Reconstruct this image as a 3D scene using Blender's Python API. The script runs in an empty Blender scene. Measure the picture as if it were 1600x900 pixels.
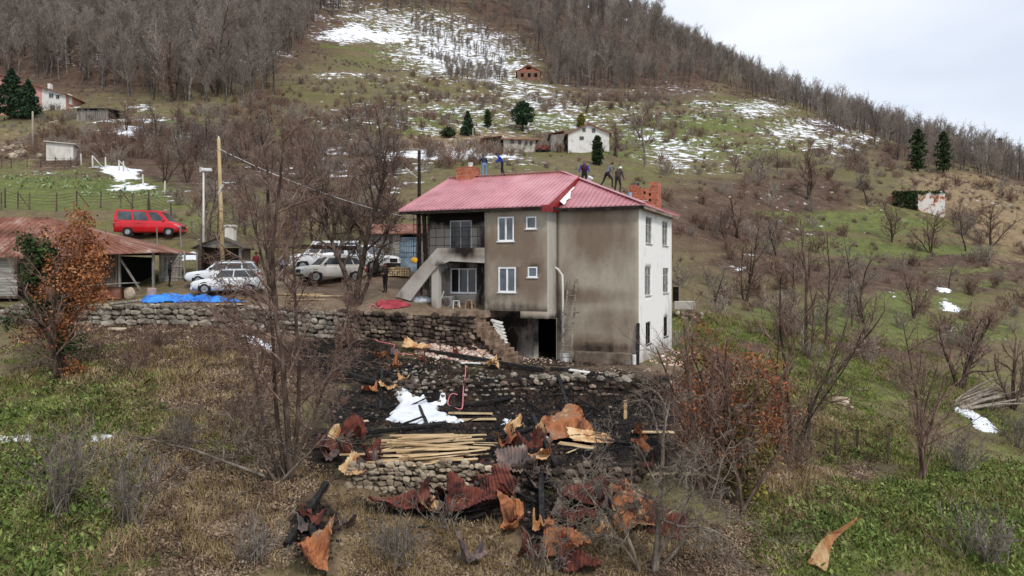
import bpy, math, random
import numpy as np
from mathutils import Vector, Matrix, Euler
C = bpy.context.scene
COL = C.collection
R = math.radians
F = 1200.0
HZ = 428.0
# ---------------- camera, world, sun, exposure ----------------
cam_d = bpy.data.cameras.new('camera'); cam = bpy.data.objects.new('camera', cam_d); COL.objects.link(cam)
cam.location = (0, 0, 0); cam.rotation_euler = (R(90), 0, 0)
cam_d.sensor_width = 36.0; cam_d.lens = 36.0 * F / 1600.0; cam_d.shift_y = (HZ - 450.0) / 1600.0
cam_d.clip_start = 0.1; cam_d.clip_end = 5000
C.camera = cam
w = bpy.data.worlds.new('World'); C.world = w; w.use_nodes = True
nt = w.node_tree; nt.nodes.clear()
o_ = nt.nodes.new('ShaderNodeOutputWorld'); bg = nt.nodes.new('ShaderNodeBackground')
sky = nt.nodes.new('ShaderNodeTexSky'); sky.sky_type = 'NISHITA'; sky.sun_disc = False
SUN_EL, SUN_AZ = 48.0, 150.0   # azimuth clockwise from +Y
sky.sun_elevation = R(SUN_EL); sky.sun_rotation = R(SUN_AZ); sky.dust_density = 2.0
mx = nt.nodes.new('ShaderNodeMix'); mx.data_type = 'RGBA'
tc = nt.nodes.new('ShaderNodeTexCoord'); mp = nt.nodes.new('ShaderNodeMapping'); mp.inputs['Scale'].default_value = (1, 1, 3.2)
nz = nt.nodes.new('ShaderNodeTexNoise'); nz.inputs['Scale'].default_value = 2.2; nz.inputs['Detail'].default_value = 6
rp = nt.nodes.new('ShaderNodeValToRGB'); rp.color_ramp.elements[0].position = .36; rp.color_ramp.elements[0].color = (.80, .80, .80, 1)
rp.color_ramp.elements[1].position = .62; rp.color_ramp.elements[1].color = (1, 1, 1, 1)
cl = nt.nodes.new('ShaderNodeValToRGB'); cl.color_ramp.elements[0].position = .3; cl.color_ramp.elements[0].color = (8.2, 8.9, 10.2, 1)
cl.color_ramp.elements[1].position = .7; cl.color_ramp.elements[1].color = (9.6, 10.0, 10.7, 1)
nt.links.new(tc.outputs['Generated'], mp.inputs['Vector']); nt.links.new(mp.outputs[0], nz.inputs['Vector'])
nt.links.new(nz.outputs['Fac'], rp.inputs[0]); nt.links.new(nz.outputs['Fac'], cl.inputs[0])
nt.links.new(rp.outputs[0], mx.inputs[0]); nt.links.new(sky.outputs[0], mx.inputs[6]); nt.links.new(cl.outputs[0], mx.inputs[7])
nt.links.new(mx.outputs[2], bg.inputs[0]); bg.inputs[1].default_value = 0.08
nt.links.new(bg.outputs[0], o_.inputs[0])
sd = bpy.data.lights.new('sun', 'SUN'); sun = bpy.data.objects.new('sun', sd); COL.objects.link(sun)
sd.energy = 1.5; sd.angle = R(10); sd.color = (1, .95, .88)
_d = Vector((math.sin(R(SUN_AZ)) * math.cos(R(SUN_EL)), math.cos(R(SUN_AZ)) * math.cos(R(SUN_EL)), math.sin(R(SUN_EL))))
sun.rotation_euler = _d.to_track_quat('Z', 'Y').to_euler(); sun.location = (0, -20, 60)
C.view_settings.view_transform = 'Standard'; C.view_settings.look = 'None'; C.view_settings.gamma = 1
C.view_settings.exposure = 0.38; C.view_settings.use_curve_mapping = False
C.render.engine = 'CYCLES'
C.cycles.max_bounces = 5; C.cycles.diffuse_bounces = 3; C.cycles.transparent_max_bounces = 8

# ---------------- helpers ----------------
def P(px, py, Y): return ((px - 800) / F * Y, Y, (HZ - py) / F * Y)
_perm = np.random.RandomState(7).rand(65536)
def _h(ix, iy, s): return _perm[((ix * 73856093) ^ (iy * 19349663) ^ (s * 83492791)) & 65535]
def vnoise(x, y, s=0):
    x = np.asarray(x, float); y = np.asarray(y, float)
    ix = np.floor(x).astype(np.int64); iy = np.floor(y).astype(np.int64)
    fx = x - ix; fy = y - iy; fx = fx * fx * (3 - 2 * fx); fy = fy * fy * (3 - 2 * fy)
    a = _h(ix, iy, s); b = _h(ix + 1, iy, s); c = _h(ix, iy + 1, s); d = _h(ix + 1, iy + 1, s)
    return (a * (1 - fx) + b * fx) * (1 - fy) + (c * (1 - fx) + d * fx) * fy
def fbm(x, y, o=4, s=0):
    r = 0; a = .5; t = 0
    for i in range(o):
        r = r + a * vnoise(x * 2 ** i, y * 2 ** i, s + i); t += a; a *= .5
    return r / t
def smooth(a, b, x):
    t = np.clip((x - a) / (b - a), 0, 1); return t * t * (3 - 2 * t)

def mesh_np(name, V, Fc, mats=None, midx=None, smooth_=False, attrs=None):
    """V (n,3); Fc (m,k) array or list of arrays"""
    me = bpy.data.meshes.new(name)
    V = np.asarray(V, np.float32)
    if isinstance(Fc, np.ndarray): groups = [Fc]
    else: groups = [np.asarray(g) for g in Fc if len(g)]
    nl = sum(g.size for g in groups); nf = sum(len(g) for g in groups)
    me.vertices.add(len(V)); me.vertices.foreach_set('co', V.ravel())
    me.loops.add(nl); me.polygons.add(nf)
    me.loops.foreach_set('vertex_index', np.concatenate([g.ravel() for g in groups]).astype(np.int32))
    ls = []; st = 0
    for g in groups:
        k = g.shape[1]; ls.append(np.arange(len(g)) * k + st); st += g.size
    me.polygons.foreach_set('loop_start', np.concatenate(ls).astype(np.int32))
    if midx is not None: me.polygons.foreach_set('material_index', np.asarray(midx, np.int32))
    me.update(calc_edges=True); me.validate()
    if smooth_: me.polygons.foreach_set('use_smooth', np.ones(len(me.polygons), bool))
    for m in (mats or []): me.materials.append(m)
    for k, a in (attrs or {}).items():
        at = me.attributes.new(k, 'FLOAT', 'POINT'); at.data.foreach_set('value', np.asarray(a, np.float32))
    return me

class MB:
    def __init__(s): s.v = []; s.f = []; s.m = []; s.cur = 0
    def add(s, vs, fs):
        n = len(s.v); s.v += [tuple(v) for v in vs]; s.f += [tuple(i + n for i in f) for f in fs]; s.m += [s.cur] * len(fs); return s
    def box(s, x0, x1, y0, y1, z0, z1, M=None):
        vs = [(x, y, z) for x in (x0, x1) for y in (y0, y1) for z in (z0, z1)]
        if M is not None: vs = [tuple(M @ Vector(v)) for v in vs]
        return s.add(vs, [(0, 1, 3, 2), (4, 6, 7, 5), (0, 4, 5, 1), (2, 3, 7, 6), (0, 2, 6, 4), (1, 5, 7, 3)])
    def bar(s, a, b, wx, wy, up=(0, 0, 1), wx2=None, wy2=None):
        a = Vector(a); b = Vector(b); d = (b - a).normalized(); u = Vector(up)
        if abs(d.dot(u)) > .98: u = Vector((1, 0, 0))
        x = d.cross(u).normalized(); y = x.cross(d).normalized(); vs = []
        for p, q, r in ((a, wx, wy), (b, wx2 or wx, wy2 or wy)):
            for sx, sy in ((-1, -1), (1, -1), (1, 1), (-1, 1)): vs.append(p + x * q / 2 * sx + y * r / 2 * sy)
        return s.add(vs, [(3, 2, 1, 0), (4, 5, 6, 7), (0, 1, 5, 4), (1, 2, 6, 5), (2, 3, 7, 6), (3, 0, 4, 7)])
    def prism(s, poly, axis, a, b):
        """poly of 2D pts extruded along axis ('x','y','z') from a to b"""
        def mk(p, t): return {'x': (t, p[0], p[1]), 'y': (p[0], t, p[1]), 'z': (p[0], p[1], t)}[axis]
        n = len(poly); vs = [mk(p, a) for p in poly] + [mk(p, b) for p in poly]
        fs = [tuple(range(n))[::-1], tuple(range(n, 2 * n))] + [(i, (i + 1) % n, n + (i + 1) % n, n + i) for i in range(n)]
        return s.add(vs, fs)
    def tube(s, pts, rad, k=8, cap=True):
        pts = [Vector(p) for p in pts]; n = len(pts)
        if not hasattr(rad, '__len__'): rad = [rad] * n
        vs = []; pu = None
        for i, p in enumerate(pts):
            d = (pts[min(i + 1, n - 1)] - pts[max(i - 1, 0)]).normalized()
            u = pu if pu is not None else (Vector((0, 0, 1)) if abs(d.z) < .9 else Vector((1, 0, 0)))
            x = d.cross(u); x = x.normalized() if x.length > 1e-4 else d.orthogonal().normalized()
            y = x.cross(d).normalized(); pu = y
            for j in range(k):
                a = 2 * math.pi * j / k; vs.append(p + x * math.cos(a) * rad[i] + y * math.sin(a) * rad[i])
        fs = [(i * k + j, i * k + (j + 1) % k, (i + 1) * k + (j + 1) % k, (i + 1) * k + j) for i in range(n - 1) for j in range(k)]
        if cap: fs += [tuple(range(k))[::-1], tuple(range((n - 1) * k, n * k))]
        return s.add(vs, fs)
    def lathe(s, prof, c=(0, 0, 0), k=16, ax='z'):
        vs = []; n = len(prof)
        for r, h in prof:
            for j in range(k):
                a = 2 * math.pi * j / k; q = (r * math.cos(a), r * math.sin(a), h)
                if ax == 'y': q = (q[0], q[2], q[1])
                if ax == 'x': q = (q[2], q[0], q[1])
                vs.append((c[0] + q[0], c[1] + q[1], c[2] + q[2]))
        fs = [(i * k + j, i * k + (j + 1) % k, (i + 1) * k + (j + 1) % k, (i + 1) * k + j) for i in range(n - 1) for j in range(k)]
        fs += [tuple(range(k))[::-1], tuple(range((n - 1) * k, n * k))]
        return s.add(vs, fs)
    def rock(s, c, r, rng, sq=(1, 1, 1), sub=1, box=None):
        import bmesh
        b = bmesh.new(); bmesh.ops.create_icosphere(b, subdivisions=sub, radius=1)
        M = Euler((rng.uniform(0, 6), rng.uniform(0, 6), rng.uniform(0, 6))).to_matrix()
        Mb = Euler(box).to_matrix() if box is not None else None; vs = []
        for v in b.verts:
            c0 = v.co / max(abs(v.co.x), abs(v.co.y), abs(v.co.z)) ** .55; q = (M if box is None else Mb) @ (c0 * rng.uniform(.76, 1.0)); vs.append((c[0] + q.x * r * sq[0], c[1] + q.y * r * sq[1], c[2] + q.z * r * sq[2]))
        fs = [tuple(v.index for v in f.verts) for f in b.faces]; b.free(); return s.add(vs, fs)
    def xf(s, M):
        s.v = [tuple(M @ Vector(v)) for v in s.v]; return s
    def build(s, name, mats, parent=None, bevel=0, smooth_=False, seg=1, sub=0, solid=0):
        me = bpy.data.meshes.new(name); me.from_pydata(s.v, [], s.f); me.update()
        if not isinstance(mats, (list, tuple)): mats = [mats]
        for m in mats: me.materials.append(m)
        if len(mats) > 1: me.polygons.foreach_set('material_index', np.array(s.m, np.int32))
        if smooth_: me.polygons.foreach_set('use_smooth', np.ones(len(me.polygons), bool))
        o = bpy.data.objects.new(name, me); COL.objects.link(o)
        if parent is not None: o.parent = parent
        if solid:
            q = o.modifiers.new('solid', 'SOLIDIFY'); q.thickness = solid; q.offset = 0
        if bevel:
            q = o.modifiers.new('bevel', 'BEVEL'); q.width = bevel; q.segments = seg; q.limit_method = 'ANGLE'; q.angle_limit = R(40)
        if sub:
            q = o.modifiers.new('sub', 'SUBSURF'); q.levels = sub; q.render_levels = sub
        return o
def obj(name, me, parent=None, loc=None):
    o = bpy.data.objects.new(name, me); COL.objects.link(o)
    if parent is not None: o.parent = parent
    if loc is not None: o.location = loc
    return o
def tag(o, label=None, cat=None, group=None, kind=None):
    if label: o['label'] = label
    if cat: o['category'] = cat
    if group: o['group'] = group
    if kind: o['kind'] = kind
    return o
def thing(name, label, cat, loc=(0, 0, 0), rz=0, group=None, sc=None):
    o = bpy.data.objects.new(name, None); COL.objects.link(o); o.empty_display_size = .3
    o.location = loc; o.rotation_euler = (0, 0, rz)
    if sc: o.scale = (sc, sc, sc)
    return tag(o, label, cat, group)
def dup(root, loc=None, rz=None, label=None, group=None, sc=None):
    r = root.copy(); COL.objects.link(r)
    if loc is not None: r.location = loc
    if rz is not None: r.rotation_euler = (0, 0, rz)
    if sc is not None: r.scale = sc if hasattr(sc, '__len__') else (sc, sc, sc)
    if label: r['label'] = label
    if group: r['group'] = group
    for ch in root.children:
        c = ch.copy(); COL.objects.link(c); c.parent = r
        for g in ch.children:
            d = g.copy(); COL.objects.link(d); d.parent = c
    return r

def lin(c):
    """sRGB 0-255 -> linear"""
    f = lambda u: (u / 255 / 12.92) if u <= 10 else ((u / 255 + .055) / 1.055) ** 2.4
    return tuple(f(u) for u in c) + (1,)
def mat(name, cols, scale=3.0, detail=6, rough=.85, bump=.0, bscale=None, metal=0, stretch=(1, 1, 1), dist=0, spec=.3, obj_rand=0, coord='Object', facerand=0):
    """cols list of (pos, rgb255) ramp over noise"""
    m = bpy.data.materials.new(name); m.use_nodes = True; t = m.node_tree; b = t.nodes['Principled BSDF']
    b.inputs['Roughness'].default_value = rough; b.inputs['Metallic'].default_value = metal
    b.inputs['Specular IOR Level'].default_value = spec
    if len(cols) == 1 and not bump and not obj_rand:
        b.inputs['Base Color'].default_value = lin(cols[0][1]); return m
    c = t.nodes.new('ShaderNodeTexCoord'); mp = t.nodes.new('ShaderNodeMapping'); mp.inputs['Scale'].default_value = stretch
    t.links.new(c.outputs[coord], mp.inputs[0])
    n = t.nodes.new('ShaderNodeTexNoise'); n.inputs['Scale'].default_value = scale; n.inputs['Detail'].default_value = detail
    n.inputs['Roughness'].default_value = .62; n.inputs['Distortion'].default_value = dist
    t.links.new(mp.outputs[0], n.inputs['Vector'])
    r = t.nodes.new('ShaderNodeValToRGB'); e = r.color_ramp.elements
    while len(e) < len(cols): e.new(.5)
    while len(e) > len(cols): e.remove(e[-1])
    for i, (p, cc) in enumerate(cols): e[i].position = p; e[i].color = lin(cc)
    t.links.new(n.outputs['Fac'], r.inputs[0]); out = r.outputs[0]
    if facerand:
        g = t.nodes.new('ShaderNodeNewGeometry'); mr = t.nodes.new('ShaderNodeMapRange'); mr.inputs['To Min'].default_value = 1 - facerand; mr.inputs['To Max'].default_value = 1 + facerand
        t.links.new(g.outputs['Random Per Island'], mr.inputs['Value'])
        v = t.nodes.new('ShaderNodeVectorMath'); v.operation = 'SCALE'
        t.links.new(out, v.inputs[0]); t.links.new(mr.outputs[0], v.inputs['Scale']); out = v.outputs[0]
    if obj_rand:
        g = t.nodes.new('ShaderNodeObjectInfo'); mr = t.nodes.new('ShaderNodeMapRange'); mr.inputs['To Min'].default_value = 1 - obj_rand; mr.inputs['To Max'].default_value = 1 + obj_rand
        t.links.new(g.outputs['Random'], mr.inputs['Value'])
        v = t.nodes.new('ShaderNodeVectorMath'); v.operation = 'SCALE'
        t.links.new(out, v.inputs[0]); t.links.new(mr.outputs[0], v.inputs['Scale']); out = v.outputs[0]
    t.links.new(out, b.inputs['Base Color'])
    if bump:
        n2 = t.nodes.new('ShaderNodeTexNoise'); n2.inputs['Scale'].default_value = bscale or scale * 4; n2.inputs['Detail'].default_value = 5
        t.links.new(mp.outputs[0], n2.inputs['Vector'])
        bp = t.nodes.new('ShaderNodeBump'); bp.inputs['Strength'].default_value = bump; bp.inputs['Distance'].default_value = .05
        t.links.new(n2.outputs['Fac'], bp.inputs['Height']); t.links.new(bp.outputs[0], b.inputs['Normal'])
    return m
def stainmat(name, clean, stain, black, rough=.9, noise=1.3):
    """colour mixed by the 'stain' and 'soot' attributes broken by noise"""
    m = bpy.data.materials.new(name); m.use_nodes = True; t = m.node_tree; b = t.nodes['Principled BSDF']; b.inputs['Roughness'].default_value = rough
    b.inputs['Specular IOR Level'].default_value = .2
    c = t.nodes.new('ShaderNodeTexCoord')
    def noise_(s, st):
        mp = t.nodes.new('ShaderNodeMapping'); mp.inputs['Scale'].default_value = st; t.links.new(c.outputs['Object'], mp.inputs[0])
        n = t.nodes.new('ShaderNodeTexNoise'); n.inputs['Scale'].default_value = s; n.inputs['Detail'].default_value = 8; n.inputs['Roughness'].default_value = .65
        t.links.new(mp.outputs[0], n.inputs[0]); return n.outputs['Fac']
    def fac(attr, n, lo, hi):
        a = t.nodes.new('ShaderNodeAttribute'); a.attribute_name = attr
        s = t.nodes.new('ShaderNodeMath'); s.operation = 'MULTIPLY_ADD'; t.links.new(n, s.inputs[0]); s.inputs[1].default_value = noise; t.links.new(a.outputs['Fac'], s.inputs[2])
        r = t.nodes.new('ShaderNodeMapRange'); r.inputs['From Min'].default_value = lo; r.inputs['From Max'].default_value = hi; t.links.new(s.outputs[0], r.inputs['Value']); return r.outputs[0]
    def mixc(f, a, bb):
        x = t.nodes.new('ShaderNodeMix'); x.data_type = 'RGBA'; t.links.new(f, x.inputs[0])
        for s, i in ((a, 6), (bb, 7)):
            if isinstance(s, tuple): x.inputs[i].default_value = s
            else: t.links.new(s, x.inputs[i])
        return x.outputs[2]
    base = mixc(noise_(5, (1, 1, .6)), lin(clean[0]), lin(clean[1]))
    st = mixc(noise_(3, (1, 1, .4)), lin(stain[0]), lin(stain[1]))
    o = mixc(fac('stain', noise_(1.1, (1, 1, .6)), .75, 1.45), base, st)
    o = mixc(fac('soot', noise_(2.2, (1, 1, .5)), 1.0, 1.5), o, lin(black))
    t.links.new(o, b.inputs['Base Color'])
    bp = t.nodes.new('ShaderNodeBump'); bp.inputs['Strength'].default_value = .35; bp.inputs['Distance'].default_value = .03
    t.links.new(noise_(14, (1, 1, 1)), bp.inputs['Height']); t.links.new(bp.outputs[0], b.inputs['Normal'])
    return m

# ---------------- terrain ----------------
def W(px, py, Y):
    p = P(px, py, Y); return p
SHARED = [W(*a) for a in [
 (20,180,150),(-200,170,150),(-200,40,260),(0,100,185),(0,0,265),(230,160,150),(230,60,215),(230,0,265),(90,250,90),(-150,260,90),(20,330,69),(100,300,78),(230,270,86),(230,345,66),
 (120,225,112),(300,240,105),(350,400,56),(350,330,68),(420,300,82),(500,230,112),(500,340,72),(550,160,165),(550,80,232),(430,150,165),(430,30,255),(700,230,118),(640,300,80),(620,370,62),
 (700,130,200),(700,30,300),(825,125,250),(915,238,141),(800,238,128),(1000,240,130),(800,330,75),(930,330,75),(1000,150,200),(1000,60,290),(1100,300,100),(1100,370,84),(1080,430,74),
 (1250,180,215),(1150,200,170),(1250,250,150),(1200,350,98),(1200,430,76),(1400,270,142),(1450,325,110),(1450,400,92),(1600,400,98),(1600,300,150),(1350,470,70),(1600,490,74),
 (1800,330,150),(1900,450,90),
 (1010,52,345),(1150,122,325),(1300,208,300),(1450,244,270),(1600,285,235),(1800,345,220),
 (700,-40,360),(300,-60,330),(0,-80,320),(-300,-60,310)]]
# behind the crest
SHARED += [(150,430,95),(110,520,110),(-20,520,150),(-200,480,150),(210,420,40),(260,380,10),(260,200,5),(180,130,-4),(400,300,-10),(-260,150,40),(-300,300,100),(100,700,60),(-300,700,120),(350,600,-10)]
BACK = [W(*a) for a in [
 (0,480,43.3),(-150,470,43.5),(170,478,42.6),(300,477,42.6),(420,482,42.6),(560,488,42.0),(640,491,41.5),(735,494,41.0),
 (265,450,47),(350,462,44.5),(60,450,48),(0,430,52),(450,455,46),(520,446,48.5),(600,457,45.3),(617,463,44.5),(678,482,43.3),(600,424,52),(500,425,52),(430,428,51),(200,425,53),(660,430,53),(740,480,43),(700,440,50)]]
FRONT = [W(*a) for a in [
 (998,567,39.6),(1050,549,47.7),(850,562,40),(750,560,39.5),(1100,545,43),(1075,500,56),(1130,480,62),(1150,560,44),(1200,520,53),
 (1000,583,36.8),(850,583,36.8),(700,580,37.2),(600,573,38),
 (640,533,41.2),(560,530,41.8),(420,520,42),(300,508,42.2),(170,508,42.2),(0,505,43),(-150,500,43),
 (500,590,36),(500,660,31),(440,740,26.3),(400,600,34.5),(250,600,34),(100,600,34),(-100,590,35),(250,700,28),(0,700,28),(100,900,19.8),(-200,900,20),(350,900,20.6),
 (560,790,24.7),(700,790,24.7),(850,780,24.9),(950,790,24.5),(600,900,21),(850,900,21.2),(1020,890,21.5),
 (1050,650,33),(1120,720,28.5),(1200,640,36.5),(1200,760,26.5),(1200,900,21.6),(1320,630,42),(1300,560,50),(1250,700,34),(1440,710,36),(1440,760,30.5),(1440,900,22.8),(1600,900,23.2),(1600,760,32),(1500,650,44),(1600,640,47),(1600,560,60),(1450,560,56),(1800,600,60),(1800,800,33)]]
FRONT += [(-25, 5, -10.5), (0, 5, -11), (25, 5, -12.5), (0, -40, -16), (-60, -40, -14), (60, -40, -18), (60, 20, -12), (-50, 20, -7.5)]
def tps_fit(pts):
    p = np.array(pts, float); n = len(p); S = 50.0
    q = p[:, :2] / S; d = np.hypot(q[:, None, 0] - q[None, :, 0], q[:, None, 1] - q[None, :, 1])
    K = np.where(d > 0, d ** 2 * np.log(d + 1e-12), 0) + np.eye(n) * 2e-4
    Pm = np.c_[np.ones(n), q]; A = np.zeros((n + 3, n + 3)); A[:n, :n] = K; A[:n, n:] = Pm; A[n:, :n] = Pm.T
    return q, np.linalg.solve(A, np.r_[p[:, 2], 0, 0, 0]), S
def tps_eval(fit, x, y):
    q, wv, S = fit; n = len(q); x = np.asarray(x, float) / S; y = np.asarray(y, float) / S
    z = wv[n] + wv[n + 1] * x + wv[n + 2] * y
    for i in range(n):
        d2 = (x - q[i, 0]) ** 2 + (y - q[i, 1]) ** 2
        z = z + wv[i] * .5 * d2 * np.log(d2 + 1e-12)
    return z
FB = tps_fit(SHARED + BACK); FFt = tps_fit(SHARED + FRONT)
WALLL = [(-60, 43.6), (-30, 43.4), (-22.4, 42.55), (-13.5, 42.5), (-8.4, 42.0), (-5.5, 41.45), (-2.1, 40.95), (-1.2, 42.8), (2.6, 51.5), (3.5, 60)]
def sdist(x, y, line):
    """signed distance to polyline: positive to its left side (behind the wall)"""
    best = np.full(np.shape(x), 1e9); sg = np.zeros(np.shape(x))
    for (ax, ay), (bx, by) in zip(line[:-1], line[1:]):
        dx, dy = bx - ax, by - ay; L = dx * dx + dy * dy
        t = np.clip(((x - ax) * dx + (y - ay) * dy) / L, 0, 1)
        d = np.hypot(x - ax - t * dx, y - ay - t * dy); c = dx * (y - ay) - dy * (x - ax)
        m = d < best - 1e-9; best = np.where(m, d, best); sg = np.where(m, np.sign(c), sg)
    return best * sg
def polysd(x, y, poly):
    """positive inside"""
    ins = np.zeros(np.shape(x), bool); n = len(poly); best = np.full(np.shape(x), 1e9)
    for i in range(n):
        ax, ay = poly[i]; bx, by = poly[(i + 1) % n]
        cnd = ((ay > y) != (by > y)) & (x < (bx - ax) * (y - ay) / ((by - ay) or 1e-9) + ax); ins ^= cnd
        dx, dy = bx - ax, by - ay; t = np.clip(((x - ax) * dx + (y - ay) * dy) / (dx * dx + dy * dy), 0, 1)
        best = np.minimum(best, np.hypot(x - ax - t * dx, y - ay - t * dy))
    return np.where(ins, best, -best)
BURNF = [(-5.6, 35.3), (7.2, 35.3), (6.6, 30.5), (4.2, 26.0), (-.6, 25.85), (-5.6, 25.85), (-6.4, 29)]
def Hraw(x, y):
    x = np.asarray(x, float); y = np.asarray(y, float)
    zb = tps_eval(FB, x, y); zf = tps_eval(FFt, x, y)
    far = smooth(56, 66, y)
    zb = zb * (1 - far) + .5 * (zb + zf) * far; zf = zf * (1 - far) + zb * far
    s = smooth(-.05, .28, sdist(x, y, WALLL))
    z = zf * (1 - s) + zb * s
    m = smooth(-.35, .25, polysd(x, y, BURNF)); z = z * (1 - m) + (-5.95 - .042 * (35.3 - y)) * m
    pad = [(-1.2, 39.2), (6.3, 38.2), (8.2, 38.6), (11.6, 47), (8, 50), (2, 48)]
    m = smooth(-.8, .4, polysd(x, y, pad)) * (sdist(x, y, WALLL) < 0); z = z * (1 - m) + (-4.68) * m
    # relief
    d = np.clip(y, 5, 400)
    z = z + (fbm(x / 1.3, y / 1.3, 3, 3) - .5) * .22 * smooth(0, 1.2, np.abs(sdist(x, y, WALLL))) * (1 - smooth(-.3, .3, polysd(x, y, pad))) * np.where((sdist(x, y, WALLL) > 0) & (y < 53), .35, 1)
    z = z + (fbm(x / 14, y / 9, 3, 9) - .5) * 3.0 * smooth(62, 130, y) + (fbm(x / 40, y / 16, 2, 19) - .5) * 7.0 * smooth(120, 220, y)
    return z
def axis_(a, step, g, end):
    r = [a]; s = step
    while r[-1] < end: r.append(r[-1] + s); s *= g
    return r
xp = list(np.arange(0, 24, .24)) + axis_(24, .24, 1.02, 450)
GX = np.array(sorted(set([-v for v in xp] + xp)))
GY = np.array(list(np.arange(-40, 12, 2.0)) + list(np.arange(12, 52, .2)) + axis_(52, .2, 1.012, 640))
XX, YY = np.meshgrid(GX, GY); ZZ = Hraw(XX, YY)
def H(x, y):
    x = np.asarray(x, float); y = np.asarray(y, float)
    i = np.clip(np.searchsorted(GX, x) - 1, 0, len(GX) - 2); j = np.clip(np.searchsorted(GY, y) - 1, 0, len(GY) - 2)
    fx = np.clip((x - GX[i]) / (GX[i + 1] - GX[i]), 0, 1); fy = np.clip((y - GY[j]) / (GY[j + 1] - GY[j]), 0, 1)
    return (ZZ[j, i] * (1 - fx) + ZZ[j, i + 1] * fx) * (1 - fy) + (ZZ[j + 1, i] * (1 - fx) + ZZ[j + 1, i + 1] * fx) * fy
_YS = np.concatenate([np.arange(14, 60, .1), np.geomspace(60, 480, 900)])
def hit(px, py, y0=0):
    """first ground point seen through a pixel of the photograph"""
    ys = _YS[_YS > y0]; x = (px - 800) / F * ys; z = (HZ - py) / F * ys; g = H(x, ys)
    k = np.argmax(g >= z)
    if g[k] < z[k]: k = len(ys) - 1
    return (float(x[k]), float(ys[k]), float(g[k]))
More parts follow.
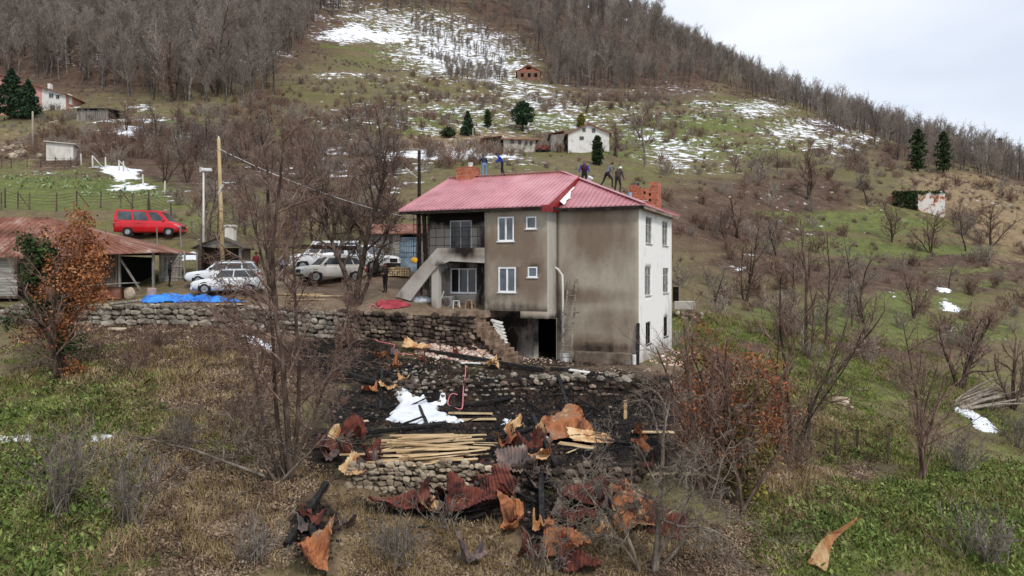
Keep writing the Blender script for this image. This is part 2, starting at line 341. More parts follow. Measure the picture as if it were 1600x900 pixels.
# ---------------- ground cover masks ----------------
def proj(x, y, z):
    yy = np.maximum(y, 1e-3); return 800 + x / yy * F, HZ - z / yy * F
def masks(x, y, z):
    px, py = proj(x, y, z); ok = y > 8
    n1 = fbm(x / 3.0, y / 3.0, 4, 31); n2 = fbm(x / 9.0, y / 7.0, 3, 41)
    wx = (fbm(x / 4, y / 4, 3, 51) - .5) * 60; wy = (fbm(x / 4, y / 4, 3, 61) - .5) * 40
    far = smooth(60, 120, y); wx = wx * (1 - far * .6); wy = wy * (1 - far * .6)
    def sp(l, noise=.6):
        r = np.zeros(np.shape(x))
        for (cx, cy, rx, ry, s) in l:
            q = ((px + wx - cx) / rx) ** 2 + ((py + wy - cy) / ry) ** 2
            r = np.maximum(r, s * np.exp(-q ** 1.5 * .7))
        return np.where(ok, r, 0)
    green = sp([(50,800,150,150,1.25),(100,660,180,90,1.0),(180,590,110,40,.75),(30,900,200,60,1),(200,860,120,50,.55),
        (90,300,190,38,1.1),(230,315,120,28,.9),(20,345,120,20,.6),(330,330,80,40,.5),(260,440,80,18,.3),
        (1350,840,180,90,1.2),(1550,830,140,110,1.2),(1480,770,160,50,1.1),(1250,840,60,50,.7),(1340,690,110,45,.85),(1300,600,120,60,.8),(1250,540,80,50,.8),(1420,620,140,60,.7),(1530,650,80,40,.6),
        (1100,520,60,35,1),(1080,560,30,25,.8),(1130,430,90,60,.45),(1200,400,120,30,.35),
        (1340,345,120,26,1.15),(1400,392,190,14,1.0),(1300,380,120,14,.9),(1250,500,190,40,.85),(1440,470,170,14,.9),(1480,520,160,30,.8),(1560,440,110,70,.4),
        (1090,205,120,45,.85),(990,225,60,30,.9),(870,195,70,22,.8),(720,190,90,20,.8),(560,205,140,14,.7),(960,180,90,25,.6),(1180,220,100,40,.7),
        (560,90,100,26,.6),(500,110,60,15,.6),(480,200,60,15,.6),(260,185,90,12,.6),(290,200,80,14,.5),(420,290,110,80,.35),(680,270,60,25,.3),(1180,170,50,20,.5)])
    dry = sp([(1510,300,120,45,.72),(1590,360,90,60,.8),(1400,330,90,30,.5),(1560,400,80,40,.5),(720,220,110,22,.8),(500,260,90,20,.3),(20,220,80,30,.6),(60,260,60,15,.5),(1020,260,60,20,.5),  # right hill entries also paint its sunlit yellow into the ground
        (620,820,330,90,.8),(330,820,190,110,.5),(840,870,200,60,.8),(240,640,200,60,.45),(300,560,160,30,.5),(1230,760,100,60,.6),(1180,660,80,90,.4),(1300,680,90,30,.6),(260,180,70,15,.5),(60,190,70,20,.4)])
    litter = sp([(300,760,230,130,1),(300,580,240,70,.9),(250,520,200,30,.7),(1230,660,90,160,.95),(1140,640,100,160,1),(1000,860,300,60,.6),(1270,730,90,60,.9),(640,880,300,60,.5),
        (1120,420,110,50,.5),(1230,330,130,60,.9),(1450,428,250,26,1.0),(1180,410,120,26,.8),(1380,540,200,26,.8),(1100,340,100,60,.8),(330,250,260,60,.9),(80,240,120,30,.7),(560,240,120,90,.6)])
    burn = sp([(800,640,230,75,1.3),(640,600,110,50,1.2),(970,640,110,70,1.2),(540,560,90,50,1),(900,600,130,25,1.2),(560,640,80,60,1),(760,770,220,35,.95),(860,820,60,60,1.1),(490,830,40,60,1),(520,700,60,50,.8),(700,560,140,14,.8),(1000,700,70,60,1),(930,760,110,30,.9),(820,590,250,16,1.2),(790,715,260,34,1.3),(760,795,240,22,1.1)])
    earth = sp([(520,450,230,32,1),(450,470,280,14,.9),(700,490,110,14,1),(900,572,140,12,1),(560,520,80,26,.8),(440,530,70,20,.6),(1020,570,60,14,.8),(640,440,60,20,.9)]) * smooth(60, 50, y)
    # snow density
    snow = sp([(710,80,115,48,.86),(560,54,75,15,1.0),(620,58,70,14,.9),(640,36,130,20,.68),(780,105,70,40,.74),(700,165,180,16,.5),(560,160,140,18,.48),(600,225,140,12,.5),(850,210,120,30,.48),(980,180,100,30,.5),(1060,140,90,14,.45),(820,145,80,20,.7),(640,130,120,20,.45),(520,120,110,8,.55),(520,155,80,8,.4),(600,30,160,30,.6),(520,15,120,30,.5),
        (480,175,60,10,.4),(700,155,160,10,.45),(860,165,60,20,.7),(880,185,40,20,.6),(920,160,110,14,.45),(500,215,55,8,.8),(520,240,60,12,.6),(700,242,140,10,.85),(640,265,60,20,.6),(800,255,90,12,.5),(640,180,100,8,.4),(480,265,130,14,.55),(600,290,80,14,.5),(340,290,90,20,.45),
        (1060,240,80,30,.68),(1010,215,60,20,.6),(1130,260,60,16,.5),(1180,170,70,18,.7),(1250,205,80,26,.7),(1300,225,80,22,.7),(1340,215,50,20,.6),(1200,225,60,14,.55),(1110,165,60,14,.6),(1020,140,90,20,.35),(1120,235,70,30,.5),
        (350,85,120,30,.62),(310,60,70,20,.7),(160,95,120,12,.55),(200,50,120,14,.5),(180,155,30,4,.5),(230,187,60,3.5,1.1),(200,205,60,8,.9),(170,190,45,4,.8),(240,212,60,5,.9),(320,205,40,5,.7),(355,205,30,6,.8),(215,168,35,4,.8),(110,165,30,8,.7),(90,193,14,5,.8),
        (190,275,32,12,1.15),(215,293,40,9,1.1),(270,310,50,8,.6),(300,330,60,12,.45),(240,195,80,5,.4),(300,370,60,10,.4),(1410,195,90,20,.3)], .6)
    spots = sp([(800,185,420,70,.56),(1300,340,180,60,.36),(1540,310,60,30,.35),(1440,455,60,40,.35),(1480,475,25,18,.6),(1150,420,60,12,.5),(1160,400,120,50,.3),(80,270,60,12,.4),(1580,350,60,40,.25),(1500,520,120,50,.3),(350,560,60,20,.25),(150,640,150,80,.2),(300,330,120,50,.3),(500,330,120,60,.3),(640,210,200,60,.3),(700,640,200,60,.15)])
    snow = np.maximum(snow, spots)
    forest = sp([(120,70,420,75,1.1),(420,30,130,55,.9),(940,70,110,80,1),(1050,100,90,60,1),(900,20,200,60,.9),(1180,140,60,22,.7),(1300,195,60,20,.7),(1480,235,120,24,1),(1600,265,60,25,1),(650,0,300,25,.6)])
    return dict(green=green + (n1 - .5) * .5, dry=dry + (n2 - .5) * .3, litter=np.maximum(litter, forest * .9) + (n1 - .5) * .3, burn=burn, earth=earth, snow=snow, forest=forest)
MK = masks(XX, YY, ZZ)

def ground_material():
    m = bpy.data.materials.new('hillside ground'); m.use_nodes = True; t = m.node_tree; b = t.nodes['Principled BSDF']; b.inputs['Roughness'].default_value = .95
    b.inputs['Specular IOR Level'].default_value = .15
    geo = t.nodes.new('ShaderNodeNewGeometry')
    def nz_(scale, st=(1, 1, 1), det=6, rg=.6):
        mp = t.nodes.new('ShaderNodeMapping'); mp.inputs['Scale'].default_value = st; t.links.new(geo.outputs['Position'], mp.inputs[0])
        n = t.nodes.new('ShaderNodeTexNoise'); n.inputs['Scale'].default_value = scale; n.inputs['Detail'].default_value = det; n.inputs['Roughness'].default_value = rg
        t.links.new(mp.outputs[0], n.inputs[0]); return n.outputs['Fac']
    def ramp(f, cols):
        r = t.nodes.new('ShaderNodeValToRGB'); e = r.color_ramp.elements
        while len(e) < len(cols): e.new(.5)
        for i, (p, c) in enumerate(cols): e[i].position = p; e[i].color = lin(c)
        t.links.new(f, r.inputs[0]); return r.outputs[0]
    def math_(op, a, b_=None, c=None):
        n = t.nodes.new('ShaderNodeMath'); n.operation = op
        for i, v in enumerate((a, b_, c)):
            if v is None: continue
            if isinstance(v, (int, float)): n.inputs[i].default_value = v
            else: t.links.new(v, n.inputs[i])
        return n.outputs[0]
    def attr(n):
        a = t.nodes.new('ShaderNodeAttribute'); a.attribute_name = n; return a.outputs['Fac']
    def sm(v, lo, hi):
        r = t.nodes.new('ShaderNodeMapRange'); r.interpolation_type = 'SMOOTHSTEP'; r.inputs['From Min'].default_value = lo; r.inputs['From Max'].default_value = hi
        t.links.new(v, r.inputs['Value']); return r.outputs[0]
    def mix(f, a, c):
        x = t.nodes.new('ShaderNodeMix'); x.data_type = 'RGBA'; t.links.new(f, x.inputs[0]); t.links.new(a, x.inputs[6]); t.links.new(c, x.inputs[7]); return x.outputs[2]
    nf = nz_(7.0, det=5, rg=.7); nm = nz_(.9, det=8, rg=.68); nl = nz_(.16, det=6)
    nmix = math_('ADD', math_('MULTIPLY', nf, .6), math_('MULTIPLY', nm, .4))
    nt_ = nz_(1.0, (.035, .035, .62), det=5, rg=.7); nh = math_('ADD', math_('MULTIPLY', nt_, .7), math_('MULTIPLY', nm, .3))
    base = mix(sm(nh, .42, .6), ramp(nmix, [(.3, (72, 60, 48)), (.5, (108, 96, 72)), (.7, (142, 128, 98))]), ramp(nmix, [(.3, (68, 66, 42)), (.5, (102, 100, 62)), (.7, (136, 126, 86))]))
    green = ramp(nmix, [(.28, (52, 54, 36)), (.42, (82, 88, 52)), (.56, (110, 116, 66)), (.72, (150, 148, 100))])
    dry = ramp(nmix, [(.3, (88, 72, 56)), (.5, (134, 114, 88)), (.7, (178, 158, 126))])
    lit = ramp(nmix, [(.3, (46, 36, 31)), (.47, (80, 64, 54)), (.6, (114, 94, 80)), (.75, (156, 138, 120))])
    burn = mix(sm(nm, .5, .66), ramp(nmix, [(.3, (14, 13, 13)), (.5, (32, 29, 28)), (.7, (86, 76, 68))]), ramp(nmix, [(.3, (34, 26, 22)), (.5, (62, 47, 38)), (.7, (104, 84, 68))]))
    earth = ramp(nmix, [(.3, (84, 68, 54)), (.5, (122, 104, 86)), (.7, (160, 144, 124))])
    snw = ramp(nf, [(.3, (226, 230, 238)), (.7, (244, 246, 250))])
    c = mix(sm(math_('ADD', attr('litter'), math_('MULTIPLY', math_('SUBTRACT', nh, .5), 2.0)), .28, .62), base, lit)
    c = mix(sm(math_('ADD', attr('dry'), math_('MULTIPLY', math_('SUBTRACT', nm, .5), 1.3)), .4, .75), c, dry)
    c = mix(sm(math_('ADD', attr('green'), math_('ADD', math_('MULTIPLY', math_('SUBTRACT', nmix, .5), 1.6), math_('MULTIPLY', math_('SUBTRACT', nt_, .5), 2.6))), .38, .9), c, green)
    c = mix(sm(math_('ADD', attr('earth'), math_('MULTIPLY', math_('SUBTRACT', nm, .5), .8)), .35, .6), c, earth)
    c = mix(sm(math_('ADD', attr('burn'), math_('ADD', math_('MULTIPLY', math_('SUBTRACT', nmix, .5), 1.6), math_('MULTIPLY', math_('SUBTRACT', nm, .5), 1.2))), .38, .85), c, burn)
    ns = math_('ADD', math_('MULTIPLY', nz_(.5, (1, 1.0, 3.4), det=9, rg=.74), .8), math_('MULTIPLY', nz_(.09, (1, .7, 3.0), det=3), .2))
    c = mix(sm(math_('ADD', attr('snow'), math_('MULTIPLY', math_('SUBTRACT', ns, .5), 3.6)), .68, .82), c, snw)
    t.links.new(c, b.inputs['Base Color'])
    bp = t.nodes.new('ShaderNodeBump'); bp.inputs['Strength'].default_value = .8; bp.inputs['Distance'].default_value = .12
    t.links.new(nmix, bp.inputs['Height']); t.links.new(bp.outputs[0], b.inputs['Normal'])
    return m
ny, nx = XX.shape
idx = np.arange(nx * ny).reshape(ny, nx)
quads = np.stack([idx[:-1, :-1], idx[:-1, 1:], idx[1:, 1:], idx[1:, :-1]], -1).reshape(-1, 4)
gme = mesh_np('terrain', np.stack([XX, YY, ZZ], -1).reshape(-1, 3), quads, [ground_material()], smooth_=True, attrs={k: MK[k].ravel() for k in ('green', 'dry', 'litter', 'burn', 'earth', 'snow')})
tag(obj('terrain', gme), kind='structure')
def mval(k, x, y):
    i = np.clip(np.searchsorted(GX, x) - 1, 0, nx - 1); j = np.clip(np.searchsorted(GY, y) - 1, 0, ny - 1); return MK[k][j, i]

# ---------------- bare trees ----------------
class Segs:
    def __init__(s): s.a = []; s.b = []; s.ra = []; s.rb = []
    def add(s, a, b, ra, rb): s.a.append(a); s.b.append(b); s.ra.append(ra); s.rb.append(rb)
def segs_mesh(name, sg, m, k=3, parent_loc=(0, 0, 0)):
    a = np.array(sg.a); b = np.array(sg.b); ra = np.array(sg.ra)[:, None]; rb = np.array(sg.rb)[:, None]
    d = b - a; L = np.linalg.norm(d, axis=1, keepdims=True); d = d / np.maximum(L, 1e-6)
    up = np.where(np.abs(d[:, 2:3]) < .9, np.array([[0, 0, 1.]]), np.array([[1., 0, 0]]))
    x = np.cross(d, up); x /= np.linalg.norm(x, axis=1, keepdims=True); y = np.cross(x, d); n = len(a)
    V = np.zeros((n, 2, k, 3))
    for j in range(k):
        an = 2 * math.pi * j / k; o = x * math.cos(an) + y * math.sin(an)
        V[:, 0, j] = a + o * ra; V[:, 1, j] = b + o * rb
    base = (np.arange(n) * 2 * k)[:, None]; Fq = []
    for j in range(k):
        j2 = (j + 1) % k; Fq.append(np.concatenate([base + j, base + j2, base + k + j2, base + k + j], 1))
    return mesh_np(name, V.reshape(-1, 3), np.stack(Fq, 1).reshape(-1, 4), [m], smooth_=True)
def grow(rng, sg, p, d, L, r, lev, P_, tgt):
    """P_: dict of lists per level: n (children), seg, wob, ang, lenf, grav"""
    n = P_['seg'][lev]; pts = [(p, r)]; dd = d.copy(); q = p.copy()
    r1 = r * P_['tip'][lev]
    for i in range(n):
        dd = dd + rng.normal(0, P_['wob'][lev], 3) + np.array([0, 0, P_['grav'][lev]]); dd /= np.linalg.norm(dd)
        q2 = q + dd * L / n; rr0 = r + (r1 - r) * i / n; rr1 = r + (r1 - r) * (i + 1) / n
        (sg[0] if lev < tgt else sg[1]).add(q, q2, rr0, rr1); q = q2; pts.append((q, rr1))
    if lev + 1 >= len(P_['seg']): return
    nc = P_['n'][lev]
    nc = max(1, int(nc * rng.uniform(.75, 1.25)))
    for c in range(nc):
        t = P_['start'][lev] + (1 - P_['start'][lev]) * (c + rng.uniform(0, 1)) / nc
        f = t * n; i = min(int(f), n - 1); f -= i
        a = pts[i][0] * (1 - f) + pts[i + 1][0] * f; ra = pts[i][1] * (1 - f) + pts[i + 1][1] * f
        base = pts[i + 1][0] - pts[i][0]; base /= np.linalg.norm(base)
        ang = R(P_['ang'][lev] + rng.normal(0, 10)); perp = np.cross(base, rng.normal(0, 1, 3)); perp /= np.linalg.norm(perp) + 1e-9
        cd = base * math.cos(ang) + perp * math.sin(ang)
        cl_ = L * P_['lenf'][lev] * rng.uniform(.6, 1.15) * (1 - .45 * t if lev == 0 else 1 - .3 * t)
        grow(rng, sg, a, cd, cl_, min(ra * .75, r * P_['rf'][lev]), lev + 1, P_, tgt)
def tree_params(n=(14, 7, 6, 0), seg=(9, 6, 5, 3), wob=(.07, .13, .17, .2), ang=(45, 42, 42, 40), lenf=(.5, .5, .5, .4), grav=(.03, .05, .03, .02), start=(.25, .2, .15, .1), tip=(.25, .3, .35, .5), rf=(.42, .45, .5, .5)):
    return dict(n=n, seg=seg, wob=wob, ang=ang, lenf=lenf, grav=grav, start=start, tip=tip, rf=rf)
def bark(name, c0, c1, c2, rnd=.15):
    return mat(name, [(.35, c0), (.5, c1), (.68, c2)], 4, 5, .95, .0, stretch=(1, 1, .3), obj_rand=rnd, spec=.1)
M_bark_d = bark('dark damp bark', (42, 34, 30), (72, 60, 53), (106, 94, 84))
M_bark_g = bark('pale grey bark', (78, 69, 60), (116, 105, 94), (158, 148, 134))
M_twig = bark('reddish twigs', (84, 64, 56), (118, 96, 86), (152, 132, 120))
M_twig_g = bark('grey twigs', (84, 76, 70), (122, 112, 104), (164, 154, 144))
M_forest = bark('winter beech twigs', (98, 87, 79), (134, 123, 113), (168, 157, 147), .38)
M_forest_t = bark('beech trunk', (56, 49, 45), (96, 88, 82), (146, 138, 130), .45)
def bare_tree(name, label, cat, base, height, seed, prm, r0=.12, mt=None, mb=None, lean=(0, 0), stems=1, group=None, k=5, spread=.25, tgt=1, stem_dirs=None):
    rng = np.random.RandomState(seed); sg = (Segs(), Segs())
    for s in range(stems):
        if stem_dirs: d = np.array(stem_dirs[s][:3], float); hh = height * stem_dirs[s][3]; rr = r0 * (stem_dirs[s][4] if len(stem_dirs[s]) > 4 else 1)
        else:
            d = np.array([lean[0], lean[1], 1.0]) + (rng.normal(0, spread, 3) * (1, 1, 0) if stems > 1 else 0); hh = height * rng.uniform(.7, 1) if s else height; rr = r0 * (rng.uniform(.5, .9) if s else 1)
        d = d / np.linalg.norm(d)
        off = np.array([rng.normal(0, .12), rng.normal(0, .12), -.25]) if stems > 1 else np.array([0, 0, -.25])
        grow(rng, sg, off, d, hh, rr, 0, prm, tgt)
    sg[1].ra = [max(v, .0075) for v in sg[1].ra]; sg[1].rb = [max(v, .005) for v in sg[1].rb]
    root = thing(name, label, cat, base, 0, group)
    obj('trunk', segs_mesh('trunk', sg[0], mb or M_bark_d, k), root)
    obj('crown', segs_mesh('crown', sg[1], mt or M_twig, 3), root)
    return root

# forest tree prototypes (meshes)
PF = tree_params(n=(26, 7, 4, 0), seg=(6, 4, 3, 2), start=(.3, .1, .1, .1), lenf=(.4, .5, .5, .4), rf=(.3, .5, .55, .5), ang=(40, 40, 38, 35), grav=(.02, .10, .06, .05))
def forest_proto(i):
    rng = np.random.RandomState(100 + i); sg = (Segs(), Segs())
    H_ = 14 + rng.uniform(-2, 2); grow(rng, sg, np.array([0, 0, -.5]), np.array([rng.normal(0, .04), rng.normal(0, .04), 1.]), H_, .26, 0, PF, 1)
    # make twigs thick enough to exist at distance
    sg[1].ra = [max(v, .028) for v in sg[1].ra]; sg[1].rb = [max(v, .016) for v in sg[1].rb]
    return segs_mesh('trunk', sg[0], M_forest_t, 4), segs_mesh('crown', sg[1], M_forest, 3)
FP = [forest_proto(i) for i in range(7)]
def merged(tm, cm, name):
    vs = []; fs = []; mi = []
    n = 0
    for q, me in enumerate((tm, cm)):
        v = np.empty(len(me.vertices) * 3, np.float32); me.vertices.foreach_get('co', v); v = v.reshape(-1, 3)
        l = np.empty(len(me.loops), np.int32); me.loops.foreach_get('vertex_index', l); l = l.reshape(-1, 4)
        vs.append(v); fs.append(l + n); n += len(v); mi += [q] * len(l)
    return mesh_np(name, np.concatenate(vs), np.concatenate(fs), [M_forest_t, M_forest], mi, True)
FM = [merged(a, b_, 'forest_tree') for a, b_ in FP]
print('forest proto polys', [len(m.polygons) for m in FM])
# scatter forest
rng = np.random.RandomState(5)
cx = rng.uniform(-330, 330, 60000); cy = rng.uniform(120, 430, 60000)
px, py = proj(cx, cy, H(cx, cy))
def inpoly(x, y, poly): return polysd(x, y, poly) > 0
FOREST = [[(-400, -200), (470, -200), (500, 20), (470, 70), (440, 95), (430, 150), (340, 165), (200, 152), (110, 128), (-20, 112), (-400, 150)],
          [(440, -200), (1030, -200), (1030, 60), (960, 140), (870, 135), (850, 90), (790, 25), (620, 22), (500, 30)],
          [(870, 135), (960, -50), (1700, -50), (1700, 305), (1560, 282), (1440, 262), (1380, 236), (1320, 213), (1240, 170), (1100, 128), (980, 140)]]
sel = np.zeros(len(cx), int)
for i, pl in enumerate(FOREST): sel = np.where(inpoly(px, py, pl) & (sel == 0), i + 1, sel)
# behind the crest, unseen ground still carries trees a little
keep = []
cell = {}
order = np.argsort(cy)
for i in order:
    if not sel[i]: continue
    sp_ = {1: 3.6, 2: 5.2, 3: 3.8}[sel[i]]
    key = (int(cx[i] // sp_), int(cy[i] // sp_), sel[i])
    if key in cell: continue
    cell[key] = 1
    if sel[i] == 2 and 560 < px[i] < 850 and rng.rand() < .35: continue
    if px[i] < -60 or px[i] > 1680: continue
    if py[i] < -75: continue
    keep.append(i)
keep = np.array(keep); print('forest trees', len(keep))
Zk = H(cx[keep], cy[keep])
# visible ones shown largest: nearest 300
ind = keep[:300]; rest = keep[300:]
zone = {1: ('leafless beech tree in the wood on the left hillside', 'leafless trees of the left hillside wood'), 2: ('leafless beech tree in the wood above the snowy clearing', 'leafless trees above the snowy clearing'), 3: ('leafless beech tree in the wood along the right ridge', 'leafless trees along the right ridge')}
for i in ind:
    k_ = rng.randint(len(FM)); o = obj('beech_tree', FM[k_]); o.location = (cx[i], cy[i], float(H(cx[i], cy[i]))); s_ = rng.uniform(.5, 1.1) * (.62 if sel[i] == 3 else 1); o.scale = (s_ * rng.uniform(.9, 1.1), s_, s_ * rng.uniform(.9, 1.1)); o.rotation_euler = (0, 0, rng.uniform(0, 6.28))
    lb, gr = zone[sel[i]]; tag(o, lb, 'tree', gr)
def instance_stuff(name, label, cat, pts, sizes, protos, seed=0, tilt=.1, kind='stuff'):
    """one stuff object: points carrying instances of the prototype meshes"""
    me = bpy.data.meshes.new(name); me.vertices.add(len(pts)); me.vertices.foreach_set('co', np.asarray(pts, np.float32).ravel())
    rs = np.random.RandomState(seed)
    a = me.attributes.new('size', 'FLOAT', 'POINT'); a.data.foreach_set('value', np.asarray(sizes, np.float32))
    a = me.attributes.new('rot', 'FLOAT_VECTOR', 'POINT'); rv = np.c_[rs.normal(0, tilt, len(pts)), rs.normal(0, tilt, len(pts)), rs.uniform(0, 6.28, len(pts))]; a.data.foreach_set('vector', rv.astype(np.float32).ravel())
    a = me.attributes.new('pick', 'INT', 'POINT'); a.data.foreach_set('value', rs.randint(0, len(protos), len(pts)).astype(np.int32))
    o = obj(name, me); tag(o, label, cat, None, kind)
    g = bpy.data.node_groups.new(name, 'GeometryNodeTree'); g.interface.new_socket('Geometry', in_out='INPUT', socket_type='NodeSocketGeometry'); g.interface.new_socket('Geometry', in_out='OUTPUT', socket_type='NodeSocketGeometry')
    gi = g.nodes.new('NodeGroupInput'); go = g.nodes.new('NodeGroupOutput'); ip = g.nodes.new('GeometryNodeInstanceOnPoints'); gg = g.nodes.new('GeometryNodeGeometryToInstance')
    g.links.new(gi.outputs[0], ip.inputs['Points']); ip.inputs['Pick Instance'].default_value = True
    for pr in reversed(protos):
        oi = g.nodes.new('GeometryNodeObjectInfo'); oi.inputs['Object'].default_value = pr; oi.inputs['As Instance'].default_value = False
        g.links.new(oi.outputs['Geometry'], gg.inputs[0])
    g.links.new(gg.outputs[0], ip.inputs['Instance'])
    def at(n, ty):
        q = g.nodes.new('GeometryNodeInputNamedAttribute'); q.data_type = ty; q.inputs['Name'].default_value = n; return q.outputs['Attribute']
    g.links.new(at('size', 'FLOAT'), ip.inputs['Scale']); g.links.new(at('rot', 'FLOAT_VECTOR'), ip.inputs['Rotation']); g.links.new(at('pick', 'INT'), ip.inputs['Instance Index'])
    g.links.new(ip.outputs[0], go.inputs[0])
    md = o.modifiers.new('scatter', 'NODES'); md.node_group = g
    return o
def proto_obj(me):
    return bpy.data.objects.new(me.name + ' source', me)   # data only, not in the scene
FO = [proto_obj(m) for m in FM]
instance_stuff('forest', 'leafless brown beech wood covering the upper hillsides', 'woodland', np.c_[cx[rest], cy[rest], H(cx[rest], cy[rest])], rng.uniform(.45, 1.15, len(rest)) * np.where(sel[rest] == 3, .62, 1), FO, 3, .05)
sx = rng.uniform(-60, 30, 9000); sy = rng.uniform(180, 330, 9000); sz = H(sx, sy); spx, spy = proj(sx, sy, sz); k_ = inpoly(spx, spy, [(640, 30), (800, 30), (870, 140), (800, 135), (700, 125), (650, 80)]) & (np.abs(((sx + sy * .1) / 2.6) % 1 - .5) < .32) & (rng.rand(9000) < .42) & ~((spx > 792) & (spx < 858) & (spy > 95))
instance_stuff('young_plantation', 'rows of thin young leafless trees planted across the snowy clearing', 'saplings', np.c_[sx[k_], sy[k_], sz[k_]], rng.uniform(.14, .28, k_.sum()), FO, 4, .05)

# ---------------- brush on the slopes ----------------
def shrub_mesh(seed, m, h=2.0, n=26, tw=5, rmin=.012, spread=.45):
    r_ = np.random.RandomState(seed); sg = Segs(); s2 = (sg, sg)
    pr = tree_params(n=(tw, 3, 0), seg=(4, 3, 2), wob=(.14, .2, .2), lenf=(.5, .5, .4), start=(.25, .2, .1), ang=(35, 35, 35), grav=(.05, .05, .05), rf=(.6, .6, .6), tip=(.35, .4, .5))
    for i in range(n):
        d = np.array([r_.normal(0, spread), r_.normal(0, spread), 1.]); d /= np.linalg.norm(d)
        grow(r_, s2, np.array([r_.normal(0, .18), r_.normal(0, .18), -.1]), d, h * r_.uniform(.5, 1), .02, 0, pr, 1)
    sg.ra = [max(v, rmin) for v in sg.ra]; sg.rb = [max(v * .7, rmin * .6) for v in sg.rb]
    return segs_mesh('shrub', sg, m, 3)
M_brush = bark('brown brush', (90, 70, 58), (130, 106, 92), (166, 144, 128), .25)
M_brush_g = bark('grey brush', (112, 102, 92), (148, 136, 124), (180, 168, 154), .25)
SB = [proto_obj(shrub_mesh(40 + i, M_brush, 1.8, 22, 5, .02)) for i in range(3)] + [proto_obj(shrub_mesh(50 + i, M_brush_g, 1.8, 20, 5, .018)) for i in range(2)]
cx = rng.uniform(-160, 160, 40000); cy = 48 + 150 * rng.rand(40000) ** .8
z_ = H(cx, cy); px, py = proj(cx, cy, z_)
def pd(px, py, l):
    r = np.zeros(len(px))
    for (a, b_, rx, ry, s) in l: r = np.maximum(r, s * np.exp(-(((px - a) / rx) ** 2 + ((py - b_) / ry) ** 2) ** 1.5))
    return r
dens = pd(px, py, [(300, 235, 190, 26, 1), (120, 225, 90, 14, .8), (470, 230, 160, 70, .9), (440, 180, 140, 30, .7), (600, 190, 120, 20, .5), (640, 150, 180, 30, .4), (700, 255, 120, 18, .6), (430, 310, 130, 50, .6), (560, 320, 90, 50, .7),
    (1140, 340, 120, 70, .8), (1230, 300, 120, 50, .8), (1330, 250, 90, 30, .9), (1250, 390, 160, 40, .7), (1430, 430, 220, 40, .7), (1380, 520, 260, 50, .9), (1560, 520, 120, 60, .9), (1150, 480, 80, 50, .7), (1200, 440, 160, 60, .6), (1560, 600, 80, 40, .8), (1050, 200, 80, 20, .4),(960,150,120,25,.6),(1180,130,100,20,.5),
    (150, 190, 150, 15, .3), (900, 225, 100, 14, .5), (1500, 350, 150, 60, .25), (1280, 600, 60, 30, .4),(330,400,60,30,.3)])
dens *= fbm(cx / 7, cy / 7, 3, 71) * 1.6
k_ = (rng.rand(len(cx)) < dens * np.where(px > 1050, .16, .42)) & ~((px > 170) & (px < 760) & (py > 385)) & (px > -60) & (px < 1680)
print('brush', k_.sum())
instance_stuff('brush', 'leafless brown scrub covering the slopes', 'scrub', np.c_[cx[k_], cy[k_], z_[k_]], rng.uniform(.5, 1.35, k_.sum()), SB, 8, .15)

# ---------------- near ground cover: litter, grass, dead stalks ----------------
def leaf_field(name, label, cat, mask, n, m, size, seed, lift=.02, box=(-26, 30, 17, 46), tilt=.55, elong=1.0, thr=.35):
    rs = np.random.RandomState(seed); x = rs.uniform(box[0], box[1], n * 3); y = box[2] + (box[3] - box[2]) * rs.rand(n * 3) ** 1.35
    f = np.abs(x) < y * .72; x = x[f]; y = y[f]; v = mask(x, y); f = rs.rand(len(x)) < smooth(thr, thr + .4, v + (fbm(x / .8, y / .8, 3, seed) - .5) * .9)
    x = x[f][:n]; y = y[f][:n]; n = len(x); z = H(x, y) + lift * rs.uniform(.2, 1, n)
    a = rs.uniform(0, 6.28, n); s = size * rs.uniform(.5, 1.4, n); nrm = rs.normal(0, tilt, (n, 2))
    ux = np.c_[np.cos(a), np.sin(a), nrm[:, 0]] * (s * elong)[:, None]; uy = np.c_[-np.sin(a), np.cos(a), nrm[:, 1]] * (s * .55)[:, None]
    c = np.c_[x, y, z]
    V = np.stack([c - ux, c - uy * .9 - ux * .1, c + ux, c + uy + ux * .1], 1).reshape(-1, 3)
    me = mesh_np(name, V, np.arange(n * 4).reshape(-1, 4), [m]); o = obj(name, me); tag(o, label, cat, None, 'stuff'); return o
def blade_field(name, label, cat, mask, n, m, h, seed, wdt=.012, box=(-26, 32, 17, 58), thr=.35, lean=.35, cl=.8, power=1.35):
    rs = np.random.RandomState(seed); x = rs.uniform(box[0], box[1], n * 4); y = box[2] + (box[3] - box[2]) * rs.rand(n * 4) ** power
    f = np.abs(x) < y * .72; x = x[f]; y = y[f]; v = mask(x, y); nn = fbm(x / cl, y / cl, 3, seed)
    f = rs.rand(len(x)) < smooth(thr, thr + .4, v + (nn - .5) * 1.2); x = x[f][:n]; y = y[f][:n]; nn = nn[f][:n]; n = len(x); z = H(x, y) - .02
    a = rs.uniform(0, 6.28, n); hh = h * rs.uniform(.35, 1.2, n) * (.4 + 1.2 * nn); l = rs.normal(0, lean, (n, 2)); c = np.c_[x, y, z]
    wv = np.c_[np.cos(a), np.sin(a), np.zeros(n)] * (wdt * (1 + y / 40))[:, None]; tip = c + np.c_[l[:, 0], l[:, 1], np.ones(n)] * hh[:, None]; mid = c + np.c_[l[:, 0] * .35, l[:, 1] * .35, np.ones(n) * .55] * hh[:, None]
    V = np.stack([c - wv, c + wv, mid + wv * .7, tip, mid - wv * .7], 1).reshape(-1, 3)
    me = mesh_np(name, V, np.arange(n * 5).reshape(-1, 5), [m]); o = obj(name, me); tag(o, label, cat, None, 'stuff'); return o
def leafmat(name, cols, rand=.5, rough=.8):
    m = mat(name, cols, 1.2, 4, rough, facerand=rand, spec=.2); return m
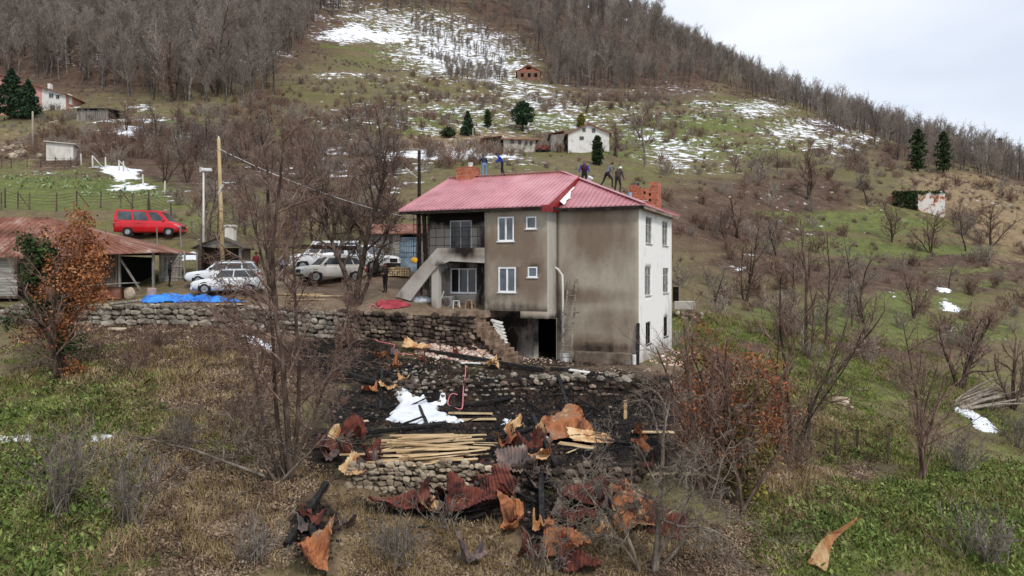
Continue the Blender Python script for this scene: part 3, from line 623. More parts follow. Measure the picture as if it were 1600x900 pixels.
M_litter = leafmat('dead leaves', [(.3, (90, 72, 58)), (.48, (124, 104, 86)), (.65, (166, 144, 120))], .4)
M_straw = leafmat('dry straw', [(.3, (112, 94, 66)), (.5, (150, 130, 92)), (.7, (190, 172, 130))], .35)
M_grass = leafmat('grass', [(.3, (80, 92, 44)), (.5, (112, 126, 56)), (.7, (154, 158, 88))], .4)
mk = lambda k: (lambda x, y: mval(k, x, y) - .75 * np.clip(mval('burn', x, y), 0, 1) - 1.0 * np.clip(mval('earth', x, y), 0, 1))
leaf_field('leaf_litter', 'brown dead leaves strewn over the slope', 'leaves', lambda x, y: np.maximum(mk('litter')(x, y), mk('dry')(x, y) * .8), 220000, M_litter, .045, 11, .06, thr=.14)
blade_field('dry_grass', 'dry straw coloured grass on the slope', 'dry grass', lambda x, y: mk('dry')(x, y) + .12, 90000, M_straw, .26, 12, .008)
blade_field('grass', 'fresh green grass and weeds on the slopes', 'grass', mk('green'), 150000, M_grass, .13, 13, .012, lean=.6, cl=1.6)
M_ash = leafmat('charred bits', [(.3, (8, 8, 8)), (.55, (26, 24, 23)), (.75, (88, 80, 74))], .8)
leaf_field('charred_debris', 'charred bits and ash over the burned ground', 'ash', lambda x, y: np.clip(mval('burn', x, y), 0, 1), 40000, M_ash, .05, 14, .06, thr=.45)

M_weed = leafmat('weed leaves', [(.3, (58, 70, 34)), (.5, (92, 110, 52)), (.7, (140, 150, 88))], .55)
leaf_field('weeds', 'leafy green weeds and brambles', 'weeds', lambda x, y: mk('green')(x, y) * .9 - .1, 60000, M_weed, .06, 15, .26, tilt=.9, thr=.48)
blade_field('dead_stalks', 'pale dead stalks standing in the grass', 'dead stalks', lambda x, y: mk('green')(x, y) * .5 + .1, 22000, M_straw, .42, 16, .006, lean=.5, cl=2.2)

cx = rng.uniform(-190, 170, 60000); cy = 50 + 200 * rng.rand(60000) ** .8; z_ = H(cx, cy); px, py = proj(cx, cy, z_)
k_ = (rng.rand(60000) < .32 * fbm(cx / 5, cy / 3, 3, 81) * smooth(.35, .6, fbm(cx / 12, cy / 6, 3, 91)) * 2) & ~((px > 170) & (px < 760) & (py > 375)) & ~((px < 250) & (py > 262) & (py < 350)) & (px > -60) & (px < 1680) & (mval('snow', cx, cy) < .6)
print('low scrub', k_.sum())
instance_stuff('low_scrub', 'low brown tufts of bramble and bracken over the slopes', 'scrub', np.c_[cx[k_], cy[k_], z_[k_] - .05], rng.uniform(.14, .5, k_.sum()), SB, 18, .3)
# ---------------- main house ----------------
TH = math.atan2(.397, .918)          # facade turns away to the left
HX = Vector((.918, -.397, 0)); HY = Vector((.397, .918, 0)); H0 = Vector((6.6, 40, 0))
ZE = 3.58; ZB = -4.9
house = thing('house', 'three storey house with brown stained plaster, white end wall and red metal roof', 'house', H0, -TH)
def hw(x, y, z=0): p = H0 + HX * x + HY * y; return (p.x, p.y, z)
def fr(px, py, v=0.0):
    """pixel -> local (x, z) on the facade plane y = v"""
    b = H0 + HY * v; k = (px - 800) / F
    x = -(b.x - k * b.y) / (HX.x - k * HX.y); Y = b.y + HX.y * x
    return x, (HZ - py) / F * Y
def rt(px, py, u=0.0):
    b = H0 + HX * u; k = (px - 800) / F; y = (k * b.y - b.x) / (HY.x - k * HY.y); Y = b.y + HY.y * y
    return y, (HZ - py) / F * Y
M_plaster = stainmat('stained facade plaster', ((156, 147, 131), (180, 171, 155)), ((114, 98, 84), (140, 123, 107)), (58, 49, 43))
M_white = stainmat('white lime plaster', ((232, 230, 226), (244, 243, 240)), ((170, 162, 150), (150, 140, 128)), (96, 90, 84))
M_conc = stainmat('weathered concrete', ((164, 158, 148), (198, 193, 184)), ((110, 98, 88), (136, 124, 112)), (42, 36, 33))
M_roof = mat('red roof sheet', [(.3, (166, 100, 106)), (.5, (188, 124, 130)), (.7, (200, 144, 148))], .7, 6, .38, .08, 2.5, spec=.8)  # base colour paled to take in the sheen of the sheets
def seams(m, width=1.08, amt=.09):
    t = m.node_tree; b = t.nodes['Principled BSDF']; src = b.inputs['Base Color'].links[0].from_socket
    c = t.nodes.new('ShaderNodeTexCoord'); sx = t.nodes.new('ShaderNodeSeparateXYZ'); t.links.new(c.outputs['Object'], sx.inputs[0])
    d = t.nodes.new('ShaderNodeMath'); d.operation = 'DIVIDE'; t.links.new(sx.outputs[0], d.inputs[0]); d.inputs[1].default_value = width
    f = t.nodes.new('ShaderNodeMath'); f.operation = 'FLOOR'; t.links.new(d.outputs[0], f.inputs[0]); wn = t.nodes.new('ShaderNodeTexWhiteNoise'); wn.noise_dimensions = '1D'; t.links.new(f.outputs[0], wn.inputs['W'])
    mr = t.nodes.new('ShaderNodeMapRange'); mr.inputs['To Min'].default_value = 1 - amt; mr.inputs['To Max'].default_value = 1 + amt; t.links.new(wn.outputs['Value'], mr.inputs['Value'])
    v = t.nodes.new('ShaderNodeVectorMath'); v.operation = 'SCALE'; t.links.new(src, v.inputs[0]); t.links.new(mr.outputs[0], v.inputs['Scale']); t.links.new(v.outputs[0], b.inputs['Base Color'])
seams(M_roof)
M_flash = mat('dark red flashing', [(.4, (120, 22, 24)), (.6, (158, 36, 36))], 2, 3, .4, spec=.5)
M_soot = mat('soot blackened timber', [(.35, (20, 16, 14)), (.55, (44, 36, 31)), (.7, (72, 60, 52))], 3, 5, .95, .3)
M_pvc = mat('white window frame', [(.4, (226, 227, 228)), (.6, (240, 240, 240))], 3, 3, .45)
M_glass = mat('dark window glass', [(.35, (52, 60, 66)), (.6, (92, 102, 110))], .9, 3, .12, spec=.8)
M_glassd = mat('black window glass', [(.35, (10, 12, 13)), (.6, (34, 38, 40))], .9, 3, .12, spec=.7)
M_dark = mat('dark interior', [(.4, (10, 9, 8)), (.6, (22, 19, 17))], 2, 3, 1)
M_brick = None
def brickmat(name, c1, c2, mort, scale=1.0, w_=.24, h_=.2):
    m = bpy.data.materials.new(name); m.use_nodes = True; t = m.node_tree; b = t.nodes['Principled BSDF']; b.inputs['Roughness'].default_value = .9; b.inputs['Specular IOR Level'].default_value = .2
    c = t.nodes.new('ShaderNodeTexCoord'); geo = t.nodes.new('ShaderNodeNewGeometry')
    # u = x+y , v = z so that every side gets courses
    sx = t.nodes.new('ShaderNodeSeparateXYZ'); t.links.new(c.outputs['Object'], sx.inputs[0]); ad = t.nodes.new('ShaderNodeMath'); ad.operation = 'ADD'
    t.links.new(sx.outputs[0], ad.inputs[0]); t.links.new(sx.outputs[1], ad.inputs[1]); cb = t.nodes.new('ShaderNodeCombineXYZ'); t.links.new(ad.outputs[0], cb.inputs[0]); t.links.new(sx.outputs[2], cb.inputs[1])
    br = t.nodes.new('ShaderNodeTexBrick'); t.links.new(cb.outputs[0], br.inputs['Vector']); br.inputs['Scale'].default_value = scale
    br.inputs['Color1'].default_value = lin(c1); br.inputs['Color2'].default_value = lin(c2); br.inputs['Mortar'].default_value = lin(mort); br.inputs['Mortar Size'].default_value = .012; br.inputs['Brick Width'].default_value = w_; br.inputs['Row Height'].default_value = h_
    n = t.nodes.new('ShaderNodeTexNoise'); n.inputs['Scale'].default_value = 3; n.inputs['Detail'].default_value = 6; t.links.new(c.outputs['Object'], n.inputs[0])
    mr = t.nodes.new('ShaderNodeMapRange'); mr.inputs['From Min'].default_value = .3; mr.inputs['From Max'].default_value = .7; mr.inputs['To Min'].default_value = .7; mr.inputs['To Max'].default_value = 1.25; t.links.new(n.outputs['Fac'], mr.inputs['Value'])
    v = t.nodes.new('ShaderNodeVectorMath'); v.operation = 'SCALE'; t.links.new(br.outputs['Color'], v.inputs[0]); t.links.new(mr.outputs[0], v.inputs['Scale']); t.links.new(v.outputs[0], b.inputs['Base Color'])
    return m
M_hollow = brickmat('hollow red brick', (186, 108, 78), (156, 84, 60), (150, 136, 122))

def wall_me(name, ax, pos, u0, u1, z0, z1, holes, m, thick, sgn, blobs=(), soot_shade=(), top_fn=None, step=.3, seed=0):
    """ax 'x': facade plane y=pos spanning x; ax 'y': plane x=pos spanning y. sgn: direction of the inside.
    holes [(u0,u1,z0,z1)]; blobs: (u,z,ru,rz,s)"""
    us = sorted(set([u0, u1] + [h[i] for h in holes for i in (0, 1)])); zs = sorted(set([z0, z1] + [h[i] for h in holes for i in (2, 3)]))
    def ref(a):
        r = []
        for p, q in zip(a[:-1], a[1:]):
            n = max(1, int(math.ceil((q - p) / step))); r += [p + (q - p) * i / n for i in range(n)]
        return np.array(r + [a[-1]])
    us = ref(us); zs = ref(zs); U, Z = np.meshgrid(us, zs); nu = len(us); nz_ = len(zs); V = []; n0 = nu * nz_
    T = lambda u, z, d: np.stack([u, np.full_like(u, pos) + d * sgn, z], -1) if ax == 'x' else np.stack([np.full_like(u, pos) + d * sgn, u, z], -1)
    V = np.concatenate([T(U.ravel(), Z.ravel(), np.zeros(n0)), T(U.ravel(), Z.ravel(), np.full(n0, thick))])
    uc = (us[:-1] + us[1:]) / 2; zc = (zs[:-1] + zs[1:]) / 2; solid = np.ones((nz_ - 1, nu - 1), bool)
    for h in holes: solid[np.ix_((zc > h[2]) & (zc < h[3]), (uc > h[0]) & (uc < h[1]))] = False
    fs = []; g = lambda j, i, b=0: j * nu + i + b * n0
    for j in range(nz_ - 1):
        for i in range(nu - 1):
            if not solid[j, i]: continue
            fs.append((g(j, i), g(j, i + 1), g(j + 1, i + 1), g(j + 1, i))); fs.append((g(j, i, 1), g(j + 1, i, 1), g(j + 1, i + 1, 1), g(j, i + 1, 1)))
            for (dj, di, a, b_) in ((-1, 0, (j, i), (j, i + 1)), (1, 0, (j + 1, i + 1), (j + 1, i)), (0, -1, (j + 1, i), (j, i)), (0, 1, (j, i + 1), (j + 1, i + 1))):
                jj, ii = j + dj, i + di
                if jj < 0 or ii < 0 or jj >= nz_ - 1 or ii >= nu - 1 or not solid[jj, ii]: fs.append((g(*b_), g(*a), g(*a, 1), g(*b_, 1)))
    def fld(l):
        r = np.zeros(n0)
        for (u, z, ru, rz, s) in l: r = np.maximum(r, s * np.exp(-((((U.ravel() - u) / ru) ** 2 + ((Z.ravel() - z) / rz) ** 2) ** 1.5)))
        return np.tile(r, 2)
    return mesh_np(name, V, np.array(fs), [m], attrs={'stain': fld(blobs), 'soot': fld(soot_shade)})

def box_of(px0, py0, px1, py1, v):  # pixel box on facade plane -> (x0,x1,z0,z1)
    a = fr(px0, py0, v); b = fr(px1, py1, v); return (a[0], b[0], min(a[1], b[1]), max(a[1], b[1]))
J = -1.5
W1 = box_of(777.5, 339, 803, 377, J); W2 = box_of(822, 338.5, 838, 357.5, J); W3 = box_of(778.5, 417.5, 806, 457, J); W4 = box_of(824.5, 417, 839.5, 433.5, J)
xj0, xj1 = -8.17, -4.52
zj = fr(800, 486, J)[1]; zj2 = fr(840, 498, J)[1]; xs = fr(813, 490, J)[0]
# jut facade
me = wall_me('wall', 'x', J, xj0, xj1, zj, ZE - .08, [W1, W2, W3, W4], M_plaster, .16, 1,
    blobs=[(-6.4, 1.6, 2.2, 1.4, .95), (-6.4, -.2, 2.0, 1.6, .7), (-5.4, -.2, 1.2, 1.6, 1.0), (-7.4, 2.6, .8, 1.0, .6), (-6.2, -1.0, 1.6, .5, .5), (-7.9, 0, .3, 2, .5)],
    soot_shade=[(W1[0] + .1, 1.35, .09, .45, .6), (W1[1] - .05, 1.3, .07, .5, .55), (W3[0] + .02, -1.3, .08, .5, .6), (W3[1], -1.25, .06, .4, .5), (W4[1] - .1, -.6, .12, .5, .5), (W2[1] - .1, 2.2, .1, .35, .5), (W1[0] - .12, 2.4, .1, .6, .5), (-6.5, 3.6, 3, .35, .55), (-7.9, -1.6, .7, .6, .5), (-6.4, -1.75, 2.4, .3, .6), (-7.4, -1.3, .8, .5, .5), (-5.0, -2.0, 1, .4, .4)])
obj('wall', me, house)
me = wall_me('wall', 'x', J, xs, xj1, zj2, zj, [], M_plaster, .16, 1, blobs=[(-5.4, -2, 1.2, .5, .4)], soot_shade=[(-5.4, zj2, 1.6, .2, .5)]); obj('wall', me, house)
# jut sides
me = wall_me('wall', 'y', xj1 + .003, J + .002, 0, zj2, ZE - .08, [], M_conc, .16, -1, blobs=[(-.2, -1, .5, 2, .5)], soot_shade=[(-.8, zj2, 1, .3, .5)]); obj('wall', me, house)
me = wall_me('wall', 'y', xj0 - .003, J + .002, 0, zj, ZE - .08, [], M_plaster, .16, 1, blobs=[(-.8, 0, 2, 4, .6)], soot_shade=[(-.8, 2, 2, 3, .7)]); obj('wall', me, house)
mb = MB().prism([(xj0 + .003, J + .003), (xj1 - .003, J + .003), (xj1 - .003, 0), (xj0 + .003, 0)], 'z', zj + .02, zj + .14); mb.box(xs, xj1 - .17, J + .17, 0, zj2, zj2 + .12)
mb.build('floor_slab', M_soot, house)
# main front wall, right of the jut and behind the balconies
DR = box_of(840, 500, 869, 556, 0.0); DR = (DR[0], DR[1], -4.9, -2.45)
BW = box_of(704, 419.5, 744.5, 458, 0.0); BD = box_of(703, 345, 737, 385, 0.0); BD = (BD[0], BD[1], .72, BD[3])
WX0 = -12.6
me = wall_me('wall', 'x', 0, WX0, -4.53, -4.9, ZE - .08, [DR, BW, BD], M_conc, .18, 1,
    blobs=[(-10, -1, 3, 1.5, .5), (-6.5, -3.4, 2, 1.5, .5)], soot_shade=[(-10.5, 3.4, 4, .9, 1.0), (-8.9, 0, .8, 4, .9), (-10, .2, 3, .8, .8), (-7.9, -3.6, 1.8, 1.6, 1.0), (-7.0, -2.6, 2.2, .7, .9), (-5.9, -3.4, .6, 1.6, .75)])  # below the jut these entries paint its black shade along with soot
obj('wall', me, house)
me = wall_me('wall', 'x', 0, -4.53, 0, -4.9, ZE - .08, [], M_plaster, .18, 1,
    blobs=[(-2.4, 2.2, 1.6, 1.8, .95), (-1.0, 2.0, 1.0, 2.0, .7), (-3.0, -1.2, 2.4, .5, .8), (-1.6, -2.6, 1.8, 1.0, .6), (-3.9, .4, .4, 2, .4), (-2.2, -3.8, 2.2, .8, .9)],
    soot_shade=[(-2.2, -4.0, 2.3, .45, .85), (-1.2, -.75, 1.3, .07, .5), (-4.4, -3, .3, 2, .7), (-2.4, 3.5, 3, .2, .45), (-.1, -4, .2, 1.2, .5)], step=.2)
obj('wall', me, house)
# end wall
D = 8.35
holes_r = []
for (a, b_, c_, d_) in ((1009, 337.5, 1018.5, 381.5), (1035, 345, 1043.5, 384.5), (1008, 417.5, 1017, 461), (1036, 418.5, 1044.5, 457), (1009, 504.5, 1016.5, 536), (1037, 496, 1043, 524.5)):
    y0, z0 = rt(a, b_); y1, z1 = rt(c_, d_); holes_r.append((y0, y1, min(z0, z1), max(z0, z1)))
me = wall_me('wall', 'y', 0.003, 0.003, D - .003, -4.95, ZE - .08, holes_r, M_white, .18, -1,
    blobs=[(4, -4.6, 6, .8, .7), (7.5, -3, 1.2, 2, .35), (2, 3.3, 3, .3, .4)], soot_shade=[(3.5, -4.7, 4, .5, .5), (6.5, -4.4, 2, .7, .45)]); obj('end_wall', me, house)
me = wall_me('wall', 'y', WX0, 0, D, -4.9, 6.0 - .1, [], M_conc, .18, 1, blobs=[(4, 0, 4, 3, .5)], soot_shade=[(1, 2, 2, 2, .6)]);
# gable: cut by roof line
vco = np.empty(len(me.vertices) * 3, np.float32); me.vertices.foreach_get('co', vco); vco = vco.reshape(-1, 3)
lim = np.where(vco[:, 1] < 4.2, 6.1 - .413 * (4.2 - vco[:, 1]), 6.1 - .548 * (vco[:, 1] - 4.2)) - .12; vco[:, 2] = np.minimum(vco[:, 2], lim); me.vertices.foreach_set('co', vco.ravel()); obj('gable_wall', me, house)
me = wall_me('wall', 'x', D, WX0, 0, -4.9, ZE - .08, [], M_conc, .18, -1); obj('rear_wall', me, house)
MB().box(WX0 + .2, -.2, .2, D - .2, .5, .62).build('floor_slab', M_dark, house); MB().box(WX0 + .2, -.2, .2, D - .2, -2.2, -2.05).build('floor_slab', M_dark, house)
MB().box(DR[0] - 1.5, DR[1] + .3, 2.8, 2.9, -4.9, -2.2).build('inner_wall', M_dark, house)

def window(h, pos, ax, sgn, nm, gl, fr_m, cols=2, fwid=.06, set_=.07, proud=.0, sill=True, label=None):
    """h (u0,u1,z0,z1); frame is the part, glass the sub-part"""
    u0, u1, z0, z1 = h
    def B(mb, a0, a1, b0, b1, d0, d1):
        p, q = sorted((pos + sgn * d0, pos + sgn * d1))
        if ax == 'x': mb.box(a0, a1, p, q, b0, b1)
        else: mb.box(p, q, a0, a1, b0, b1)
    mb = MB(); f = fwid; d0, d1 = set_ - .06 - proud, set_ + .02
    B(mb, u0, u0 + f, z0, z1, d0, d1); B(mb, u1 - f, u1, z0, z1, d0, d1); B(mb, u0 + f, u1 - f, z0, z0 + f, d0, d1); B(mb, u0 + f, u1 - f, z1 - f, z1, d0, d1)
    for c in range(1, cols):
        u = u0 + (u1 - u0) * c / cols; B(mb, u - f * .6, u + f * .6, z0 + f, z1 - f, d0, d1 - .003)
    if ax == 'y' and cols == 2: B(mb, u0 + f, u1 - f, z1 - (z1 - z0) * .3 - .02, z1 - (z1 - z0) * .3 + .02, d0 + .004, d1 - .006)
    if sill: B(mb, u0 - .06, u1 + .06, z0 - .05, z0 - .002, -.07, .04)
    o = mb.build(nm, fr_m, house, bevel=.008)
    g = MB(); B(g, u0 + f * .5, u1 - f * .5, z0 + f * .5, z1 - f * .5, set_ - .01, set_ + .004); g.build('glass', gl, o)
    if label: o['label'] = label
    return o
for h, c in ((W1, 2), (W2, 1), (W3, 2), (W4, 1)): window(h, J, 'x', 1, 'window', M_glass, M_pvc, c, .085 if c == 2 else .07, .05)
window(BW, 0, 'x', 1, 'window', M_glassd, M_pvc, 3, .06, .05)
window(BD, 0, 'x', 1, 'window', M_glassd, M_pvc, 2, .06, .05, sill=False, label='black glazed balcony door in a white frame')
M_oldf = mat('old grey window frame', [(.4, (150, 146, 138)), (.6, (196, 192, 184))], 3, 3, .8)
for i, h in enumerate(holes_r): window(h, 0.003, 'y', -1, 'window', M_glass if i < 4 else M_glassd, M_oldf if i < 4 else M_soot, 2, .06, .1)

# balcony, stairs, column
zb = fr(720, 409, J)[1]; zt = fr(720, 387.5, J)[1]
xL = fr(683, 388, J)[0]
def prism_attr(name, poly, y0, y1, m, parent, blobs, soot_shade, step=.25):
    """thin slab of polygon (x,z) between y0,y1, subdivided for stains"""
    import bmesh
    b = bmesh.new(); vs = [b.verts.new((p[0], y0, p[1])) for p in poly]; f = b.faces.new(vs)
    r = bmesh.ops.extrude_face_region(b, geom=[f]); 
    for e in r['geom']:
        if isinstance(e, bmesh.types.BMVert): e.co.y = y1
    xs_ = [p[0] for p in poly]; zs_ = [p[1] for p in poly]
    for x in np.arange(min(xs_) + step, max(xs_), step): bmesh.ops.bisect_plane(b, geom=b.verts[:] + b.edges[:] + b.faces[:], plane_co=(x, 0, 0), plane_no=(1, 0, 0))
    for z in np.arange(min(zs_) + step, max(zs_), step): bmesh.ops.bisect_plane(b, geom=b.verts[:] + b.edges[:] + b.faces[:], plane_co=(0, 0, z), plane_no=(0, 0, 1))
    bmesh.ops.recalc_face_normals(b, faces=b.faces)
    me = bpy.data.meshes.new(name); b.to_mesh(me); b.free(); me.materials.append(m)
    for nm, l in (('stain', blobs), ('soot', soot_shade)):
        a = me.attributes.new(nm, 'FLOAT', 'POINT')
        for i, v in enumerate(me.vertices):
            a.data[i].value = max([0] + [s * math.exp(-((((v.co.x - u) / ru) ** 2 + ((v.co.z - z) / rz) ** 2) ** 1.5)) for (u, z, ru, rz, s) in l])
    return obj(name, me, parent)
px_poly = [(757, 387), (757, 411), (702, 408), (681, 418), (675, 425), (641, 470), (617, 463), (650, 424), (683, 387.5)]
poly = [fr(a, b_, J - .02) for a, b_ in px_poly]
prism_attr('balcony_parapet', poly, J - .02, J + .12, M_conc, house, [(-9.5, 1.2, 1.4, .5, .9), (-12, .3, 1.6, 1, .35)], [(-9.6, 1.3, 1.0, .45, 1.0), (-8.6, .9, .6, .25, .7), (-11.0, .55, .5, .2, .8), (-13.6, -1.2, 1, .5, .5)])
MB().box(xL - .5, xj0, J + .12, 0, zb - .05, zb + .1).build('balcony_floor', M_soot, house)
# flight behind the parapet
mb = MB(); a = fr(683, 405, J); b_ = fr(628, 462, J); n = 11
for i in range(n):
    x1 = a[0] + (b_[0] - a[0]) * i / n; x0 = a[0] + (b_[0] - a[0]) * (i + 1) / n; z1 = zb + .1 + (-1.35 - zb) * (i + 1) / (n + 1)
    mb.box(x0, x1 - .003, J + .12, -.25, z1 - .3, z1)
mb.build('outside_stairs', M_conc, house)
cx0, _ = fr(673, 480, J + .05); cx1, _ = fr(684, 480, J + .05)
zc = fr(678, 420, J)[1]
prism_attr('column', [(cx0, -2.3), (cx1, -2.3), (cx1, zb - .02), (cx1 - .0, zb + .0), (cx0, zb - .35)], J + .14, J + .48, M_conc, house, [(cx0, -2, .4, .6, .8)], [(cx0, -2.1, .5, .25, .8)])
MB().box(cx0 - 1.2, xj0 + .3, J - .9, 0, -2.35, -1.98).build('porch_floor', mat('trodden porch floor', [(.3, (96, 78, 64)), (.5, (136, 116, 98)), (.7, (170, 152, 134))], 2, 6, .95, .3), house)
# railing of thin rods
M_rod = mat('rusty iron rod', [(.4, (36, 26, 22)), (.6, (66, 48, 40))], 6, 3, .9)
mb = MB(); rail_y = J + .05
for py_ in (357, 371, 384): 
    p0 = fr(672, py_, rail_y); p1 = fr(757, py_, rail_y); mb.tube([(p0[0], rail_y, p0[1]), (p1[0], rail_y, p0[1])], .018, 5)
for px_ in (681, 694, 708, 720, 733, 746, 755):
    x, _ = fr(px_, 370, rail_y); mb.tube([(x, rail_y, zt - .05), (x, rail_y, fr(px_, 355, rail_y)[1])], .016, 5)
mb.build('balcony_railing', M_rod, house)
# lattice at the stair head and the soot-black posts that carry the eave
xa = fr(646, 350, J)[0]; xb_ = fr(671, 350, J)[0]
mb = MB()
for k in range(6):
    x = xa + (xb_ - xa) * k / 5; mb.tube([(x, J, fr(650, 384 + (5 - k) * 4, J)[1] - .1), (x, J, ZE - .2)], .016, 5)
for k in range(8):
    z = fr(650, 343 + k * 8, J)[1]; mb.tube([(xa + (0 if k < 6 else .6), J, z), (xb_, J, z)], .014, 5)
mb.build('iron_lattice', M_rod, house)
for px_, wd in ((652, .13), (661, .2)):
    x = fr(px_, 400, J)[0]; mb = MB(); mb.bar((x + .12, J + .25, -1.2 if px_ < 655 else -.9), (x, J + .1, ZE - .1), wd, wd); mb.build('post', M_soot, house, bevel=.02)
# eaves: fascia and soffit
def fascia(a, b_, h=.16):
    mb = MB(); mb.bar((a[0], a[1], ZE - .03 - h / 2), (b_[0], b_[1], ZE - .03 - h / 2), .05, h); return mb
mb = MB()
for a, b_ in (((-13.35, -1.86), (-4.12, -1.86)), ((-4.1, -1.86), (-4.1, -.38)), ((-4.12, -.36), (.36, -.36))): mb.bar((a[0], a[1], ZE - .14), (b_[0], b_[1], ZE - .14), .05, .16)
mb.build('fascia', M_soot, house)
M_board = mat('grey eave boards', [(.35, (84, 70, 58)), (.5, (132, 118, 102)), (.7, (168, 156, 142))], 3, 5, .9, .3, stretch=(1, .3, 3))
mb = MB(); mb.bar((.36, -.36, ZE - .14), (.36, 8.75, ZE - .14), .05, .16); mb.bar((-.02 + .1, -.3, ZE - .1), (.1, 8.7, ZE - .1), .2, .07); mb.build('eave_boards', M_board, house)
mb = MB(); mb.box(-13.3, xj0, -1.83, -.0, ZE - .12, ZE - .07); mb.box(xj0 + .01, -4.14, -1.83, J, ZE - .125, ZE - .075); mb.box(-4.53, .33, -.34, 0, ZE - .12, ZE - .07); mb.box(.01, .33, 0, 8.7, ZE - .12, ZE - .07); mb.box(-13.3, WX0, 0, 8.7, ZE - .12, ZE - .07)
mb.build('soffit', M_soot, house)

# roof
RZ = 6.1; RY = 4.2; PX = -5.74
zL = lambda y: RZ - (RZ - ZE) / 6.1 * (RY - y); zR = lambda y: RZ - (RZ - ZE) / 4.6 * (RY - y)
XB = -4.3; yB = RY - (XB - PX) * 4.6 / 6.14
def slab(mb, pts, th=.05): 
    n = len(pts); vs = list(pts) + [(p[0], p[1], p[2] - th) for p in pts]
    mb.add(vs, [tuple(range(n)), tuple(range(n, 2 * n))[::-1]] + [(i, n + i, n + (i + 1) % n, (i + 1) % n) for i in range(n)])
def rib(mb, a, b_, w_=.07, h_=.04):
    a = Vector(a); b_ = Vector(b_); 
    if (b_ - a).length < .1: return
    d = (b_ - a).normalized(); s = d.cross(Vector((0, 0, 1))).normalized(); nn = s.cross(d).normalized()
    if nn.z < 0: nn = -nn
    vs = []
    for p in (a, b_): vs += [p - s * w_ / 2, p - s * w_ / 4 + nn * h_, p + s * w_ / 4 + nn * h_, p + s * w_ / 2]
    mb.add(vs, [(0, 1, 5, 4), (1, 2, 6, 5), (2, 3, 7, 6), (0, 3, 2, 1), (4, 5, 6, 7)])
mb = MB()
slab(mb, [(-13.4, -1.9, ZE), (XB, -1.9, ZE), (XB, yB, zL(yB)), (PX, RY, RZ), (-13.4, RY, RZ)])
x = -13.36
while x < XB:
    yt = RY if x < PX else RY - (x - PX) * (RY - yB) / (XB - PX)
    rib(mb, (x, -1.93, ZE - .005), (x, yt, zL(yt))); x += .27
mb.build('roof', M_roof, house)
mb = MB()
slab(mb, [(XB + .06, -.4, ZE), (.4, -.4, ZE), (XB + .06, yB - .03, zR(yB - .03))])
x = XB + .2
while x < .3:
    yt = RY - (x - PX) * 4.6 / 6.14; rib(mb, (x, -.43, ZE - .005), (x, yt, zR(yt))); x += .27
mb.build('roof', M_roof, house)
mb = MB(); yF = D + .4
zH = lambda x: RZ - (RZ - ZE) / 6.14 * (x - PX)
slab(mb, [(.403, -.397, ZE), (.4, yF, ZE), (PX, RY + .002, RZ)])
y = -.2
while y < yF:
    xt = PX + (RY - y) * 6.14 / 4.6 if y < RY else PX + (y - RY) * 6.14 / (yF - RY); rib(mb, (.43, y, ZE - .005), (xt, y, zH(xt))); y += .27
mb.build('roof', M_roof, house)
mb = MB(); slab(mb, [(.4, yF + .003, ZE), (-13.4, yF + .003, ZE), (-13.4, RY + .003, RZ), (PX, RY + .003, RZ)]); mb.build('roof', M_roof, house)
mb = MB()
def cap(a, b_, wd=.3): a = Vector(a); b_ = Vector(b_); mb.bar(a + Vector((0, 0, .075)), b_ + Vector((0, 0, .075)), wd, .03)
cap((-13.4, RY, RZ), (PX, RY, RZ)); cap((PX, RY, RZ), (.4, -.4, ZE)); cap((PX, RY, RZ), (.4, yF, ZE)); mb.build('ridge_cap', M_roof, house)
mb = MB()
mb.add([(XB, -1.9, ZE - .28), (XB, -1.9, ZE + .03), (XB, yB, zL(yB) + .03), (XB, yB, zR(yB) - .03), (XB, -.4, ZE - .02), (XB, -.4, ZE - .28), (XB + .03, -1.9, ZE - .28), (XB + .03, -1.9, ZE + .03), (XB + .03, yB, zL(yB) + .03), (XB + .03, yB, zR(yB) - .03), (XB + .03, -.4, ZE - .02), (XB + .03, -.4, ZE - .28)],
    [(0, 5, 4, 3, 2, 1), (6, 7, 8, 9, 10, 11), (0, 1, 7, 6), (1, 2, 8, 7), (2, 3, 9, 8), (3, 4, 10, 9), (4, 5, 11, 10), (5, 0, 6, 11)])
mb.box(XB - .35, XB + .25, -1.95, -1.91, ZE - .35, ZE + .02); mb.build('valley_flashing', M_flash, house)
M_foil = mat('white torn membrane', [(.4, (210, 205, 205)), (.6, (238, 236, 236))], 5, 4, .7)
rg = random.Random(4); mb = MB(); pts = []
for i in range(9):
    y = -.35 + (yB - .9) * i / 8; z = zR(y) + .06; w0 = .38 * (1 - i / 10) * rg.uniform(.6, 1.2); pts.append(((XB + .06, y, z + .25 * (1 - i / 9)), (XB + .06 + w0, y + rg.uniform(-.1, .1), z + .03)))
for (a, b_), (c, d) in zip(pts[:-1], pts[1:]): mb.add([a, b_, d, c], [(0, 1, 2, 3)])
mb.build('torn_membrane', M_foil, house, solid=.012)
# chimneys
def chimney(x, y, w_, d_, z0, z1, notch):
    mb = MB(); mb.box(x - w_ / 2, x + w_ / 2, y - d_ / 2, y + d_ / 2, z0, z1)
    if notch:
        for a, b_, h in ((-1, -.55, .3), (-.2, .0, .12), (.45, 1, .42)): mb.box(x + a * w_ / 2, x + b_ * w_ / 2, y - d_ / 2 + .002, y + d_ / 2 - .002, z1 + .001, z1 + h)
    c = mb.build('chimney', M_hollow, house); return c
b = fr(731, 278, RY); c1 = chimney(b[0], RY, 1.2, .9, RZ - .5, RZ + .62, False)
e = RZ + .62
k = Vector(hw(0, 0))
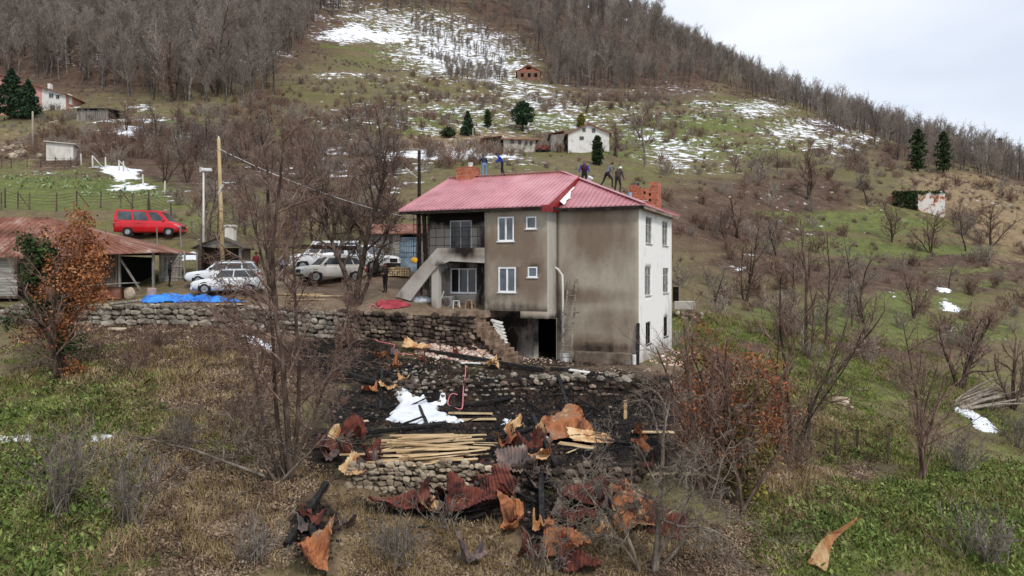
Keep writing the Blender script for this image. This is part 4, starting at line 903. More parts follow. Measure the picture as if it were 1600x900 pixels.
# right chimney on the far hip, found from its pixel on that hip line
best = min((abs(800 + F * (lambda p: p[0] / p[1])(hw(PX + 6.14 * t, RY + (yF - RY) * t)) - 1008), t) for t in [i / 200 for i in range(201)])[1]
cxx, cyy = PX + 6.14 * best, RY + (yF - RY) * best
c2 = chimney(cxx, cyy, 1.75, 1.1, zH(cxx) - .7, zH(cxx) + .82, True)
mb = MB(); mb.box(cxx - .89, cxx + .3, cyy - .59, cyy - .56, zH(cxx) + .1, zH(cxx) + .16); mb.build('mortar_band', M_conc, c2)
mb = MB()
for a, h in ((.12, .62), (.5, .5), (.5, .15)): mb.box(cxx + a * .87 - .06, cxx + a * .87 + .06, cyy - .575, cyy - .553, zH(cxx) + h - .08, zH(cxx) + h + .08)
mb.build('brick_hole', M_dark, c2)
# drain pipe
M_pipe = mat('white plastic pipe', [(.4, (206, 204, 198)), (.6, (228, 226, 222))], 4, 3, .5)
p = [fr(864, 416, -.25), fr(872, 421, -.25), fr(878.5, 430, -.25), fr(879.5, 470, -.25), fr(880, 552, -.25)]
MB().tube([(xj1 - .1, -.5, p[0][1])] + [(a, -.25, b_) for a, b_ in p], .065, 10).build('drain_pipe', M_pipe, house, smooth_=True)
MB().prism([(-3.4, -.003), (-.25, -.003), (-.25, -.6), (-3.3, -.6)], 'z', -4.9, -4.12).build('concrete_step', mat('grimy concrete', [(.3, (72, 60, 50)), (.5, (110, 96, 84)), (.7, (142, 130, 116))], 1.5, 7, .95, .3), house, bevel=.03)
me = house.children[-1].data
# ------- ladder -------
M_lad = mat('weathered ladder wood', [(.35, (92, 82, 72)), (.5, (134, 124, 112)), (.7, (170, 160, 148))], 5, 5, .9, .2)
lx = fr(884, 560, -1.1); base_l = hw(lx[0], -1.1); zg = float(H(base_l[0], base_l[1]))
lad = thing('ladder', 'grey wooden ladder leaning against the brown house wall beside the white pipe', 'ladder', (base_l[0], base_l[1], zg), -TH)
tz = fr(895, 436, -.08)
top = Vector((tz[0] - lx[0], 1.02, tz[1] - zg)); 
for s, off in ((-1, -.28), (1, .28)):
    MB().bar((off, 0, .02), (top.x + off * .8, top.y, top.z), .07, .05).build('rail', M_lad, lad)
for i in range(1, 15):
    t = i / 15.; c = top * t; MB().tube([(c.x - .27 * (1 - .2 * t), c.y - .01, c.z), (c.x + .27 * (1 - .2 * t), c.y - .01, c.z)], .022, 6).build('rung', M_lad, lad)
MB().box(top.x * .6 - .42, top.x * .6 + .5, top.y * .6 - .16, top.y * .6 + .04, top.z * .6 - .04, top.z * .6 + .03).build('plank', M_lad, lad)
# ---------------- stone walls ----------------
M_stone = mat('field stone', [(.3, (92, 84, 74)), (.5, (134, 126, 114)), (.7, (168, 160, 148))], 2.5, 6, .95, .4, facerand=.38, spec=.15)
M_stone_w = mat('warm rounded stone', [(.3, (110, 96, 80)), (.5, (156, 142, 122)), (.7, (190, 178, 158))], 2.5, 6, .95, .4, facerand=.35, spec=.15)
M_stone_b = mat('scorched stone', [(.3, (34, 29, 26)), (.5, (84, 72, 64)), (.68, (144, 128, 112))], 1.2, 6, .95, .4, facerand=.6, spec=.15)
M_gap = mat('dark wall gaps', [(.4, (40, 34, 29)), (.6, (66, 57, 48))], 3, 5, 1)
def stone_wall(name, label, line, ztop, zbot, m, size, seed, group=None, gone=0, off=0.0, cat='stone wall'):
    """line: world xy polyline; ztop/zbot functions of (x,y)"""
    rg = random.Random(seed); root = thing(name, label, cat, (line[0][0], line[0][1], zbot(*line[0])), 0, group); o = Vector(root.location)
    st = MB(); bk = MB()
    for (ax, ay), (bx, by) in zip(line[:-1], line[1:]):
        L = math.hypot(bx - ax, by - ay); ux, uy = (bx - ax) / L, (by - ay) / L; nx_, ny_ = uy, -ux
        n = max(1, int(L / 1.2)); prev = None
        for i in range(n + 1):
            t = i / n; x, y = ax + (bx - ax) * t, ay + (by - ay) * t; cur = (x, y, zbot(x, y) - .3, ztop(x, y) - .08)
            if prev:
                vs = []
                for (x_, y_, z0, z1) in (prev, cur):
                    for d in (0.02, -.4): vs += [(x_ + nx_ * d - o.x, y_ + ny_ * d - o.y, z0 - o.z), (x_ + nx_ * d - o.x, y_ + ny_ * d - o.y, z1 - o.z)]
                bk.add(vs, [(0, 1, 5, 4), (2, 6, 7, 3), (1, 3, 7, 5), (0, 4, 6, 2), (0, 2, 3, 1), (4, 5, 7, 6)])
            prev = cur
        row = 0; z_off = -.1
        while z_off < 3.2:
            hr = size * rg.uniform(.55, .85); s = rg.uniform(-.3, 0); any_ = False
            while s < L:
                w_ = size * rg.uniform(.55, 1.6) * (1.25 if row < 1 else 1); x, y = ax + ux * (s + w_ / 2), ay + uy * (s + w_ / 2); z = zbot(x, y) + z_off; zt = ztop(x, y) + rg.uniform(-.1, .05)
                if z + hr * .4 < zt:
                    any_ = True
                    if rg.random() >= gone:
                        d = .02 + rg.uniform(0, .12); hh = hr * rg.uniform(.8, 1.3)
                        st.rock((x + nx_ * d - o.x, y + ny_ * d - o.y, z + hr / 2 + rg.uniform(-.06, .06) - o.z), 1, rg, (w_ * .58, w_ * .5, hh * .62), 1, (rg.uniform(-.2, .2), rg.uniform(-.35, .35), rg.uniform(-.3, .3)))
                s += w_ * .93
            z_off += hr * .92; row += 1
            if not any_: break
    bk.build('wall_core', M_gap, root); st.build('stones', m, root); return root
zb_ = lambda x, y: float(tps_eval(FB, x, y)); zf_ = lambda x, y: float(tps_eval(FFt, x, y))
stone_wall('stone_wall', 'long stone retaining wall holding up the yard with the blue tarpaulin and white cars', [(-34, 43.3), (-30, 43.3), (-22.4, 42.4), (-13.5, 42.35), (-9.4, 42.0)], lambda x, y: zb_(x, y + .2) + .06, lambda x, y: zf_(x, y), M_stone, .42, 1)
stone_wall('stone_wall', 'dark stone retaining wall under the porch, ending at the brown stairs', [(-9.3, 41.95), (-8.4, 41.85), (-5.5, 41.3), (-2.15, 40.8)], lambda x, y: zb_(x, y + .25) + .04, lambda x, y: zf_(x, y), M_stone_b, .33, 2)
stone_wall('stone_wall', 'pale rounded stone wall below the stack of sawn planks', [(-5.3, 25.75), (-3, 25.62), (-.6, 25.62)], lambda x, y: -6.28, lambda x, y: -7.45, M_stone_w, .24, 3)
stone_wall('stone_wall', 'half buried dark stone wall to the right of the rusty sheets', [(-.5, 25.65), (1.5, 25.75), (4.2, 25.9)], lambda x, y: -6.38 + .1 * math.sin(x * 3), lambda x, y: -7.3, M_stone_b, .26, 4, gone=.12)
stone_wall('stone_wall', 'scorched rubble stone wall behind the burned floor, right below the house', [(-6.0, 35.55), (-2, 35.6), (2, 35.5), (7.0, 35.4)], lambda x, y: -4.95 + .12 * math.sin(x * 2.1), lambda x, y: -6.05, M_stone_b, .24, 5, gone=.5)
# scattered stones
def stones(name, label, pts, m, seed, cat='rubble'):
    rg = random.Random(seed); mb = MB()
    for (px, py, rx, ry, n, s) in pts:
        for i in range(n):
            a = rg.uniform(0, 6.28); q = rg.random() ** .6; h = hit(px + math.cos(a) * rx * q, py + math.sin(a) * ry * q); r = s * rg.uniform(.35, 1.2); mb.rock((h[0], h[1], h[2] + r * .25), r, rg, (1, 1, .7))
    o = mb.build(name, m); tag(o, label, cat, None, 'stuff'); return o
stones('boulders', 'pale boulders and stones on the rim above the burned floor', [(830, 592, 60, 6, 18, .2), (930, 592, 90, 7, 32, .22), (690, 588, 80, 16, 60, .12), (640, 600, 40, 30, 60, .12), (760, 610, 160, 22, 130, .1), (1050, 600, 40, 14, 20, .16)], M_stone, 1)
stones('burned_rubble', 'blackened rubble stones strewn through the burned area', [(800, 690, 220, 60, 240, .08), (560, 650, 80, 60, 90, .09), (840, 780, 90, 60, 90, .1), (700, 570, 200, 20, 160, .09), (950, 620, 90, 40, 60, .1), (600, 740, 60, 30, 60, .1), (960, 750, 60, 20, 50, .1)], M_stone_b, 2)
M_rub = mat('brick and plaster rubble', [(.3, (138, 92, 76)), (.45, (178, 146, 130)), (.6, (206, 192, 180)), (.7, (226, 220, 212))], 6, 3, .95, facerand=.35)
stones('brick_rubble', 'pinkish heap of broken brick and plaster at the foot of the stairs', [(712, 543, 66, 20, 620, .13), (765, 560, 60, 12, 260, .12), (840, 560, 60, 10, 110, .08), (1050, 560, 40, 14, 90, .13), (960, 580, 60, 6, 30, .07), (660, 560, 50, 16, 70, .06)], M_rub, 3)
stones('loose_stones', 'loose pale stones lying in the grass and leaves', [(180, 520, 200, 20, 14, .12), (60, 620, 60, 40, 24, .07), (250, 700, 220, 120, 40, .05), (500, 620, 60, 60, 20, .06), (400, 860, 160, 40, 14, .08), (1210, 300, 160, 60, 30, .3), (1350, 640, 120, 40, 12, .15), (30, 240, 40, 14, 20, .6), (1300, 850, 200, 50, 10, .05)], M_stone_w, 4)
h = hit(1313, 632); mb = MB(); mb.rock((0, 0, .15), .42, random.Random(3), (1.2, .8, .7), 2); o = mb.build('boulder', M_stone_w); o.location = h; tag(o, 'single pale boulder lying beside the leaning tree in the right meadow', 'rock')
h = hit(183, 517); mb = MB(); mb.rock((0, 0, .08), .5, random.Random(5), (1.1, .4, .22), 2); o = mb.build('stone_slab', M_stone_w); o.location = h; tag(o, 'pale flat stone lying below the left stone wall', 'rock')

# ---------------- brown brick stairs beside the jut ----------------
M_step = mat('muddy brown steps', [(.35, (86, 70, 58)), (.5, (124, 102, 86)), (.7, (162, 142, 124))], 3, 5, .95, .4)
sa = fr(738, 492, -2.35); sb = fr(808, 560, -2.35)
stairs = thing('stone_stairs', 'steep brown stairs descending from the porch along the house front', 'stairs', hw(sa[0], -2.35, -4.8), -TH)
N = 11; zt0 = -2.15; zt1 = -4.55
for i in range(N):
    x = (sb[0] - sa[0]) * i / N; z = zt0 + (zt1 - zt0) * i / N + 4.8
    MB().box(x, x + (sb[0] - sa[0]) / N + .06, -.45, .62, max(z - .75, -.05), z).build('step', M_step, stairs, bevel=.03)
M_blk = mat('white gas concrete blocks', [(.4, (200, 198, 190)), (.6, (226, 224, 218))], 3, 4, .9)
rg = random.Random(2); q = fr(783, 515, -1.75)
for i in range(7):
    mb = MB(); mb.box(-.33, .33, -.12, .12, -.05, .05); o = mb.build('white_slab', M_blk, None, bevel=.01)
    p = hw(q[0] - .25 + .07 * i, -1.75 - .02 * i, q[1] + .42 - i * .16); o.location = p; o.rotation_euler = (rg.uniform(-.1, .1), .25 + .07 * i, -TH + rg.uniform(-.25, .25))
    tag(o, 'white building slab in the pile slid down beside the brown stairs', 'slab', 'white slabs piled beside the brown stairs')

# ---------------- burned corrugated sheets ----------------
M_rust_r = mat('dark red rust', [(.32, (34, 26, 25)), (.44, (84, 46, 40)), (.54, (122, 66, 52)), (.64, (104, 84, 80)), (.74, (158, 112, 88))], 1.6, 7, .8, .2, dist=.6)
M_rust_o = mat('orange rust', [(.34, (48, 34, 28)), (.43, (124, 76, 50)), (.52, (172, 112, 72)), (.6, (136, 104, 86)), (.7, (204, 168, 124))], 1.4, 7, .8, .2, dist=.8)
M_rust_c = mat('cream and rust sheet', [(.32, (96, 62, 40)), (.42, (172, 120, 76)), (.52, (206, 174, 130)), (.7, (226, 206, 168))], 1.1, 7, .75, .1, dist=1.0)
M_rust_g = mat('burned grey metal', [(.3, (48, 42, 42)), (.45, (96, 84, 82)), (.6, (134, 112, 100)), (.75, (166, 156, 150))], 1.5, 7, .7, .2, dist=.6)
def sheet(label, px, py, w_, l_, rot, m, seed, curl=.3, crump=.12, corr=.018, lift=.12, group='burned roof sheets', y0=0, hold=None):
    rs = np.random.RandomState(seed); nu, nv = 84, 44; u = np.linspace(-.5, .5, nu); v = np.linspace(-.5, .5, nv); U, V = np.meshgrid(u, v)
    edge = (fbm(V * 6 + seed, U * 0 + seed, 3, seed) - .5) * .16; X = U * w_ * (1 + edge * .6); Y = V * l_ * (1 + (fbm(U * 5 + seed, U * 0 + 3, 3, seed + 5) - .5) * .3)
    Z = corr * 1.5 * np.sin(U * w_ / .13 * 2 * math.pi) * (.5 + fbm(U * 2 + seed, V * 2, 2, seed + 9))
    for k in range(5):
        aa = rs.uniform(0, 3.14); qq = U * math.cos(aa) + V * math.sin(aa) - rs.uniform(-.35, .35); Z = Z + min(crump, .2) * rs.uniform(-.8, 1.1) * np.maximum(qq, 0)
    Z = Z + (fbm(U * 9 + seed, V * 9, 2, seed + 4) - .5) * crump * .35
    Z = Z + (fbm(U * 2.3 + seed * 3.1, V * 2.3 + seed, 2, seed) - .5) * crump * 4
    a = rs.uniform(0, 3.14); q = U * math.cos(a) + V * math.sin(a); Z = Z + curl * (q ** 2) * 2.2 + np.abs(q - rs.uniform(-.3, .3)) * crump * 1.6
    X = X * (1 - .25 * curl)
    h_ = hold or hit(px, py, y0)
    vv = np.stack([X, Y, Z - Z.min()], -1).reshape(-1, 3); idx = np.arange(nu * nv).reshape(nv, nu)
    fq = np.stack([idx[:-1, :-1], idx[:-1, 1:], idx[1:, 1:], idx[1:, :-1]], -1).reshape(-1, 4)
    kp = np.ones(len(fq), bool)
    for k in range(rs.randint(1, 4)):
        c = np.array([rs.uniform(-.45, .45) * w_, rs.choice([-.5, .5]) * l_]); fc = vv[fq].mean(1)[:, :2]; kp &= np.linalg.norm(fc - c, axis=1) > rs.uniform(.08, .2)
    fu = (U.ravel()[fq].mean(1)); fv = (V.ravel()[fq].mean(1)); en = (fbm(fu * 11 + seed, fv * 11, 3, seed + 21) - .35) * .12; kp &= (np.abs(fu) + en < .5) & (np.abs(fv) + en * .9 < .5)
    me = mesh_np('corrugated_sheet', vv, fq[kp], [m], smooth_=True); o = obj('corrugated_sheet', me); sd_ = o.modifiers.new('s', 'SOLIDIFY'); sd_.thickness = .006
    o.location = (h_[0], h_[1], h_[2] + lift); o.rotation_euler = (R(rot[0] * (.62 if rot[0] != 62 else 1)), R(rot[1]), R(rot[2])); return tag(o, label, 'roof sheet', group)
S_ = sheet
S_('dark red corrugated sheet hanging straight down over the pale stone wall', 730, 752, 1.15, 1.35, (62, 0, -4), M_rust_r, 1, .1, .03, .025, -.1)
S_('large crumpled dark red sheet in the middle of the rusty heap', 735, 800, 1.9, 1.1, (48, 6, 8), M_rust_r, 2, .5, .2, .02, .1)
S_('red sheet folded upward right of the hanging corrugated sheet', 783, 792, 1.3, 1.15, (40, -20, -18), M_rust_r, 3, .6, .22, .02, .25)
S_('bright orange sheet curled at the right end of the rusty heap', 806, 826, .8, 1.15, (55, -15, -30), M_rust_o, 4, .8, .15, .012, .1)
S_('silvery brown corrugated sheet lying against the black beam', 800, 735, 1.15, 1.2, (38, 4, 8), M_rust_g, 5, .15, .05, .022, .15)
S_('small orange sheet above the silvery corrugated one', 783, 702, .75, .6, (20, 10, 30), M_rust_o, 6, .5, .15, .01)
S_('small dark red curled sheet right of the black beam', 826, 708, .95, .7, (25, -10, 20), M_rust_r, 7, .7, .2, .01)
S_('big orange sheet curling up like a shell on the black ash', 893, 684, 2.1, 1.7, (34, -12, 28), M_rust_o, 8, .75, .1, .006, .1)
S_('long cream sheet in front of the big orange shell shaped one', 925, 692, 2.1, .95, (24, 8, 22), M_rust_c, 9, .25, .06, .006, .12)
S_('cream coloured sheet in the left heap of torn metal', 535, 693, 1.25, .8, (18, 0, 10), M_rust_c, 10, .5, .15, .008)
S_('red torn sheet on top of the left heap of metal', 550, 700, 1.0, .7, (30, 20, -20), M_rust_r, 11, .4, .25, .01, .25)
S_('flat red sheet at the far left edge of the torn metal', 512, 713, 1.15, .6, (12, 4, -6), M_rust_r, 12, .3, .1, .01)
S_('yellow striped corrugated sheet sliding off the left heap', 556, 745, 1.0, .75, (40, 12, -28), M_rust_c, 13, .2, .08, .025)
S_('small orange sheet next to the upright charred post', 577, 616, .75, .6, (24, 8, 24), M_rust_o, 14, .3, .08, .008)
S_('long orange sheet half hidden in dry grass below the pale wall', 625, 800, 2.2, .7, (35, 0, 6), M_rust_r, 15, .5, .2, .01)
S_('orange rusted sheet twisted over the charred post at bottom left', 485, 882, 1.1, 1.3, (46, 10, 16), M_rust_o, 16, .8, .25, .006, .05)
S_('orange brown folded sheet at the bottom centre in the dry grass', 885, 872, 1.5, 1.1, (34, -6, -26), M_rust_o, 17, .5, .22, .02, .05)
S_('rust red end of the folded sheet at the bottom centre', 905, 893, 1.3, .7, (24, 4, -8), M_rust_r, 117, .3, .18, .015, .02)
S_('dark red sheet draped over the dark stone wall', 915, 790, 1.7, .9, (42, 0, -8), M_rust_r, 18, .4, .15, .012, .1)
S_('grey sheet next to the one draped over the dark stone wall', 950, 800, .9, .9, (50, 10, 20), M_rust_g, 118, .4, .2, .012, .1)
S_('large orange sheet behind the grey bare tree', 990, 812, 1.6, 1.5, (58, 0, 10), M_rust_o, 19, .4, .15, .008, .05)
S_('brown rusty sheet right of the grey bare tree trunk', 1045, 825, 1.2, 1.1, (50, 6, -20), M_rust_r, 20, .4, .15, .012, .05)
S_('cream sheet lying on the dark slope below the stone wall with the porch', 650, 550, 1.5, .95, (12, 6, -8), M_rust_c, 21, .3, .08, .01, .1)
S_('dark crumpled sheet alone in the dry grass at the bottom', 728, 884, 1.0, .8, (24, 10, 20), M_rust_g, 22, .5, .2, .008, .05)
S_('torn grey sheet at the lower edge of the left metal heap', 578, 752, .8, .6, (34, -8, 12), M_rust_g, 23, .5, .2, .01, .05)
#S_('rust brown scrap lying on the burned floor in front of the snow', 690, 722, .7, .5, (10, 0, 40), M_rust_r, 24, .4, .2, .01, .05)
rg = random.Random(21)
for (cx_, cy_, rx_, ry_, n_) in ((760, 790, 130, 35, 16), (550, 715, 45, 25, 6), (810, 705, 50, 30, 6), (960, 790, 90, 35, 12), (880, 850, 70, 30, 7), (700, 565, 120, 14, 6), (900, 720, 120, 40, 7), (610, 600, 40, 20, 4), (500, 830, 40, 40, 4)):
    for i in range(n_):
        px, py = cx_ + rg.uniform(-rx_, rx_), cy_ + rg.uniform(-ry_, ry_)
        S_('small torn scrap of burned sheet metal lying in the debris', px, py, rg.uniform(.35, .9), rg.uniform(.3, .7), (rg.uniform(0, 42), rg.uniform(-18, 18), rg.uniform(-80, 80)), rg.choice((M_rust_r, M_rust_r, M_rust_o, M_rust_g, M_rust_g, M_rust_c)), rg.randint(200, 900), rg.uniform(.1, .45), rg.uniform(.08, .2), .014, rg.uniform(0, .12), 'small scraps of burned sheet metal')
# cream sheet in the green grass, right foreground
def strip(label, pts, widths, m, name='bent_sheet', cat='metal sheet', group=None, seed=0, th=.01):
    """bent strip through pixel/height points (px,py,lift)"""
    P3 = []
    for (px, py, lf) in pts: P3.append(Vector(px) if hasattr(px, '__len__') else Vector(hit(px, py)) + Vector((0, 0, lf)))
    root = P3[0]; vs = []; n = len(P3); k = 7; rg = random.Random(seed)
    for i, p in enumerate(P3):
        d = (P3[min(i + 1, n - 1)] - P3[max(i - 1, 0)]).normalized(); s = d.cross(Vector((0, -.5, 1))).normalized()
        for j in range(k): t = j / (k - 1) - .5; vs.append(p - root + s * t * widths[i] + Vector((0, 0, -1)).lerp(Vector((0, -.3, 1)), .5 + .5 * math.cos(t * 7)) * .05 * rg.uniform(.4, 1.4))
    fs = [(i * k + j, i * k + j + 1, (i + 1) * k + j + 1, (i + 1) * k + j) for i in range(n - 1) for j in range(k - 1)]
    o = MB().add(vs, fs).build(name, m, None, smooth_=True, solid=th, sub=1); o.location = root; return tag(o, label, cat, group)
hb = Vector(hit(1275, 893)); hx = lambda px, py: Vector(((px - 800) / F * (hb.y + .1), hb.y + .1, (HZ - py) / F * (hb.y + .1)))
strip('cream bent sheet with a rusty centre standing in the green grass with a long tail', [((hb.x, hb.y, hb.z + .05), 0, 0)] + [(tuple(hx(a, b_)), 0, 0) for a, b_ in ((1282, 868), (1290, 845), (1305, 832), (1322, 822), (1340, 809))], [.62, .5, .3, .22, .1, .03], M_rust_c, seed=3)

# ---------------- timbers ----------------
M_char = mat('charred timber', [(.35, (9, 9, 9)), (.5, (24, 22, 22)), (.7, (58, 54, 52))], 6, 5, .75, .6, bscale=18, spec=.4)
def beam(label, a, b_, w_=.18, h_=.16, la=.08, lb=.08, m=None, name='charred_beam', cat='beam', group='charred timbers'):
    A = Vector(hit(*a)) + Vector((0, 0, la)) if len(a) == 2 else Vector(a); B = Vector(hit(*b_)) + Vector((0, 0, lb)) if len(b_) == 2 else Vector(b_)
    d = B - A; mb = MB(); rg = random.Random(int(A.x * 100)); n = 6; prev = None; vs = []
    dn = d.normalized(); s = dn.cross(Vector((0, 0, 1))).normalized(); u = s.cross(dn)
    for i in range(n + 1):
        f = 1 - .25 * rg.random()
        for sx, sy in ((-1, -1), (1, -1), (1, 1), (-1, 1)): vs.append(d * i / n + s * sx * w_ / 2 * f + u * sy * h_ / 2 * f + u * rg.uniform(-.01, .01))
    fs = [(0, 1, 2, 3)[::-1], tuple(range(4 * n, 4 * n + 4))] + [(i * 4 + j, i * 4 + (j + 1) % 4, i * 4 + 4 + (j + 1) % 4, i * 4 + 4 + j) for i in range(n) for j in range(4)]
    o = mb.add(vs, fs).build(name, m or M_char, None, bevel=.012); o.location = A; return tag(o, label, cat, group)
beam('long charred beam lying on the rim from the cream sheet to the house corner', (668, 552), (850, 582), .2, .2, .12, .1)
beam('second long charred beam continuing along the rim below the concrete step', (860, 578), (1045, 596), .18, .16)
beam('thick charred beam sticking out level at the left end of the burned area', (512, 584), (588, 604), .22, .2, .3, .15)
beam('upright charred post leaning beside the small orange sheet', (594, 640), (597, 588), .16, .16, 0, .3)
beam('charred beam crossing the burned floor diagonally below the brown earth', (872, 598), (890, 650), .16, .16, .25, .1)
beam('charred beam running down between the silvery sheet and the red curled one', (832, 660), (868, 745), .18, .16, .3, .25)
beam('charred beam jutting out over the lower wall toward the viewer', (845, 755), (848, 850), .2, .18, .35, .05)
beam('short charred beam across the top of the dark stone wall', (830, 758), (880, 775), .16, .16, .3, .2)
beam('charred beam lying behind the plank stack below the snow', (560, 680), (690, 668), .16, .14, .1, .1)
beam('charred rafter lying from the snow toward the plank stack', (655, 640), (668, 668), .12, .12, .15, .1)
beam('charred post sloping down the bank at the bottom left', (510, 768), (447, 858), .2, .2, .25, .1)
beam('charred post under the twisted orange sheet at bottom left', (480, 810), (500, 880), .22, .2, .2, .1)
beam('charred stub standing against the dark stone wall by the porch', (617, 532), (616, 500), .14, .12, 0, .35)
beam('charred joist lying across the ash near the upright white plank', (930, 690), (1010, 702), .12, .12)
beam('charred joist half buried left of the big orange sheet', (760, 690), (850, 668), .14, .12, .06, .06)
beam('charred joist in front of the scorched rubble wall', (700, 640), (800, 628), .14, .12, .06, .2)
beam('thin charred lath lying on the dark slope by the left heap', (520, 640), (575, 652), .1, .08)
rg = random.Random(33)
for i in range(46):
    cx_, cy_, rx_, ry_ = rg.choice(((760, 680, 230, 50), (700, 640, 150, 20), (860, 770, 100, 40), (560, 660, 60, 60), (900, 620, 120, 20), (680, 585, 140, 14), (760, 800, 120, 40)))
    px, py = cx_ + rg.uniform(-rx_, rx_), cy_ + rg.uniform(-ry_, ry_); a_ = rg.uniform(-1, 1); l_ = rg.uniform(18, 60)
    beam('thin charred lath lying among the ashes', (px, py), (px + l_ * math.cos(a_), min(py + l_ * .5 * math.sin(a_), 895)), rg.uniform(.05, .12), rg.uniform(.05, .09), rg.uniform(.03, .2), rg.uniform(.03, .3), group='charred laths among the ashes')
# charred plank leaning at the house corner
cpt = Vector(hw(.05, -.45)); cpt.z = float(H(cpt.x, cpt.y)); cp2 = Vector(hw(-.02, -.06, P(998, 505, 39.9)[2]))
beam('charred plank standing against the near corner of the house', tuple(cpt), tuple(cp2), .22, .08)
# fresh planks
M_plank = mat('fresh sawn wood', [(.3, (104, 82, 60)), (.42, (170, 140, 102)), (.55, (202, 176, 136)), (.7, (224, 206, 172))], 2, 5, .8, .15, stretch=(.3, 1.5, 1.5), obj_rand=.2)
def plank(label, c, L, ang, w_=.13, h_=.04, tilt=0, grp='fresh planks in the stack above the pale stone wall', roll=0):
    rg = random.Random(int(abs(c[0]) * 1000 + abs(c[2]) * 777)); mb = MB(); n = 5
    for i in range(n):
        pass
    x0 = -L / 2; vs = []; 
    for i in range(n + 1):
        x = x0 + L * i / n; wob = rg.uniform(-.015, .015)
        for sy, sz in ((-1, -1), (1, -1), (1, 1), (-1, 1)): vs.append((x, sy * w_ / 2 * rg.uniform(.85, 1.05) + wob, sz * h_ / 2 + wob * .3))
    fs = [(0, 1, 2, 3), tuple(range(4 * n, 4 * n + 4))[::-1]] + [(i * 4 + j, i * 4 + 4 + j, i * 4 + 4 + (j + 1) % 4, i * 4 + (j + 1) % 4) for i in range(n) for j in range(4)]
    o = mb.add(vs, fs).build('plank', M_plank, None, bevel=.006); o.location = c; o.rotation_euler = (roll, tilt, ang); return tag(o, label, 'plank', grp)
rg = random.Random(11)
for lay in range(4):
    for j in range(8 - lay):
        px = 672 + rg.uniform(-26, 26); py = 733 - j * 7.2 - lay * 3; b_ = hit(px, py)
        plank('pale sawn plank in the loose stack above the stone wall', (b_[0], b_[1], b_[2] + .05 + lay * .075 + rg.uniform(0, .02)), rg.uniform(1.6, 3.7), rg.uniform(-.2, .3), rg.uniform(.08, .24), .045, rg.uniform(-.08, .05), roll=rg.uniform(-.15, .15))
for i, (px, py, L, a, lb) in enumerate([(735, 650, 1.9, -.05, 'wide pale board at the right edge of the snow, behind'), (745, 660, 1.6, .08, 'wide pale board at the right edge of the snow, in front'), (1020, 680, 1.6, -.08, 'pale plank lying on the ash right of the cream sheet'),
        (1035, 745, 2.0, .1, 'pale timber lying behind the branches of the grey tree'), (1065, 747, 1.3, -.1, 'short pale timber under the brown leaved beech'), (560, 663, .8, .4, 'short plank end in the left metal heap')]):
    b_ = hit(px, py); plank(lb, (b_[0], b_[1], b_[2] + .1), L, a, .3 if i < 3 else .25, .05, 0, None)
rg = random.Random(77)
for i in range(13):
    px, py = rg.choice(((600, 715, 40, 20), (700, 700, 60, 30), (770, 715, 40, 20), (930, 700, 60, 20), (640, 745, 60, 12)))[:2]; px += rg.uniform(-40, 40); py += rg.uniform(-14, 14); b_ = hit(px, py)
    plank('pale split board lying askew in the ash around the plank stack', (b_[0], b_[1], b_[2] + rg.uniform(.08, .3)), rg.uniform(.6, 1.9), rg.uniform(-1.2, 1.2), rg.uniform(.1, .26), .035, rg.uniform(-.15, .15), 'pale boards lying askew in the ash', rg.uniform(-.4, .4))
b_ = Vector(hit(977, 656)); beam('pale plank standing upright in the burned ground', tuple(b_), tuple(b_ + Vector((.02, .1, .8))), .16, .04, m=M_plank, name='plank', cat='plank', group=None)
for i, (px, py, L, a) in enumerate([(470, 462, 2.6, .1), (500, 464, 3.4, -.05), (560, 495, 2.2, -.25), (480, 470, 2.0, .2), (360, 486, 1.5, 0)]):
    b_ = hit(px, py); plank(['yellow plank lying in the yard before the white cars', 'long plank on the yard in front of the grey four wheel drive', 'pale plank at the yard edge by the dark tree', 'short plank at the yard edge behind the bare trees', 'plank end on the left stone wall'][i], (b_[0], b_[1], b_[2] + .06), L, a, .22, .05, 0, None)

# ---------------- snow on the near ground ----------------
M_snow = mat('old snow', [(.3, (196, 198, 200)), (.42, (222, 228, 234)), (.7, (242, 245, 250))], 2, 6, .7, .5, spec=.3)
def snow_patch(polys):
    V = []; Fc = []; n0 = 0
    for pts, th in polys:
        w3 = [hit(*p) for p in pts]; xs_ = [p[0] for p in w3]; ys_ = [p[1] for p in w3]; poly = [(p[0], p[1]) for p in w3]
        st = .07 if min(ys_) < 40 else .12; gx = np.arange(min(xs_) - .2, max(xs_) + .2, st); gy = np.arange(min(ys_) - .2, max(ys_) + .2, st); X, Y = np.meshgrid(gx, gy)
        d = polysd(X, Y, poly) + (fbm(X * 1.7, Y * 1.7, 4, 77) - .5) * .9; h_ = H(X, Y) + np.clip(d * .8, -.05, th) + .015 * fbm(X * 5, Y * 5, 2, 5); h_ = np.where(d < -.02, H(X, Y) - .08, h_)
        ok = d > -.1; a = ok[:-1, :-1] & ok[1:, :-1] & ok[:-1, 1:] & ok[1:, 1:]; idx = np.arange(X.size).reshape(X.shape); fq = np.stack([idx[:-1, :-1], idx[:-1, 1:], idx[1:, 1:], idx[1:, :-1]], -1)[a]
        V.append(np.stack([X, Y, h_], -1).reshape(-1, 3)); Fc.append(fq + n0); n0 += X.size
    return mesh_np('snow', np.concatenate(V), np.concatenate(Fc), [M_snow], smooth_=True)
